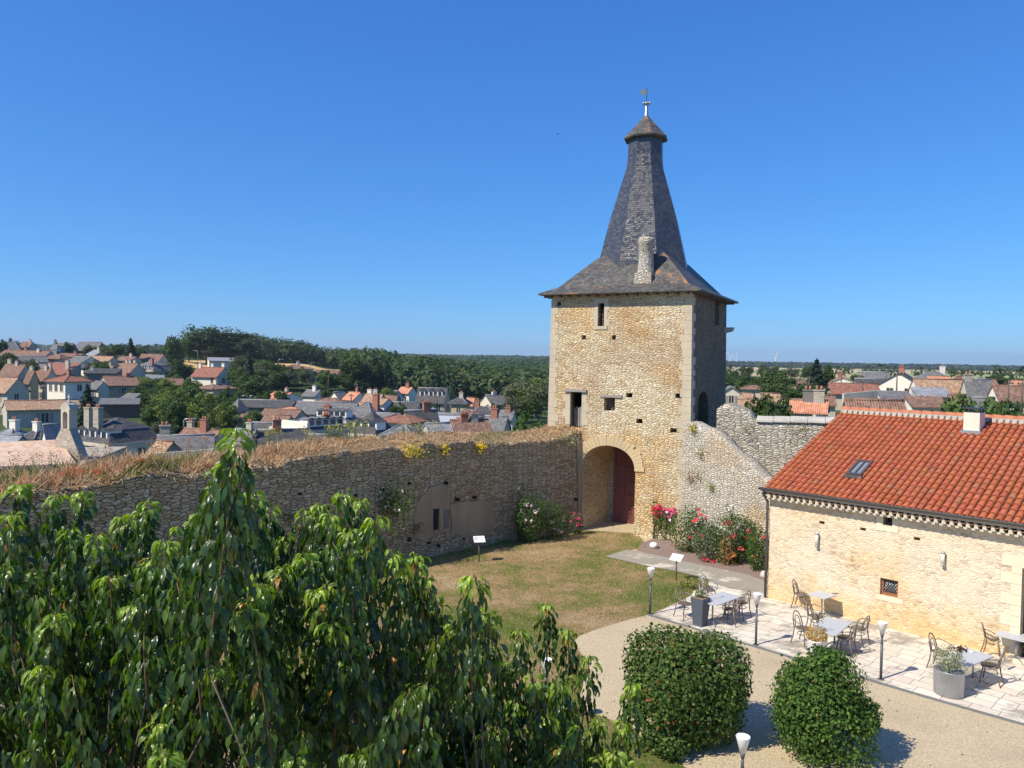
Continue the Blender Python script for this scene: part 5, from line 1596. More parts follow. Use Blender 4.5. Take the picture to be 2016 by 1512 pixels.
# skylight
sk_ = MB()
xa, xb = sky0.x-.02, sky1.x-.02
ya, yb = sky0.y, sky1.y
def RP(x, y, h_): return tuple(Vector((x, 0, ZE+.12)) + Vector((0, y, SLP*y)) + en*h_)
def rbox(m, x0,x1,y0,y1,h0,h1,mi=0):
    m.hull([RP(x0,y0,h0),RP(x1,y0,h0),RP(x1,y1,h0),RP(x0,y1,h0)],[RP(x0,y0,h1),RP(x1,y0,h1),RP(x1,y1,h1),RP(x0,y1,h1)],mi)
rbox(sk_, xa,xa+.07,ya,yb,0,.16); rbox(sk_, xb-.07,xb,ya,yb,0,.16); rbox(sk_, xa+.071,xb-.071,ya,ya+.07,0,.16); rbox(sk_, xa+.071,xb-.071,yb-.07,yb,0,.16)
rbox(sk_, (xa+xb)/2-.02,(xa+xb)/2+.02,ya+.071,yb-.071,.10,.155)
rbox(sk_, xa-.05,xb+.05,ya-.14,ya-.001,.03,.10)
sl_o = sk_.build('skylight', M['zinc_brown'], annex)
sk_ = MB(); rbox(sk_, xa+.071,xb-.071,ya+.071,yb-.071,.09,.11); sk_.build('glass', m_plain('skylight_glass', (.20,.23,.26), .08, 0, .8, .1), sl_o)
# chimney
chn = MB()
x0_ = chm.x-.16; y0_ = chm.y
cw_, cd_ = .50, .62
ctop = al(on_plane(1905, 812, A0+ADn*y0_, ADn)).z
chn.box(x0_, x0_+cw_, y0_, y0_+cd_, ZE+SLP*y0_-.1, ctop)
co = chn.build('chimney', m_plaster('cream_chimney', (.72,.66,.54), .12, .2, .35, (.5,.36,.2)), annex)
chn = MB(); chn.box(x0_-.06, x0_+cw_+.06, y0_-.08, y0_+cd_+.06, ZE+.12+SLP*y0_, ZE+.12+SLP*y0_+.16); chn.build('flashing', M['zinc'], co)
chn = MB(); chn.box(x0_-.04,x0_+cw_+.04,y0_-.04,y0_+cd_+.04,ctop+.12,ctop+.16)
for ax_, ay_ in ((.02,.02),(cw_-.06,.02),(.02,cd_-.06),(cw_-.06,cd_-.06),(cw_/2-.02,.02)): chn.box(x0_+ax_,x0_+ax_+.04,y0_+ay_,y0_+ay_+.04,ctop,ctop+.119)
chn.build('cowl', M['iron'], co)
# wall lights
for (x, y0p, y1p, nm) in [(1611,1048,1076,0),(1859,1085,1113,1)]:
    t_, b_ = af(x, y0p), af(x, y1p)
    wlt = MB(); wlt.lathe([(.055,0),(.06,.02),(.06,.06)], (t_.x,-.10,b_.z), 10); wlt.lathe([(.06,0),(.06,.04),(.02,.06)], (t_.x,-.10,t_.z-.06), 10)
    wlt.box(t_.x-.03,t_.x+.03,-.05,0,b_.z+.02,t_.z-.02)
    w_o = wlt.build('wall_light', M['zinc'], annex)
    wlt = MB(); wlt.lathe([(.052,.061),(.052,t_.z-b_.z-.061)], (t_.x,-.10,b_.z), 12); wlt.build('diffuser', m_plain('opal_glass', (.72,.68,.58), .3, 0, .5, .05), w_o)
# ============================================================ vegetation
def leaf_quads(C, N, S, rs_, aspect=.55, droop=None):
    """one pointed leaf-sized face per centre, facing N, turned at random"""
    n = len(C)
    N = N/np.maximum(np.linalg.norm(N, axis=1), 1e-6)[:,None]
    A = rs_.normal(size=(n,3))
    if droop is not None: A = droop + A*.35
    T = A - (A*N).sum(1)[:,None]*N
    T /= np.maximum(np.linalg.norm(T, axis=1), 1e-6)[:,None]
    B = np.cross(N, T)
    S = np.asarray(S)[:,None]
    v0 = C - T*S*.5; v2 = C + T*S*.5
    v1 = C + B*S*.5*aspect + N*S*.08; v3 = C - B*S*.5*aspect + N*S*.08
    V = np.stack([v0, v1, v2, v3], 1).reshape(-1, 3)
    F = np.arange(n*4).reshape(-1, 4)
    return V, F

GREENS = {'round': ((.040,.072,.018),(.075,.115,.028)), 'light': ((.11,.15,.030),(.17,.20,.045)), 'conifer': ((.018,.038,.020),(.034,.058,.030)),
          'cedar': ((.022,.042,.026),(.038,.062,.036)), 'olive': ((.07,.09,.045),(.12,.13,.07)), 'shrub': ((.045,.085,.020),(.085,.13,.030))}
def crown(kind, n, seed, size=.06):
    """unit-height crown standing on the origin"""
    r_ = np.random.RandomState(seed)
    C, N, S, T = [], [], [], []
    c0, c1 = map(np.array, GREENS.get(kind, GREENS['round']))
    if kind in ('round','light','olive','shrub'):
        nb = 26
        th = r_.uniform(0, 2*math.pi, nb); ph = np.arccos(r_.uniform(-.75, 1, nb)); rad = r_.uniform(.45, 1.0, nb)**.6
        zc, rz, rx = (.56, .36, .36) if kind != 'shrub' else (.46,.44,.50)
        bc = np.stack([rx*.85*rad*np.sin(ph)*np.cos(th), rx*.85*rad*np.sin(ph)*np.sin(th), zc+rz*.88*rad*np.cos(ph)], 1)
        br = r_.uniform(.09, .19, nb)
        k = r_.choice(nb, n, p=br**2/np.sum(br**2))
        d = r_.normal(size=(n,3)); d /= np.linalg.norm(d, axis=1)[:,None]
        rr_ = r_.uniform(.6, 1.08, n)
        C = bc[k] + d*(br[k]*rr_)[:,None]*[1,1,.85]
        C[:,2] = np.maximum(C[:,2], .02)
        N = d + r_.normal(size=(n,3))*.55 + [0,0,.25]
        S = size*r_.uniform(.6,1.5,n)
        bt = r_.rand(nb)
        f = np.clip(bt[k]*.65+r_.rand(n)*.4, 0, 1)[:,None]
        T = c0*(1-f)+c1*f
    elif kind == 'conifer':
        z = 1-np.sqrt(r_.uniform(0, 1, n))*.95
        nb = 15
        lay = np.floor(z*nb)/nb
        rr_ = (1-z)*.27*(1-.55*((z-lay)*nb))*r_.uniform(.35, 1.05, n)
        jag = .82+.3*np.sin(lay*97+np.floor(r_.uniform(0,2*math.pi,n)*2))
        th = r_.uniform(0, 2*math.pi, n)
        spoke = 1+.22*np.sin(th*7+lay*40)
        C = np.stack([rr_*spoke*np.cos(th), rr_*spoke*np.sin(th), z-.10*rr_/.25], 1)
        N = np.stack([np.cos(th)*.7, np.sin(th)*.7, np.full(n,.7)], 1)+r_.normal(size=(n,3))*.45
        S = size*r_.uniform(.6,1.4,n); f = r_.rand(n,1); T = c0*(1-f)+c1*f
    elif kind == 'cedar':
        nb = 34
        th = r_.uniform(0, 2*math.pi, nb); rad = r_.uniform(.05, .46, nb); zz = .30+.66*r_.rand(nb)**.8
        rad *= np.sqrt(np.clip(1.15-((zz-.62)/.5)**2, .1, 1))
        bc = np.stack([rad*np.cos(th), rad*np.sin(th), zz], 1); br = r_.uniform(.08,.17,nb)
        k = r_.randint(0, nb, n)
        u = r_.normal(size=(n,3))*.5
        C = bc[k] + u*br[k][:,None]*[1.25,1.25,.22] 
        N = r_.normal(size=(n,3))*.4+[0,0,1.0]
        S = size*r_.uniform(.6,1.4,n); f = np.clip(r_.rand(nb)[k]*.7+r_.rand(n)*.3,0,1)[:,None]; T = c0*(1-f)+c1*f
    V, F = leaf_quads(C, N, S, r_, .75)
    return V, F, np.repeat(T, 4, axis=0)
PROT = {}
for kind, n, sz in (('round',2600,.055),('light',1800,.055),('olive',1800,.05),('shrub',1800,.07),('conifer',2600,.05),('cedar',3000,.055)):
    for v in range(3 if kind in ('round','cedar','shrub') else 2):
        V, F, T = crown(kind, n, 100+v*7+len(kind), sz)
        V[:,2] /= np.percentile(V[:,2], 99.7); V[:,:2] *= .5/np.percentile(np.hypot(V[:,0], V[:,1]), 97)
        me = np_mesh('crown', V, F, [M['leaf_town']], T)
        tk = MB(); 
        if kind == 'cedar':
            tk.tube([(0,0,-.05),(.01,0,.4),(.0,.01,.9)], [.035,.026,.008], 6)
            rb_ = random.Random(v)
            for _ in range(7):
                a = rb_.uniform(0,6.28); z = rb_.uniform(.25,.7)
                tk.tube([(0,0,z-.08),(.15*math.cos(a),.15*math.sin(a),z),(.3*math.cos(a),.3*math.sin(a),z+.06)], [.016,.011,.004], 4)
        else:
            tk.tube([(0,0,-.05),(.01,0,.3),(0,.01,.75)], [.026,.019,.006], 6)
            if kind not in ('conifer',):
                rb_ = random.Random(v)
                for _ in range(5):
                    a = rb_.uniform(0,6.28)
                    tk.tube([(0,0,.26),(.12*math.cos(a),.12*math.sin(a),.48),(.2*math.cos(a),.2*math.sin(a),.65)], [.014,.009,.003], 4)
        PROT[(kind, v)] = (me, tk.mesh('trunk', [M['bark']]))
rt2 = random.Random(21)
CATN = {'conifer': ('conifer_tree','conifer'), 'cedar': ('cedar_tree','cedar'), 'shrub': ('shrub','shrub')}
def plant(pos, h, w, kind, label, group=None):
    nm, cat = CATN.get(kind, ('tree','tree'))
    v = rt2.randrange(3 if kind in ('round','cedar','shrub') else 2)
    o = thing(nm, label, cat, (pos[0], pos[1], pos[2]-.2), rt2.uniform(0, 6.28), group)
    cm_, tm_ = PROT[(kind, v)]
    base_w = 1.0
    s = w/base_w
    for nm2, me in (('crown', cm_), ('trunk', tm_)):
        c = link(nm2, me, o); c.scale = (s, s, h)
    return o
def tree_px(px, top, base, Y, wpx, kind, label, group=None):
    b = at(px, base, Y); t = at(px, top, Y)
    gz_ = float(ground(b.x, b.y)[0])
    z0 = min(b.z, max(gz_, b.z-4)) if Y > 45 else b.z
    return plant((b.x, b.y, z0), t.z-z0, wpx/FPX*Y, kind, label, group)
for a in [
 (172,757,862,118,62,'conifer','large dark spruce standing behind the bell gable'),
 (257,666,712,285,38,'conifer','dark pointed conifer alone on the skyline of the upper left town'),
 (4,668,702,290,24,'round','small tree cut by the left edge beside the top slate house'),
 (205,700,715,268,9,'light','small clipped yellow bush between the upper roofs'),
 (343,662,750,300,40,'round','tall dark round tree at the left end of the park'),
 (372,668,718,330,50,'round','dark tree between the tall round tree and the spreading cedar'),
 (406,647,716,330,62,'cedar','spreading cedar with a pale leaning trunk, the highest tree on the hill'),
 (447,654,718,335,92,'cedar','broad flat topped cedar right of the highest cedar'),
 (490,664,722,345,60,'cedar','smaller cedar at the start of the long wood'),
 (351,706,765,240,34,'round','dense tree below the park with the brick chimney house to its left'),
 (366,716,752,245,38,'round','rounded tree in front of the left end of the wheat field'),
 (489,688,760,228,36,'conifer','dark fir standing between the wheat field and the town'),
 (532,709,757,236,38,'round','full round tree in front of the wheat field left of the broad beige house'),
 (462,722,768,225,34,'round','bush like tree right of the white house with three chimneys'),
 (497,738,790,205,60,'round','broad tree above the bright orange red roofed house'),
 (255,765,812,165,28,'round','round bushy tree in front of the old stone house'),
 (283,748,790,185,24,'round','dark ivy covered tree right of the old stone house'),
 (374,748,785,190,32,'round','leafy tree left of the square beige stone house'),
 (424,781,815,165,30,'round','dark bush under the square beige stone house'),
 (445,790,848,135,46,'light','pale yellow green bamboo clump on the slope'),
 (415,815,858,122,44,'light','lower bamboo clump at the bottom of the slope'),
 (498,806,836,135,38,'round','round bush right of the slender stone turret'),
 (345,782,842,140,44,'round','very dark leafy tree in the hollow of the slope'),
 (300,800,850,125,38,'shrub','bushes at the left foot of the green slope'),
 (320,828,866,110,50,'olive','loose grey green bushes behind the grey slate roof'),
 (84,828,862,105,34,'olive','feathery small tree between the barn and the bell gable'),
 (798,780,800,165,13,'shrub','round dark shrub beside the little white gabled house'),
 (762,762,784,230,30,'light','bright green round tree behind the centre houses'),
 (866,706,778,400,44,'cedar','big cedar in the middle of the wooded valley'),
 (915,720,775,330,46,'cedar','second big dark cedar right of the manor'),
 (893,734,790,280,30,'conifer','narrow pale conifer right of the manor roof'),
 (1036,810,848,58,76,'shrub','big rounded light green tree top just left of the tower wall'),
 (861,790,806,150,9,'conifer','tiny dark cypress in front of the manor'),
 (882,808,824,140,14,'round','dark little tree below the narrow white house'),
 (1607,707,757,195,54,'conifer','tall dark double conifer rising above the right hand village'),
 (1624,716,757,200,34,'round','dark tree joined to the right side of the tall conifer'),
 (1521,730,772,175,60,'round','broad green tree left of the tall conifer'),
 (1432,738,760,230,40,'round','tree group hard against the tower on the right'),
 (1475,738,755,260,50,'round','low tree row behind the brown hip right of the tower'),
 (1596,753,800,105,84,'round','wide leafy tree in the middle of the right hand village'),
 (1500,773,832,62,70,'round','large tree just over the rampart beside the dark pole'),
 (1540,785,828,66,50,'round','right half of the tree mass over the rampart'),
 (1455,795,822,70,40,'round','small green tree next to the tower over the rampart'),
 (1519,812,832,56,34,'olive','pale bush directly over the rampart coping'),
 (1688,736,748,210,30,'round','small dark tree left of the brown gabled farmhouse'),
 (1760,741,752,240,34,'round','low dark trees left of the broad white gable'),
 (1888,740,750,200,34,'shrub','dark shrubs right of the salmon orange roof'),
 (1960,738,756,230,50,'round','dark trees on the plain at the right, larger group'),
 (2004,742,756,220,40,'round','dark trees on the plain at the right edge'),
 (1850,790,834,60,110,'shrub','dense green bush behind the ridge, left of the annex chimney'),
 (1912,776,836,56,120,'shrub','taller green tree behind the annex chimney'),
 (1975,780,836,58,110,'shrub','rounded green bush right of the annex chimney'),
 (2030,798,838,54,80,'shrub','green bush cut by the right edge behind the red roof'),
 (1812,776,790,90,36,'shrub','low ivy like bushes under the long faded roof'),
 (1660,800,815,60,24,'olive','small pale bush beside the lichened chimney')]:
    tree_px(*a)
# scattered trees of the green slopes
def scatter(poly, n, hr, kinds, label, group, y0=60, seed=1, wr=(.7,1.05)):
    r_ = random.Random(seed); k = 0; tries = 0
    xs = [p[0] for p in poly]; ys = [p[1] for p in poly]
    while k < n and tries < n*20:
        tries += 1
        x, y = r_.uniform(min(xs), max(xs)), r_.uniform(min(ys), max(ys))
        ins = False
        for i in range(len(poly)):
            (ax, ay), (bx, by) = poly[i], poly[(i+1) % len(poly)]
            if (ay > y) != (by > y) and x < (bx-ax)*(y-ay)/(by-ay)+ax: ins = not ins
        if not ins: continue
        p = hit(x, y, y0)
        if p is None or castle_dist(p.x, p.y) < 3: continue
        if any(math.hypot(p.x-s_[0], p.y-s_[1]) < .5*max(s_[2], s_[3])+2 for s_ in SOLVED): continue
        h = r_.uniform(*hr)
        kd = r_.choice(kinds)
        fx, fy = (x-min(xs))/(max(xs)-min(xs)), (y-min(ys))/(max(ys)-min(ys))
        lb = ' '.join((['low','middling','tall'][min(2, int(3*(h-hr[0])/(hr[1]-hr[0]+.01)))], {'round':'green','light':'yellow green','olive':'grey green','shrub':'bushy','conifer':'dark pointed'}[kd], 'tree,',
              ['upper','middle','lower'][min(2, int(fy*3))], ['far left','left','centre','right','far right'][min(4, int(fx*5))], 'of', label))
        plant(p, h, h*r_.uniform(*wr), kd, lb, group); k += 1
scatter([(268,775),(330,752),(385,775),(392,805),(455,805),(456,850),(360,866),(300,850),(262,815)], 75, (3,5.8), ['round','shrub','round','light'], 'the steep green slope', 'trees on the steep slope', 90, 1)
scatter([(455,735),(520,735),(545,756),(600,760),(690,758),(705,775),(640,772),(590,768),(520,785),(470,775)], 48, (4,7), ['round','round','olive'], 'the slope below the wheat field', 'trees below the wheat field', 190, 2)
scatter([(680,740),(830,735),(1075,745),(1075,800),(1000,792),(930,780),(820,770),(760,776),(690,770)], 110, (7,11), ['round','round','olive','light','conifer'], 'the wooded valley behind the town', 'trees behind the town centre', 215, 3)
scatter([(985,785),(1078,790),(1078,840),(1005,838)], 22, (5,9), ['round','light','olive'], 'the town edge left of the tower', 'trees at the town edge', 100, 8)
scatter([(1425,742),(1600,740),(1640,748),(1600,762),(1500,760),(1425,775)], 14, (4,7), ['round','olive'], 'the village right of the tower', 'trees right of the tower', 180, 4)
scatter([(1425,775),(1560,780),(1600,800),(1560,815),(1430,812)], 10, (3,6), ['round','shrub'], 'the gardens behind the rampart', 'garden trees behind the rampart', 90, 5)
scatter([(0,700),(330,705),(330,760),(120,770),(0,765)], 26, (4,7), ['round','olive'], 'the upper old town', 'garden trees of the old town', 170, 6)
scatter([(500,800),(1000,805),(1000,850),(700,865),(300,870)], 26, (3,5.5), ['shrub','round'], 'the lower slate roofed town', 'garden trees of the lower town', 75, 7, (.6,.9))

# far woods: one mass nobody could count
def forest(name, label, Ymin, Ymax, u0, u1, n, quads, hh, rr_, seed, dens=1.0, keep=None, tone=1.0, size=None):
    r_ = np.random.RandomState(seed)
    y = np.exp(r_.uniform(math.log(Ymin), math.log(Ymax), n)); u = r_.uniform(u0, u1, n)
    x = u*y
    if keep is not None:
        m_ = keep(x, y); x, y = x[m_], y[m_]
    n = len(x)
    z = ground(x, y)
    sc = np.maximum(1, y/700)**.75
    R_ = rr_*sc*r_.uniform(.7, 1.3, n); H_ = hh*r_.uniform(.75, 1.2, n)
    if name == 'hill_wood': H_ *= np.interp(x/y, [-.42,-.36,-.28,-.19], [1,.95,.72,.6])
    q = quads
    d = r_.normal(size=(n,q,3)); d[:,:,2] = np.abs(d[:,:,2])*1.3-.5; d /= np.linalg.norm(d, axis=2)[:,:,None]
    C = np.stack([x, y, z+H_*.45], 1)[:,None,:] + d*np.stack([R_, R_, H_*.55], 1)[:,None,:]*r_.uniform(.75,1.05,(n,q,1))
    N = d + r_.normal(size=(n,q,3))*.35 + [0,0,.35]
    S = (R_[:,None]*r_.uniform(.45,.9,(n,q))) * (7/ math.sqrt(q))*.55
    c0, c1 = np.array((.038,.066,.024)), np.array((.075,.105,.032))
    f = np.clip(r_.rand(n)[:,None]*.8+r_.rand(n,q)*.25, 0, 1)[:,:,None]
    T = (c0*(1-f)+c1*f)*tone
    V, F = leaf_quads(C.reshape(-1,3), N.reshape(-1,3), S.ravel(), r_, 1.0)
    o = link(name, np_mesh(name, V, F, [M['leaf_town']], np.repeat(T.reshape(-1,3), 4, axis=0)))
    return tag(o, label, 'woodland', None, 'stuff')
forest('hill_wood', 'dense dark wood along the ridge behind the wheat field', 405, 620, -.42, -.19, 520, 130, 16.5, 5.5, 1,
       keep=lambda x, y: (y > 405+(x/y+.42)*150))
forest('valley_wood', 'green woodland filling the valley up to the horizon', 300, 900, -.24, .06, 1500, 60, 11, 5.0, 2,
       keep=lambda x, y: (x/y > -.20-(y-300)*.0001) | (y > 520))
forest('valley_wood_far', 'far woodland fading towards the horizon left of the tower', 800, 3300, -.55, .09, 5200, 26, 13, 6.5, 3)
forest('left_horizon_wood', 'bluish far woods on the horizon behind the upper town', 2200, 5000, -.9, -.35, 900, 18, 16, 9, 4)
forest('plain_wood', 'dark band of wood along the horizon right of the tower', 2250, 2500, .24, .95, 2600, 20, 14, 6, 5)
forest('plain_hedges', 'scattered hedges and copses on the plain right of the tower', 330, 420, .24, .95, 60, 60, 6, 3.5, 6)
forest('plain_copses', 'thin lines of trees between the pale fields right of the tower', 560, 900, .24, .95, 60, 40, 6, 3.6, 7, keep=lambda x, y: np.sin(x*.021)+np.sin(x*.007) > .2)

# ---- dry grass on top of the curtain wall
r_ = np.random.RandomState(9)
nb = 42000
ss = r_.uniform(0, WL, nb)
ii = np.clip((ss/WL*NS).astype(int), 0, NS-1)
P0_ = np.array([[*wpos(s)[0]][:2] for s in np.linspace(0, WL, NS+1)])
NN_ = np.array([[*wnrm(s)][:2] for s in np.linspace(0, WL, NS+1)])
tt_ = (ss/WL*NS-ii)[:,None]
base = P0_[ii]*(1-tt_)+P0_[ii+1]*tt_
nv = NN_[ii]
dd = r_.uniform(.02, TH+.05, nb)
zt = np.array(inner_top)[ii]
prof_z = np.interp(dd, [0,.10,.35,.9,1.5,TH-.1,TH], [-.02,-.03,.10,.22,.25,.12,-.1])
clump = .5+.5*np.sin(ss*2.1)*np.sin(dd*3.1+ss*.7)+r_.normal(size=nb)*.18
far_left = np.clip((ss-9)/10, 0, 1)
h = (.05+.10*np.clip(clump,0,1)+.24*r_.rand(nb)**4)*(.62+.95*far_left)*(.55+.45*np.clip(dd/1.0,0,1))
B = np.column_stack([base-nv*dd[:,None], zt+prof_z-.03])
a = r_.uniform(0, 2*math.pi, nb); w = r_.uniform(.012,.028,nb)
side = np.column_stack([np.cos(a)*w, np.sin(a)*w, np.zeros(nb)])
leanv = np.column_stack([r_.normal(size=nb)*.7, r_.normal(size=nb)*.7, np.ones(nb)])*h[:,None]
hang = (dd < .22) & (r_.rand(nb) < .5)
leanv[hang,2] *= -.4; leanv[hang,:2] += nv[hang]*.12
V = np.stack([B-side, B+side, B+leanv*.6+side*.6, B+leanv], 1).reshape(-1,3)
F = np.arange(nb*4).reshape(-1,4)
pal = np.array([(.46,.35,.20),(.62,.51,.32),(.55,.43,.27),(.38,.25,.14),(.70,.60,.41),(.28,.28,.12)])
T = pal[r_.choice(6, nb, p=[.24,.24,.2,.16,.08,.08])]*r_.uniform(.75,1.2,(nb,1))
pz = (np.sin(ss*1.3+dd*2)+np.sin(ss*.37)) 
green = (pz > 1.3) & (r_.rand(nb) < .6)
T[green] = np.array((.13,.19,.05))*r_.uniform(.8,1.3,(green.sum(),1))
tag(link('dry_grass', np_mesh('dry_grass', V, F, [M['dry']], np.repeat(T,4,axis=0))), 'straw coloured dry grass and weeds matted along the rampart top', 'grass', None, 'stuff')

# ---- blossoms and weeds
def flower_np(P, size, col, r_, n=6):
    """small rosettes: n petals around every point"""
    Cc = np.repeat(P, n, axis=0) + r_.normal(size=(len(P)*n,3))*size*.28
    N = r_.normal(size=(len(P)*n,3))+[-.3,-.8,.5]
    V, F = leaf_quads(Cc, N, np.full(len(Cc), size)*r_.uniform(.6,1.1,len(Cc)), r_, .9)
    T = np.array(col)*r_.uniform(.75,1.2,(len(Cc),1))
    return V, F, np.repeat(np.clip(T,0,1),4,axis=0)
def join_np(parts):
    Vs, Fs, Ts, o = [], [], [], 0
    for V, F, T in parts:
        Vs.append(V); Fs.append(F+o); Ts.append(T); o += len(V)
    return np.concatenate(Vs), np.concatenate(Fs), np.concatenate(Ts)
def wall_plant(px, py, rad, col, fcol, label, nl=220, nf=40, name='wall_flower', cat='plant', proud=.12, group=None, fsize=.06, lsize=.07):
    s, q, n = wall_uv(px, py)
    c = np.array(q + n*proud); rr_ = np.random.RandomState(int(px*7+py))
    o = thing(name, label, cat, tuple(c), 0, group)
    d = rr_.normal(size=(nl,3))*np.array([rad*.5,rad*.35,rad*.5])
    V, F = leaf_quads(d, rr_.normal(size=(nl,3))+[0,-.8,.4], lsize*rr_.uniform(.6,1.4,nl), rr_)
    T = np.array(col)*rr_.uniform(.6,1.3,(nl,1))
    link('foliage', np_mesh('foliage', V, F, [M['leaf_bush']], np.repeat(T,4,axis=0)), o)
    if nf:
        V, F, T = flower_np(rr_.normal(size=(nf,3))*np.array([rad*.5,rad*.35,rad*.45])+[0,-.05,.05], fsize, fcol, rr_, 4)
        link('blossoms', np_mesh('blossoms', V, F, [M['petal']], T), o)
    return o
YEL = (.72,.56,.04)
wall_plant(808,888,.42,(.16,.20,.05),YEL,'large yellow flowering clump hanging in the notch of the rampart top',300,90)
wall_plant(872,882,.16,(.12,.16,.05),YEL,'small upper yellow flower tuft below the rampart edge',60,24)
wall_plant(873,892,.16,(.12,.16,.05),YEL,'small lower yellow flower tuft below the rampart edge',60,24)
wall_plant(945,881,.24,(.16,.20,.05),YEL,'round yellow flowering tuft on the wall edge halfway to the tower',90,70)
wall_plant(833,893,.25,(.22,.20,.08),(.6,.6,.4),'dry pale weed right of the large yellow clump',120,10)
wall_plant(1122,868,.35,(.18,.20,.08),(.6,.6,.5),'loose pale weeds hanging near the tower end of the rampart',160,12)
wall_plant(765,988,.75,(.07,.13,.03),(.8,.75,.7),'climbing shrub with one white bloom halfway up the shaded rampart',700,5,'climbing_shrub','shrub',.35,None,.12,.11)
wall_plant(817,1040,.28,(.07,.12,.03),(.8,.75,.7),'thin creeper beside the blocked slit windows',120,0,'climbing_shrub','shrub')
wall_plant(567,1020,.30,(.06,.11,.03),(.8,.75,.7),'small green creeper on the rampart behind the cherry tree',140,0,'climbing_shrub','shrub')
# weeds standing up along the wall top
def top_weed(px, Ysh, h, col, fcol, label, n=34, group=None):
    best = min(range(NS), key=lambda i: abs(proj((prof_[i][0], prof_[i][1], 4.5))[0]-px))
    return best
wx = [(*wpos(WL*i/NS)[0],) for i in range(NS)]
def weeds(pxs, label, group, col, fcol, h, dist=1.9, seed=3, nf=14):
    rr_ = np.random.RandomState(seed)
    for px in pxs:
        i = min(range(NS), key=lambda k: abs(proj((wx[k][0], wx[k][1], 4.5))[0]-px))
        s = WL*i/NS; p, _ = wpos(s); n = wnrm(s)
        q = p-n*(dist+rr_.uniform(-.4,.2)); z = inner_top[i]+.1
        o = thing('weed', label, 'weed', (q.x,q.y,z), rr_.uniform(0,6), group)
        m = MB()
        for _ in range(5):
            a = rr_.uniform(0,6.28); e = rr_.uniform(.08,.22); hh = h*rr_.uniform(.6,1.1)
            m.tube([(0,0,-.1),(e*.4*math.cos(a),e*.4*math.sin(a),hh*.5),(e*math.cos(a),e*math.sin(a),hh)], [.008,.006,.003], 4)
        m.build('stems', M['wood_stem'], o)
        nl = 60
        C = np.column_stack([rr_.normal(size=nl)*.10, rr_.normal(size=nl)*.10, rr_.uniform(.05,1,nl)*h])
        V, F = leaf_quads(C, rr_.normal(size=(nl,3)), rr_.uniform(.04,.10,nl), rr_, .4)
        A = (V, F, np.repeat(np.array(col)*rr_.uniform(.7,1.3,(nl,1)),4,axis=0))
        link('foliage', np_mesh('foliage', A[0], A[1], [M['leaf_bush']], A[2]), o)
        if nf:
            Bq = flower_np(np.column_stack([rr_.normal(size=nf)*.12, rr_.normal(size=nf)*.12, h*rr_.uniform(.75,1.1,nf)]), .05, fcol, rr_, 3)
            link('blossoms', np_mesh('blossoms', Bq[0], Bq[1], [M['petal']], Bq[2]), o)
M['wood_stem'] = m_plain('green_stem', (.16,.16,.06), .8)
weeds([585,592,604,640,700,708,716,724,732,740,748,757,764], 'tall green weed with small yellow heads along the outer edge of the rampart', 'yellow headed weeds on the rampart', (.13,.17,.05), (.55,.50,.06), .75, 1.9, 3)
weeds([845,852,860,866,876,889,897,905,640,655], 'pale feathery grass clump on the rampart crown', 'feathery clumps on the rampart', (.42,.36,.18), (.5,.45,.25), .65, 1.5, 4, 8)
weeds([60,120,150,195,228,255,340,375,416,450,540,500], 'thin reddish weed stalk rising from the dry grass at the left', 'reddish weeds on the rampart', (.28,.14,.08), (.5,.25,.12), .8, 1.8, 5, 10)
weeds([218,232,305,150,206,170,182,290], 'red poppies flowering in the dry grass of the rampart', 'poppies on the rampart', (.10,.15,.05), (.75,.10,.03), .28, .7, 6, 9)

# ============================================================ leafy shrubs of the court
def leaf_shell(n, fn, size, c0, c1, seed, aspect=.65, up=.35, hot=None):
    rr_ = np.random.RandomState(seed)
    C, Nn = fn(n, rr_)
    N = Nn + rr_.normal(size=C.shape)*.6 + [0,0,up]
    f = rr_.rand(len(C),1)**1.5
    T = np.array(c0)*(1-f)+np.array(c1)*f
    if hot: 
        m_ = rr_.rand(len(C)) < hot[1]; T[m_] = np.array(hot[0])
    S = size*rr_.uniform(.55,1.35,len(C))
    V, F = leaf_quads(C, N, S, rr_, aspect)
    return V, F, np.repeat(T,4,axis=0)
def blob_fn(rx, ry, rz, zc, lumps=14, seed=0, box=0.0, flat=.0, inner=.55):
    rs2 = np.random.RandomState(seed)
    ld_ = rs2.normal(size=(lumps,3)); ld_ /= np.linalg.norm(ld_,axis=1)[:,None]; la = rs2.uniform(-.34,.30,lumps)
    def fn(n, rr_):
        d = rr_.normal(size=(n,3)); d /= np.linalg.norm(d,axis=1)[:,None]
        p = 2+box*4
        k = (np.abs(d)**p).sum(1)**(-1/p)
        r = k*(1+((np.clip((d@ld_.T),0,1)**5)*la).sum(1))
        r *= np.where(rr_.rand(n) < .62, rr_.uniform(.80,1.09,n), rr_.uniform(inner,.95,n))
        sk = rr_.rand(n) < .05; r[sk] *= rr_.uniform(1.02,1.2,sk.sum())
        kp = (np.sin(d[:,0]*9+d[:,2]*7+lumps)*np.sin(d[:,1]*8-d[:,2]*9) < .55) | (rr_.rand(n) < .45); d = d[kp]; r = r[kp]
        C = d*r[:,None]*[rx,ry,rz]; C[:,2] += zc
        m_ = C[:,2] > .02
        return C[m_], d[m_]
    return fn
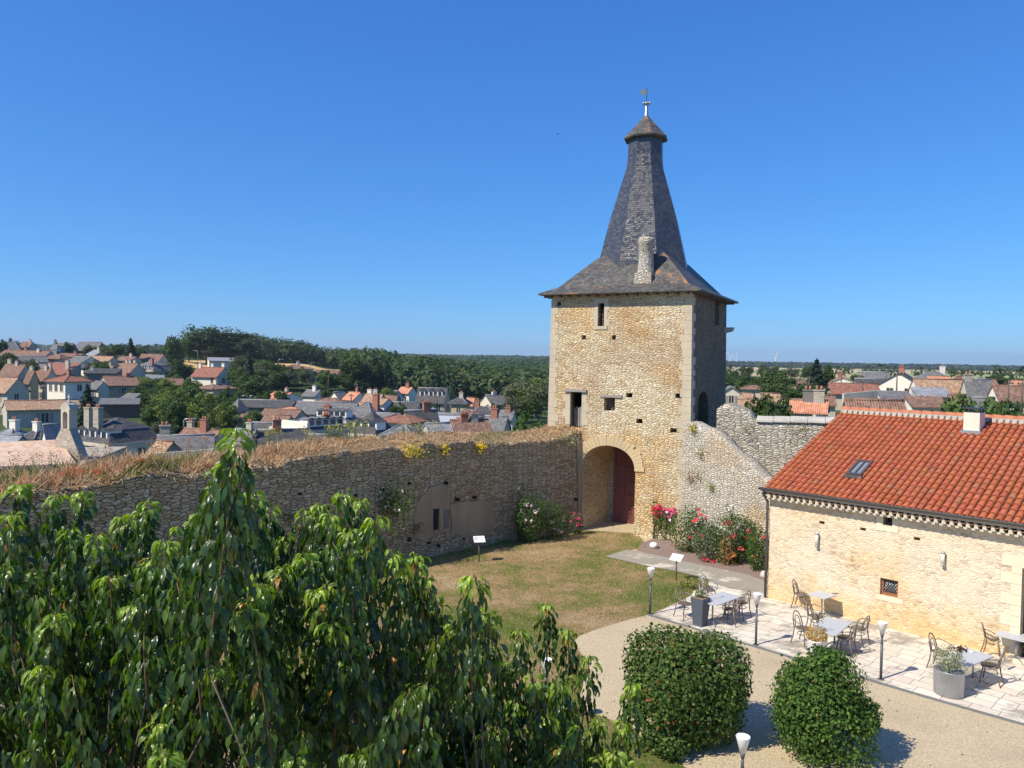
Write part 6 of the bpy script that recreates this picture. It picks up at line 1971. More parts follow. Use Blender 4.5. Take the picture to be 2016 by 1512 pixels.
def shrub(name, label, loc, parts, cat='shrub', stems=None, flowers=None, seed=0, rz=0.0, group=None, mat='leaf_bush'):
    o = thing(name, label, cat, loc, rz, group)
    V, F, T = join_np(parts)
    link('foliage', np_mesh('foliage', V, F, [M[mat]], T), o)
    if stems: stems.build('stems', M['bark'], o)
    if flowers:
        for (P, sz, col) in flowers:
            rr_ = np.random.RandomState(seed+len(P))
            V, F, T = flower_np(np.array(P, float), sz, col, rr_, 7)
            link('blossoms', np_mesh('blossoms', V, F, [M['petal']], T), o)
    return o
def stem_bunch(n, spread, h, seed, r=.015):
    m = MB(); rr_ = random.Random(seed)
    for _ in range(n):
        a = rr_.uniform(0,6.28); s = rr_.uniform(.2,1)*spread
        m.tube([(.1*math.cos(a),.1*math.sin(a),0),(s*.5*math.cos(a),s*.5*math.sin(a),h*.5),(s*math.cos(a+.3),s*math.sin(a+.3),h*rr_.uniform(.8,1))], [r,r*.7,r*.3], 5)
    return m
G0, G1 = (.035,.075,.018), (.10,.17,.035)
# the two big rounded shrubs on the gravel
def moved(fn, off, sc=1.0):
    def f(n, rr_):
        C, d = fn(n, rr_)
        C = C + np.array(off); k_ = C[:,2] > .02
        return C[k_], d[k_]
    return f
def many(parts_, size, c0, c1, seed, hot):
    return [leaf_shell(n, moved(blob_fn(rx, ry, rz, 50, 16, sd, bx), (off[0], off[1], off[2]-50)), size, c0, c1, seed+i, .7, .3, hot) for i, (n, rx, ry, rz, sd, bx, off) in enumerate(parts_)]
pa = on_z(1364, 1497); pa.z = 0
za = at(1352, 1258, pa.y+.6).z
ca = ((.035,.075,.018), (.14,.20,.045), 31, ((.28,.11,.05), .02))
shrub('rounded_shrub', 'wide box shaped shrub with reddish shoots in front of the terrace', (pa.x, pa.y+.9, 0),
      many([(8500,.95,1.0,.80,3,.12,(-.36,.05,za-.80)),(8500,.85,.95,.78,4,.12,(.48,.1,za-.92)),(5500,1.02,.95,.75,5,.1,(-.28,-.15,.72)),(5500,.80,.85,.72,6,.1,(.42,-.05,.75)),(1600,.35,.4,.35,7,.0,(-.95,-.3,1.15)),(1400,.45,.4,.30,8,.0,(-.5,-.75,.35))], .085, *ca),
      stems=stem_bunch(26,1.0,za*.85,5,.02))
pb = on_z(1645, 1530); pb.z = 0
zb_ = at(1625, 1272, pb.y+.6).z
cb_ = ((.03,.072,.015), (.13,.22,.042), 61, ((.20,.18,.05), .03))
shrub('rounded_shrub', 'egg shaped dense green shrub nearest the camera in front of the round white planter', (pb.x, pb.y+.8, 0),
      many([(9500,1.0,.95,.98,8,.1,(.03,0,.92)),(8000,.80,.78,.95,9,.1,(-.06,0,zb_-.95)),(2500,.42,.45,.40,10,0,(.62,-.3,1.05)),(2200,.40,.4,.42,12,0,(-.62,-.2,.95)),(1500,.35,.35,.3,13,0,(.1,-.1,zb_-.32))], .075, *cb_),
      stems=stem_bunch(22,.8,zb_*.8,6,.02))
# roses on the shaded wall
def rose_at(px, py, label, rx, ry, rz, n, fl, name='rose_bush', base=None, seed=1, col=(G0,G1), size=.08, off=0.0, group=None, leanh=1.0):
    p = on_z(px, py); p.z = 0
    rr_ = random.Random(seed)
    flw = []
    for (cnt, sz, c, zr) in fl:
        P = []
        for _ in range(cnt):
            a = rr_.uniform(math.pi*1.05, math.pi*1.95); u = rr_.uniform(.1,1)
            P.append((rx*1.0*math.cos(a)*rr_.uniform(.3,1.05), ry*1.05*math.sin(a), rr_.uniform(*zr)*rz*2))
        flw.append((P, sz, c))
    return shrub(name, label, (p.x, p.y+off, 0), [leaf_shell(n, blob_fn(rx, ry, rz, rz*1.0, 12, seed, .2, inner=.4), size, col[0], col[1], seed, .65, .35)], 'rose bush' if name == 'rose_bush' else 'shrub',
          stem_bunch(8, rx*.7, rz*1.4, seed, .016), flw, seed, 0.0, group)
PINK, CORAL, RED, WHT = (.76,.10,.28), (.80,.10,.10), (.68,.05,.10), (.85,.83,.78)
rose_at(1040, 1068, 'large climbing rose with pale flowers in the shade of the rampart, left of the gate', .65,.45,1.05,2600,[(12,.10,(.75,.6,.62),(.3,.9))], seed=41)
rose_at(1025, 1066, 'tall upright rose shoot at the left of the climbing rose', .22,.22,1.3,700,[(8,.07,(.7,.65,.6),(.3,.95))], seed=47)
rose_at(1085, 1062, 'broad climbing rose on the shaded rampart closest to the gate', .75,.45,.85,2600,[(10,.09,(.8,.45,.5),(.2,.8))], seed=42)
rose_at(1136, 1052, 'small pink rose at the foot of the gate jamb', .28,.25,.55,500,[(9,.11,PINK,(.4,1.0))], seed=43)
# roses in the bed
BED = [
 (1318,1062,'climbing rose with a crown of magenta blooms right of the gate', .62,.30,.78,2300,[(42,.10,(.72,.10,.26),(.7,.98)),(3,.14,WHT,(.6,.9))],51,(.0,)),
 (1290,1060,'arching rose with drooping pink red blooms over the gravel bed', .22,.22,.95,320,[(18,.12,RED,(.55,.85))],52,(.0,)),
 (1358,1086,'green rose bush with coral blooms in the middle of the bed', .72,.5,.95,3200,[(9,.13,CORAL,(.3,1.0))],53,(.0,)),
 (1398,1103,'grey green rose bush with one dark pink bloom at the front of the bed', .55,.42,.75,2600,[(2,.13,RED,(.5,.8)),(5,.14,(.7,.08,.12),(.0,.12))],54,(.0,)),
 (1447,1108,'large dark rose bush with orange red blooms left of the downpipe', .85,.55,1.0,4200,[(9,.13,CORAL,(.35,1.0)),(2,.15,(.9,.25,.12),(.1,.25))],55,(.0,)),
 (1470,1096,'tall white flowering rose against the pale wall', .85,.32,1.18,3800,[(150,.08,WHT,(.45,1.0))],56,(.0,)),
 (1488,1122,'shadowy rose bush with two orange blooms beside the house corner', .42,.4,.85,2200,[(2,.12,(.9,.22,.10),(.2,.45)),(2,.12,CORAL,(.7,.9))],57,(.0,))]
for (x, y, lb, rx, ry, rz, n, fl, sd, _) in BED:
    rose_at(x, y, lb, rx, ry, rz, n, fl, seed=sd, col=(G0,G1) if sd != 54 else ((.09,.12,.06),(.17,.20,.11)))
rose_at(1430, 1112, 'orange brown faded shrub between the two largest roses', .28,.3,.6,500,[], seed=58, col=((.22,.13,.05),(.42,.26,.10)), name='faded_shrub')
# low yellowish shrub beside the path corner
rose_at(1368, 1160, 'low yellow green plant at the corner of the paved path', .55,.4,.22,700,[], seed=59, col=((.13,.15,.04),(.28,.28,.08)), name='low_plant', size=.07)
# tufts on the pale wall
def stuck(px, py, P, n, rad, col, label, cat='plant', name='wall_tuft', fcol=None, nl=150, lean=.12):
    q = on_plane(px, py, P, n); c = q + n*lean
    rr_ = np.random.RandomState(int(px))
    o = thing(name, label, cat, tuple(c), 0)
    d = rr_.normal(size=(nl,3))*rad*.45; d[:,2] *= 1.2
    V, F = leaf_quads(d, rr_.normal(size=(nl,3))+[-.4,-.5,.3], .08*rr_.uniform(.5,1.3,nl), rr_, .35)
    link('foliage', np_mesh('foliage', V, F, [M['leaf_bush']], np.repeat(np.array(col)*rr_.uniform(.7,1.3,(nl,1)),4,axis=0)), o)
    if fcol:
        V, F, T = flower_np(rr_.normal(size=(30,3))*rad*.4, .06, fcol, rr_, 3)
        link('blossoms', np_mesh('blossoms', V, F, [M['petal']], T), o)
for a in [(1367,843,.24,(.20,.20,.05),'yellow flowering tuft at the top corner of the pale sloping wall',(.75,.58,.04)),
          (1382,891,.28,(.22,.20,.08),'dry olive tuft high on the pale sloping wall',None),
          (1375,934,.35,(.20,.16,.07),'brownish tuft in the middle of the pale sloping wall',None),
          (1362,940,.22,(.26,.14,.08),'reddish dry tuft beside the tower corner',None),
          (1403,960,.18,(.22,.22,.07),'small green tuft low on the pale sloping wall',None)]:
    stuck(a[0], a[1], SA+snr*.28, snr, a[2], a[3], a[4], fcol=a[5])
for a in [(1470,845,.35,(.20,.18,.06),'olive tuft on the grey rampart right of the tower'),(1560,838,.55,(.17,.18,.06),'wide hanging weeds under the white coping'),(1583,846,.4,(.22,.17,.07),'browner hanging weeds under the white coping'),
          (1395,850,.3,(.12,.14,.05),'dark green tuft where the stair meets the tower')]:
    stuck(a[0], a[1], RA, rn, a[2], a[3], a[4])

# small dry leaves lying on the gravel
rr_ = np.random.RandomState(12); nl = 420
P = np.column_stack([rr_.uniform(2, 14, nl), rr_.uniform(12, 25, nl), np.full(nl, .012)])
ok = np.array([castle_dist(x, y) < .1 for x, y in P[:,:2]])
V, F = leaf_quads(P, np.column_stack([rr_.normal(size=nl)*.4, rr_.normal(size=nl)*.4, np.ones(nl)]), rr_.uniform(.03,.07,nl), rr_, .6)
T = np.array((.12,.075,.035))*rr_.uniform(.5,1.8,(nl,1))
tag(link('leaf_litter', np_mesh('leaf_litter', V, F, [M['dry']], np.repeat(T,4,axis=0))), 'small brown leaves scattered over the gravel and terrace', 'leaf litter', None, 'stuff')

# ---- short dry grass blades of the lawn
LP = np.array(lawn); rr_ = np.random.RandomState(31); nl = 110000
P = np.column_stack([rr_.uniform(-12, 9, nl), 13+26*rr_.rand(nl)**.8])
ins = np.zeros(nl, bool)
for i in range(len(LP)):
    (ax, ay), (bx, by) = LP[i], LP[(i+1) % len(LP)]
    cr = (ay > P[:,1]) != (by > P[:,1])
    ins ^= cr & (P[:,0] < (bx-ax)*(P[:,1]-ay)/(by-ay if by != ay else 1e-9)+ax)
P = P[ins]; n_ = len(P)
B = np.column_stack([P+rr_.normal(size=(n_,2))*.05, np.full(n_, .004)])
a = rr_.uniform(0, 6.28, n_); w = rr_.uniform(.006, .013, n_); h = rr_.uniform(.02, .055, n_)
sd2 = np.column_stack([np.cos(a)*w, np.sin(a)*w, np.zeros(n_)]); tp_ = np.column_stack([rr_.normal(size=n_)*.02, rr_.normal(size=n_)*.02, h])
V = np.stack([B-sd2, B+sd2, B+tp_+sd2*.3, B+tp_-sd2*.3], 1).reshape(-1,3)
pal = np.array([(.50,.39,.22),(.38,.30,.15),(.24,.25,.08),(.16,.21,.05),(.58,.47,.30)])
T = pal[rr_.choice(5, n_, p=[.28,.24,.2,.14,.14])]*rr_.uniform(.7,1.2,(n_,1))
tag(link('lawn_grass', np_mesh('lawn_grass', V, np.arange(n_*4).reshape(-1,4), [M['dry']], np.repeat(T,4,axis=0))), 'short half dry grass blades covering the castle lawn', 'grass', None, 'stuff')
# ============================================================ terrace furniture
M['chair'] = m_plain('bronze_grey_metal', (.20,.165,.14), .45, .35, .4, .12, 6)
M['table'] = m_plain('grey_table_top', (.46,.48,.50), .5, .0, .4, .10, 2)
M['alu'] = m_plain('brushed_aluminium', (.42,.42,.43), .4, .6, .5, .1)
def make_chair():
    t = thing('terrace_chair', 'x', 'chair')
    m = MB()
    prof = [(.0,.0),(.20,.0),(.215,.012),(.21,.03),(.0,.024)]
    m.lathe(prof, (0,0,.44), 18, 0)
    m.build('seat', M['chair'], t)
    # front is local -y ; back legs run up into the backrest arch
    def arch(w, z0, z1, y0, y1, n=12):
        return [(-w*math.cos(math.pi*k/n), y0+(y1-y0)*math.sin(math.pi*k/n), z0+(z1-z0)*math.sin(math.pi*k/n)**.8) for k in range(n+1)]
    m = MB()
    m.tube(arch(.205,.46,.90,.17,.29), .017, 6)
    m.tube(arch(.12,.47,.78,.18,.25), .013, 6)
    m.build('backrest', M['chair'], t)
    m = MB()
    for s in (-1,1):
        pts = [(s*.205,.235,.70),(s*.285,.16,.72),(s*.305,.0,.685),(s*.295,-.12,.63),(s*.265,-.17,.54),(s*.22,-.15,.455)]
        m2 = MB(); m2.tube(pts, .015, 6); m2.build('armrest', M['chair'], t)
        m2 = MB(); m2.tube([(s*.17,-.13,.45),(s*.19,-.17,.22),(s*.215,-.20,0)], [.019,.017,.015], 6); m2.build('leg', M['chair'], t)
        m2 = MB(); m2.tube([(s*.205,.17,.47),(s*.20,.20,.24),(s*.21,.27,0)], [.019,.017,.015], 6); m2.build('leg', M['chair'], t)
    m2 = MB(); m2.tube([(-.17*math.cos(a),-.15*math.sin(a)+.02,.30) for a in np.linspace(0,2*math.pi,15)[:-1]], .011, 5, 0, True); m2.build('stretcher', M['chair'], t)
    return t
chair0 = None
def chair_at(px, py, ang, label, group):
    """ang is the direction the sitter looks, relative to the house wall"""
    global chair0
    p = on_z(px, py, .0)
    if chair0 is None: chair0 = make_chair(); c = chair0
    else: c = copy_tree(chair0)
    c.location = (p.x, p.y, .016); c.rotation_euler = (0,0, AYAW+R(ang)+math.pi/2)
    c['label'] = label; c['group'] = group
    return c
GC = 'bentwood style chairs round the terrace tables'
for px, py, ang, lb in [
    (1347,1217,-12,'chair left of the tall tapered grey planter, at the left end of the terrace'),
    (1394,1188,-10,'chair behind the tapered planter on the far left side of its double table'),
    (1438,1229,188,'nearer chair right of the double table beside the tapered planter'),
    (1458,1214,174,'farther chair right of the double table beside the tapered planter'),
    (1577,1197,8,'chair against the house wall nearest the downpipe, left of the small wall table'),
    (1648,1206,176,'chair against the house wall right of the small wall table nearest the downpipe'),
    (1581,1268,-8,'chair just behind the round white planter with the orange plant'),
    (1606,1243,4,'half hidden chair at the far left corner of the middle double table'),
    (1664,1287,186,'nearer chair on the right side of the middle double table'),
    (1689,1268,176,'farther chair on the right side of the middle double table'),
    (1851,1318,-4,'chair half hidden behind the grey green plant in the oval zinc planter'),
    (1949,1345,184,'chair right of the double table beside the oval zinc planter'),
    (1954,1286,6,'chair by the wall with a cloth over it, left of the rightmost table'),
    (2022,1304,180,'chair cut by the right edge of the photo')]:
    chair_at(px, py, ang, lb, GC)
table0 = None
def make_table():
    t = thing('terrace_table', 'x', 'table')
    m = MB(); b = .35; m.hull([(x*b,y*b,.715) for x,y in ((-1,-1),(1,-1),(1,1),(-1,1))], [(x*b,y*b,.74) for x,y in ((-1,-1),(1,-1),(1,1),(-1,1))])
    m.build('tabletop', M['table'], t)
    m = MB(); m.tube([(0,0,.12),(0,0,.714)], .028, 8); m.box(-.2,.2,-.02,.02,.69,.713); m.box(-.02,.02,-.2,.2,.67,.689); m.build('pedestal', M['alu'], t)
    for k in range(4):
        a = math.pi/4+k*math.pi/2; c, s = math.cos(a), math.sin(a)
        m = MB(); m.tube([(.02*c,.02*s,.16),(.14*c,.14*s,.13),(.26*c,.26*s,.05),(.36*c,.36*s,.0)], [.016,.015,.013,.011], 6); m.build('leg', M['alu'], t)
    return t
def tables(c4, label, two=True, scl=None):
    global table0
    P = [on_z(x, y, .74) for x, y in c4]      # far-left, far-right, near-right, near-left
    c = sum(P, Vector())/4; c.z = 0
    u = ((P[1]-P[0])+(P[2]-P[3]))/2; v = ((P[0]-P[3])+(P[1]-P[2]))/2
    yaw = math.atan2(u.y, u.x); lu, lv = u.length, v.length
    un, vn = Vector((math.cos(yaw), math.sin(yaw), 0)), Vector((-math.sin(yaw), math.cos(yaw), 0))
    n = 2 if two else 1
    for k in range(n):
        if table0 is None: table0 = make_table(); t = table0
        else: t = copy_tree(table0)
        off = (k-.5)*lv/2 if two else 0
        p = c+vn*off
        t.location = (p.x, p.y, .014); t.rotation_euler = (0,0,yaw); t.scale = (lu/.70*.995, (lv/n)/.70*.985, 1)
        t['label'] = label[k]; t['group'] = 'square grey topped pedestal tables on the terrace'
tables([(1417.5,1164.6),(1456,1174),(1413.7,1194.8),(1376,1183)], ('nearer table of the pair beside the tapered planter','farther table of the pair beside the tapered planter'))
tables([(1612.6,1162.2),(1643.3,1171.2),(1629,1181),(1590,1171)], ('small table against the house wall nearest the downpipe',), False)
tables([(1628,1216),(1680.4,1226.2),(1643.3,1251.8),(1590.9,1238)], ('nearer table of the middle pair behind the round white planter','farther table of the middle pair behind the round white planter'))
tables([(1888,1272),(1942.8,1288.9),(1919.8,1318.4),(1864,1300)], ('nearer table of the pair behind the oval zinc planter','farther table of the pair behind the oval zinc planter, an ashtray on it'))
tables([(1972,1239),(2045,1255),(2030,1268),(1958,1250)], ('table against the house wall cut by the right edge of the photo',), False)
p = on_z(1913, 1284, .755)
m = MB(); m.lathe([(.0,.0),(.05,.0),(.06,.02),(.05,.035),(.0,.025)], (0,0,0), 12); o = m.build('ashtray', M['white'], None, (p.x,p.y,.755)); tag(o, 'small white ashtray on the grey table by the oval planter', 'ashtray')
# a cloth over the chair arm
p = on_z(1975, 1283, .55)
m = MB(); m.hull([(-.03,-.07,0),(.03,-.07,0),(.05,.07,0),(-.03,.07,0)], [(-.02,-.08,.33),(.015,-.08,.33),(.015,.08,.34),(-.02,.08,.34)]); o = m.build('cloth', m_plain('cream_cloth', (.62,.56,.44), .9), None, (p.x,p.y,.34), AYAW); tag(o, 'pale cloth hanging over the arm of the chair by the wall', 'cloth')

# planters
def planter_leaves(o, n, fn, size, c0, c1, seed, asp=.4):
    V, F, T = leaf_shell(n, fn, size, c0, c1, seed, asp)
    link('foliage', np_mesh('foliage', V, F, [M['leaf_bush']], T), o)
M['dark_planter'] = m_plain('charcoal_planter', (.075,.09,.115), .5, .0, .4, .2, 4)
p = on_z(1378, 1231); o = thing('planter', 'tall tapered charcoal planter with a spindly white stalked plant', 'planter', (p.x, p.y, .014), AYAW+R(45-45))
m = MB()
sq = ((-1,-1),(1,-1),(1,1),(-1,1))
m.hull([(x*.155,y*.155,0) for x,y in sq], [(x*.225,y*.225,.86) for x,y in sq])
m.build('pot', M['dark_planter'], o)
m = MB(); m.hull([(x*.19,y*.19,.861) for x,y in sq], [(x*.19,y*.19,.872) for x,y in sq]); m.build('potting_soil', M['soil'], o)
m = MB(); rr_ = random.Random(4)
for k in range(9):
    a = rr_.uniform(0,6.28); h_ = rr_.uniform(.15,.4) if k else .85
    m.tube([(.03*math.cos(a),.03*math.sin(a),.86),(.08*math.cos(a),.08*math.sin(a),.86+h_*.6),(.12*math.cos(a)*(k>0),.12*math.sin(a)*(k>0),.86+h_)], [.012,.008,.005], 5)
m.lathe([(.01,0),(.035,.06),(.02,.13),(.0,.16)], (0,0,1.66), 7)
m.build('stalks', m_plain('bleached_stalk', (.50,.46,.36), .8), o)
planter_leaves(o, 160, blob_fn(.18,.18,.12,.98,8,2), .09, (.07,.12,.04), (.20,.25,.10), 3)
p = on_z(1607, 1296); o = thing('planter', 'round white planter filled with an orange leaved plant', 'planter', (p.x, p.y, .014))
m = MB(); m.lathe([(.22,0),(.25,.02),(.26,.50),(.275,.52),(.25,.53),(.24,.46),(.0,.46)], (0,0,0), 20); m.build('pot', M['white'], o)
V1 = leaf_shell(1300, blob_fn(.30,.30,.22,.66,8,6), .05, (.35,.16,.04), (.60,.34,.08), 5, .45, .4, ((.30,.30,.06), .25))
link('foliage', np_mesh('foliage', V1[0], V1[1], [M['leaf_bush']], V1[2]), o)
m = MB(); m.tube([(0,0,.7),(.02,.0,1.05)], .006, 5); m.build('stalks', M['wood_stem'], o)
V1 = leaf_shell(40, lambda n, r_: (r_.normal(size=(n,3))*[.07,.07,.07]+[.02,0,1.08], r_.normal(size=(n,3))), .07, (.05,.05,.04), (.10,.09,.07), 5)
link('foliage', np_mesh('foliage', V1[0], V1[1], [M['leaf_bush']], V1[2]), o)
p = on_z(1867, 1368); o = thing('planter', 'oval zinc planter with a grey green spiky plant', 'planter', (p.x, p.y, .014), AYAW)
m = MB(); m.lathe([(.30,0),(.33,.015),(.345,.60),(.36,.62),(.335,.63),(.32,.56),(.0,.56)], (0,0,0), 24); ob = m.build('pot', M['zinc'], o); ob.scale = (1.02,.85,1)
m = MB(); rr_ = random.Random(14)
for k in range(12):
    a = rr_.uniform(0,6.28); h_ = rr_.uniform(.35,.75); e = rr_.uniform(.1,.35)
    m.tube([(0,0,.55),(e*.5*math.cos(a),e*.5*math.sin(a),.55+h_*.6),(e*math.cos(a),e*math.sin(a),.55+h_)], [.010,.008,.004], 5)
m.build('stalks', m_plain('grey_stalk', (.42,.38,.30), .8), o)
V1 = leaf_shell(900, blob_fn(.36,.34,.36,.88,10,6,0,0,.3), .075, (.13,.16,.08), (.42,.42,.30), 15, .3, .4)
V2 = leaf_shell(60, lambda n, r_: (r_.normal(size=(n,3))*[.06,.06,.04]+[.25,-.05,1.22], r_.normal(size=(n,3))+[0,0,1]), .11, (.06,.04,.04), (.12,.07,.06), 16, .3)
Vj = join_np([V1, V2]); link('foliage', np_mesh('foliage', Vj[0], Vj[1], [M['leaf_bush']], Vj[2]), o)

# ---- garden lamps
lamp0 = None
M['opal'] = m_plain('opal_cone', (.78,.78,.76), .35, 0, .5, .03)
def lamp(bx, by, label, H=1.52, pos=None):
    global lamp0
    p = on_z(bx, by) if pos is None else pos
    if lamp0 is None:
        o = thing('garden_lamp', label, 'garden lamp', (p.x, p.y, .006))
        m = MB(); m.lathe([(.085,0),(.085,.012),(.04,.02)], (0,0,0), 14); m.tube([(0,0,.01),(0,0,.95)], .035, 10); m.tube([(0,0,.95),(0,0,.99),(0,0,1.12)], [.035,.026,.026], 10)
        m.lathe([(.026,1.10),(.055,1.22)], (0,0,0), 12)
        m.build('post', m_plain('slate_grey_post', (.09,.10,.115), .45, .2, .4, .1), o)
        m = MB(); m.lathe([(.05,1.205),(.125,1.50),(.128,1.515),(.118,1.515),(.055,1.30),(0,1.30)], (0,0,0), 20); m.build('lamp_shade', M['opal'], o)
        lamp0 = o
    else:
        o = copy_tree(lamp0); o.location = (p.x, p.y, .006); o['label'] = label
    o['group'] = 'slim garden lamps with white cone shades'
    return o
lamp(1279.5, 1209.5, 'garden lamp at the lawn corner of the terrace, farthest from the camera')
lamp(1488, 1270, 'garden lamp on the terrace edge right of the tapered charcoal planter')
lamp(1734, 1338, 'garden lamp on the terrace edge between the white planter and the oval zinc planter')
def lamp_top(px, py, label):
    q = on_z(px, py, 1.515); q.z = 0; lamp(0, 0, label, pos=q)
lamp_top(1463, 1450, 'garden lamp between the two big shrubs, nearest the camera')
lamp_top(1076, 1298, 'garden lamp on the lawn just behind the cherry tree')

# ---- information boards
def board(bx, by, tx, ty, yaw, label, w=.46):
    b = on_z(bx, by); zt = at(tx, ty, b.y).z
    o = thing('information_board', label, 'information board', (b.x, b.y, .006), yaw)
    m = MB(); m.tube([(0,0,-.05),(0,0,zt)], .028, 8); m.build('post', M['wood_dark'], o)
    m = MB(); c, s = math.cos(R(32)), math.sin(R(32)); h_ = .17
    pts = [(-w/2,-h_*c,zt-h_*s),(w/2,-h_*c,zt-h_*s),(w/2,h_*c,zt+h_*s),(-w/2,h_*c,zt+h_*s)]
    m.hull([(x,y,z-.012) for x,y,z in pts], [(x,y,z+.012) for x,y,z in pts])
    pn = m.build('panel', M['white'], o)
    # faint print: a picture block and lines of text
    m = MB(); f = lambda u, v: (-w/2+w*u, (-h_+2*h_*v)*c, zt+(-h_+2*h_*v)*s+.0145)
    def blk(u0,u1,v0,v1): m.poly([f(u0,v0),f(u1,v0),f(u1,v1),f(u0,v1)])
    blk(.08,.40,.35,.85)
    for k in range(6): blk(.48,.92-.1*(k%3==2),.80-.1*k,.835-.1*k)
    m.build('print', m_plain('faded_print', (.52,.52,.50), .6), pn)
board(943, 1106, 942.5, 1062, R(14), 'white slanted information board on the lawn in front of the rampart')
board(1331, 1143, 1337, 1098, R(-38), 'slanted information board beside the paved path seen from its side')
# white boulder like spotlight
p = on_z(1287, 1079)
m = MB(); m.lathe([(.10,0),(.17,.05),(.19,.13),(.16,.21),(.08,.25),(0,.255)], (0,0,0), 14)
tag(m.build('white_stone', M['white'], None, (p.x,p.y,0)), 'round white stone at the left end of the gravel rose bed', 'stone')
# grey stone by the downpipe
p = on_z(1505, 1137); m = MB(); m.lathe([(.16,0),(.18,.1),(.12,.24),(.0,.28)], (0,0,0), 8)
tag(m.build('stone_block', M['ashlar_grey'], None, (p.x,p.y,0)), 'rough grey stone at the foot of the downpipe', 'stone')
# birds
for px, py, Y, lb in [(1098,264,90,'tiny dark bird high in the sky left of the spire'),(1291,126,110,'tiny dark bird above the weather vane'),(1475,73,120,'tiny dark bird near the top edge right of the spire')]:
    p = at(px, py, Y); m = MB()
    m.tube([(-.14,0,0),(-.05,0,.01),(.08,0,.0),(.16,0,0)], [.01,.045,.035,.01], 6)
    for s in (-1,1):
        m.hull([(-.05,0,.0),(.05,0,.0),(.02,s*.14,.06),(-.06,s*.14,.06)], [(-.05,0,.012),(.05,0,.012),(.02,s*.14,.072),(-.06,s*.14,.072)])
        m.hull([(-.06,s*.141,.06),(.02,s*.141,.06),(-.08,s*.28,.02)], [(-.06,s*.141,.07),(.02,s*.141,.07),(-.08,s*.28,.03)])
    tag(m.build('bird', M['iron'], None, p, R(20)), lb, 'bird')
# ============================================================ the cherry tree in the foreground
rc = np.random.RandomState(77)
def leaves_np(P, az, L, a0, a1, tw, W, tint):
    """P base points, az compass angle outward, L length, a0/a1 pitch at base and tip, tw roll, W width factor"""
    n = len(P)
    ts_ = np.array([0, .14, .34, .58, .80, 1.0]); ws = np.array([.015, .11, .175, .165, .08, .0])
    o = np.stack([np.cos(az), np.sin(az), np.zeros(n)], 1); b = np.stack([-np.sin(az), np.cos(az), np.zeros(n)], 1); up = np.array([0,0,1.])
    cur = P.copy(); rows = []; pt = 0
    for j, t in enumerate(ts_):
        tm = (t+pt)/2
        a = a0+(a1-a0)*tm**.8
        cur = cur + (np.cos(a)[:,None]*o + np.sin(a)[:,None]*up)*((t-pt)*L)[:,None]
        pt = t
        aa = a0+(a1-a0)*t**.8
        nrm = -np.sin(aa)[:,None]*o + np.cos(aa)[:,None]*up
        s = b*np.cos(tw*(.4+.6*t))[:,None] + nrm*np.sin(tw*(.4+.6*t))[:,None]
        n2 = np.cross(s, np.cos(aa)[:,None]*o + np.sin(aa)[:,None]*up)
        n2 = np.where((n2*nrm).sum(1)[:,None] < 0, -n2, n2)
        w = (ws[j]*W*L)[:,None]
        wav = (.30*np.sin(t*8+az*5))[:,None]
        rows += [cur - s*w + n2*w*(.42+wav), cur, cur + s*w + n2*w*(.42-wav)]
    V = np.stack(rows, 1)                        # n,18,3
    base = (np.arange(n)*18)[:,None]
    q = []
    for j in range(5):
        q += [[j*3, j*3+1, j*3+4, j*3+3], [j*3+1, j*3+2, j*3+5, j*3+4]]
    F = (base[:,:,None] + np.array(q)[None]).reshape(-1, 4)
    uv1 = np.array([[u, t] for t in ts_ for u in (-1., 0., 1.)])
    UV = np.tile(uv1, (n,1))
    T = np.repeat(tint, 18, axis=0)
    return V.reshape(-1,3), F, T, UV
shoots = []       # tip, base
def shoot(px, py, Y, ln, lean=.12, big=1.0, young=True):
    Y *= 1.2; ln *= 1.12
    t = np.array(at(px, py, Y))
    b = t + np.array([rc.normal()*lean*ln, rc.normal()*lean*ln+.05, -ln])
    shoots.append((t, b, big, young))
for a in [(40,952,4.6,1.1),(18,1010,4.3,.9),(112,972,5.2,1.0),(165,966,5.1,1.1),(140,1035,4.7,.8),(190,1050,4.3,.8),(243,1012,5.6,.5),(290,985,5.0,1.1),(262,1010,5.2,.6),(352,1036,6.0,.35),(322,1062,4.0,1.0),
          (466,838,3.55,1.2),(448,905,3.65,1.0),(480,930,3.75,.9),(395,1008,5.2,.9),(425,960,4.6,1.0),(500,965,4.8,1.0),(530,995,5.4,1.0),(562,1050,5.4,.8),(600,1000,5.5,1.0),(628,990,5.4,.6),(650,1012,5.0,1.0),(675,964,5.3,1.1),(708,980,5.6,.9),(690,1040,4.9,.8),
          (745,1016,3.9,.95),(770,1080,4.3,.9),(720,1070,4.2,.9),(598,1088,4.6,.9),(560,1112,4.4,.8),(820,1090,5.0,.9),(838,1130,5.0,.7),(795,1120,5.3,.8),(858,1170,5.2,.7),(870,1210,5.5,.6),
          (932,1130,4.0,.85),(955,1200,4.2,.6),(900,1225,4.6,.6),(1022,1238,5.6,.75),(1076,1186,6.2,.6),(1118,1238,6.2,.45),(975,1275,6.0,.6),(1000,1300,5.8,.5),(1160,1290,6.0,.5),(1130,1330,5.8,.5),(1245,1345,5.6,.55),(1225,1420,5.4,.5),(1180,1410,5.8,.5),(1095,1340,5.2,.6),(1050,1330,4.9,.6),
          (110,1205,3.9,.7),(325,1480,3.2,.5),(215,1130,4.2,.7),(700,1270,4.0,.7),(300,1090,4.5,.7),(60,1120,4.4,.8),(410,1120,4.4,.8),(520,1150,4.3,.8),(640,1150,4.5,.8),(80,1310,3.8,.5),(1210,1480,5.0,.5),(1100,1470,4.8,.5),(1255,1500,5.2,.4)]:
    shoot(*a)
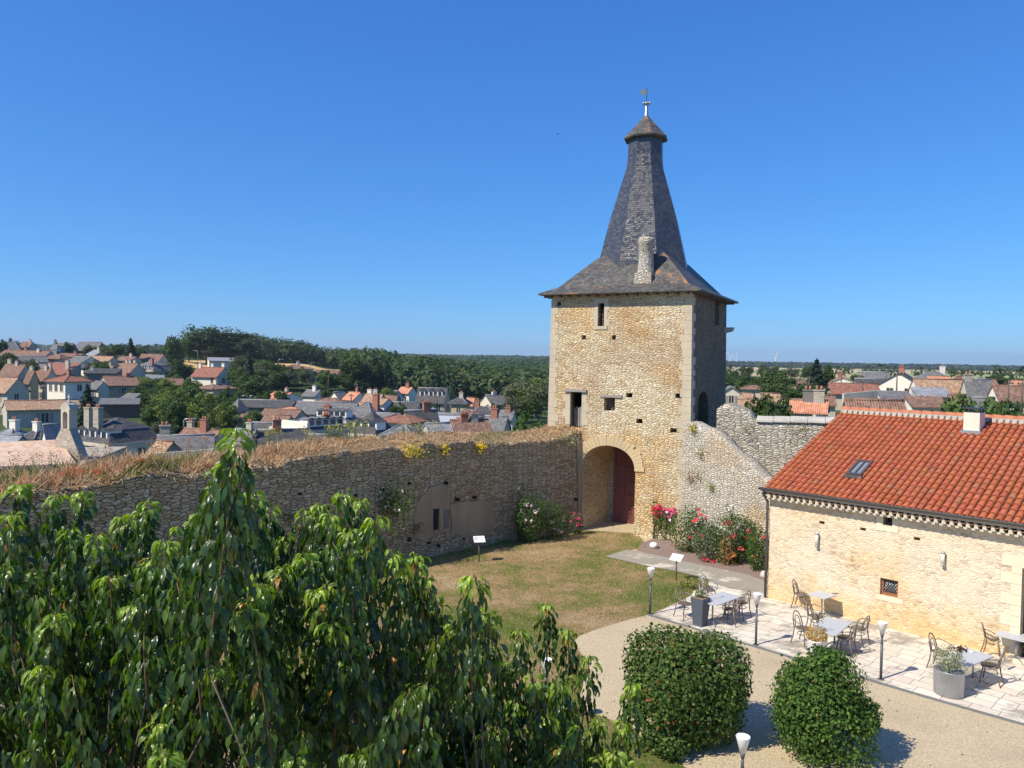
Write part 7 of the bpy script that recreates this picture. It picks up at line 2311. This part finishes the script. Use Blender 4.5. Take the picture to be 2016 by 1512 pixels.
cont = [(-260,1000),(0,1000),(100,1010),(200,1090),(300,1060),(380,1060),(520,1050),(600,1040),(680,1010),(740,1070),(800,1130),(850,1190),(885,1260),(1000,1330),(1090,1300),(1180,1400),(1250,1470),(1290,1580)]
cx_, cy_ = zip(*cont)
k = 0
while k < 440:
    px = rc.uniform(-240, 1275); top = np.interp(px, cx_, cy_)
    py = top + 25 + rc.rand()**.9*(1690-top)
    Y = rc.uniform(3.6, 8.2)
    if px > 850: Y = rc.uniform(4.6, 7.2)
    p = at(px, py, Y)
    if p.z < 4.0: continue
    shoot(px, py, Y, rc.uniform(.45, .95), .25, .9, rc.rand() < .5); k += 1
Ps, AZ, LL_, A0_, A1_, TW_, WW, TT = [], [], [], [], [], [], [], []
stm = MB()
dark0, dark1, yng0, yng1 = np.array((.020,.050,.011)), np.array((.090,.160,.028)), np.array((.17,.27,.025)), np.array((.30,.40,.045))
for (t, b, big, young) in shoots:
    ln = np.linalg.norm(t-b)
    mid = (t+b)/2 + rc.normal(size=3)*ln*.06
    def cur(s): return (1-s)**2*b + 2*s*(1-s)*mid + s*s*t
    stm.tube([cur(s) for s in (0,.33,.66,1)], [.009,.007,.005,.003], 4)
    n = int(ln*big*195)
    s = 1-rc.rand(n)**1.05
    s[:9] = 1-rc.rand(9)*.07
    pos = np.array([cur(x) for x in s])
    az = np.arange(n)*2.4+rc.rand()*6.28+rc.normal(size=n)*.3
    fromtip = (1-s)*ln
    yg = np.clip(1-fromtip/.13, 0, 1)*(1 if young else .2)
    # leaf offset: spurs push leaves outward lower down
    outw = .015+rc.rand(n)*np.clip(.03+fromtip*.20, .02, .17)
    P = pos + np.stack([np.cos(az)*outw, np.sin(az)*outw, -outw*.2], 1)
    L = rc.uniform(.06,.128,n)*(1-.2*(fromtip < .05))
    a0 = np.radians(np.where(yg > .3, rc.uniform(-45, 40, n), rc.uniform(-80, -25, n)))
    a1 = np.radians(np.where(yg > .3, rc.uniform(-105, -75, n), rc.uniform(-108, -78, n)))
    tint = dark0+(dark1-dark0)*rc.rand(n,1)**1.7*rc.uniform(.6,1.3)
    yt = yng0+(yng1-yng0)*rc.rand(n,1)
    tint = tint*(1-yg[:,None]**.7)+yt*yg[:,None]**.7
    old = rc.rand(n) < .006; tint[old] = (.35,.16,.03)
    lt = rc.rand(n) < .10; tint[lt] = tint[lt]*1.5
    Ps.append(P); AZ.append(az); LL_.append(L); A0_.append(a0); A1_.append(a1); TW_.append(rc.normal(size=n)*1.05); WW.append(rc.uniform(.85,1.15,n)); TT.append(tint)
V, F, T, UV = leaves_np(*(np.concatenate(x) for x in (Ps, AZ, LL_, A0_, A1_, TW_, WW, TT)))
TRK = Vector((-1.7, 6.1, 0))
cherry = thing('cherry_tree', 'large leafy cherry tree with drooping glossy leaves filling the foreground', 'tree', TRK)
V = V - np.array([TRK.x, TRK.y, 0])
link('crown', np_mesh('crown', V, F, [M['leaf_cherry']], T, True, UV), cherry)
for me_ in (stm,):
    me_.v = [(x-TRK.x, y-TRK.y, z) for x, y, z in me_.v]
M['twig'] = m_plain('cherry_twig', (.16,.10,.06), .7, var=.3, vs=20)
tk = MB(); tk.tube([(0,0,-.1),(.03,.02,1.2),(-.05,0,2.6),(0,.05,3.8)], [.19,.15,.13,.10], 10); tk.build('trunk', M['bark'], cherry)
lb_ = MB()
heads = []
for k in range(9):
    a = k*.7; r1 = 1.2+.8*(k%2)
    h_ = Vector((math.cos(a)*r1+.7, math.sin(a)*r1*.7-.3, 4.0+.3*(k%3)))
    heads.append(h_)
    lb_.tube([(0,0,2.4+.14*k),(h_.x*.4,h_.y*.4,3.6),(h_.x,h_.y,h_.z)], [.09,.065,.035], 7)
for (t, b, big, young) in shoots:
    q = Vector(b)-Vector((TRK.x, TRK.y, 0))
    h_ = min(heads, key=lambda v: (v-q).length)
    if q.z < 3.4: h_ = Vector((0,0,3.2))
    m_ = (h_+q)/2; m_.z -= .25
    lb_.tube([h_, m_, q], [.016,.011,.006], 5)
lb_.v and lb_.add(stm.v, stm.f, 1, True)
lb_.build('limbs', [M['bark'], M['twig']], cherry)

# ============================================================ the air
HZ = 9300
m = MB(); m.box(-HZ*1.6, HZ*1.6, -400, HZ, -62, 150)
hz = bpy.data.materials.new('haze'); hz.use_nodes = True; hn = hz.node_tree; hn.nodes.clear()
ho = hn.nodes.new('ShaderNodeOutputMaterial'); hv = hn.nodes.new('ShaderNodeVolumePrincipled')
hv.inputs['Color'].default_value = (.70, .84, 1.0, 1); hv.inputs['Density'].default_value = .00011; hv.inputs['Anisotropy'].default_value = .2
hn.links.new(hv.outputs[0], ho.inputs['Volume'])
o = m.build('haze', hz); o['kind'] = 'stuff'; o['label'] = 'thin blue summer haze over the far woods and fields'; o['category'] = 'haze'
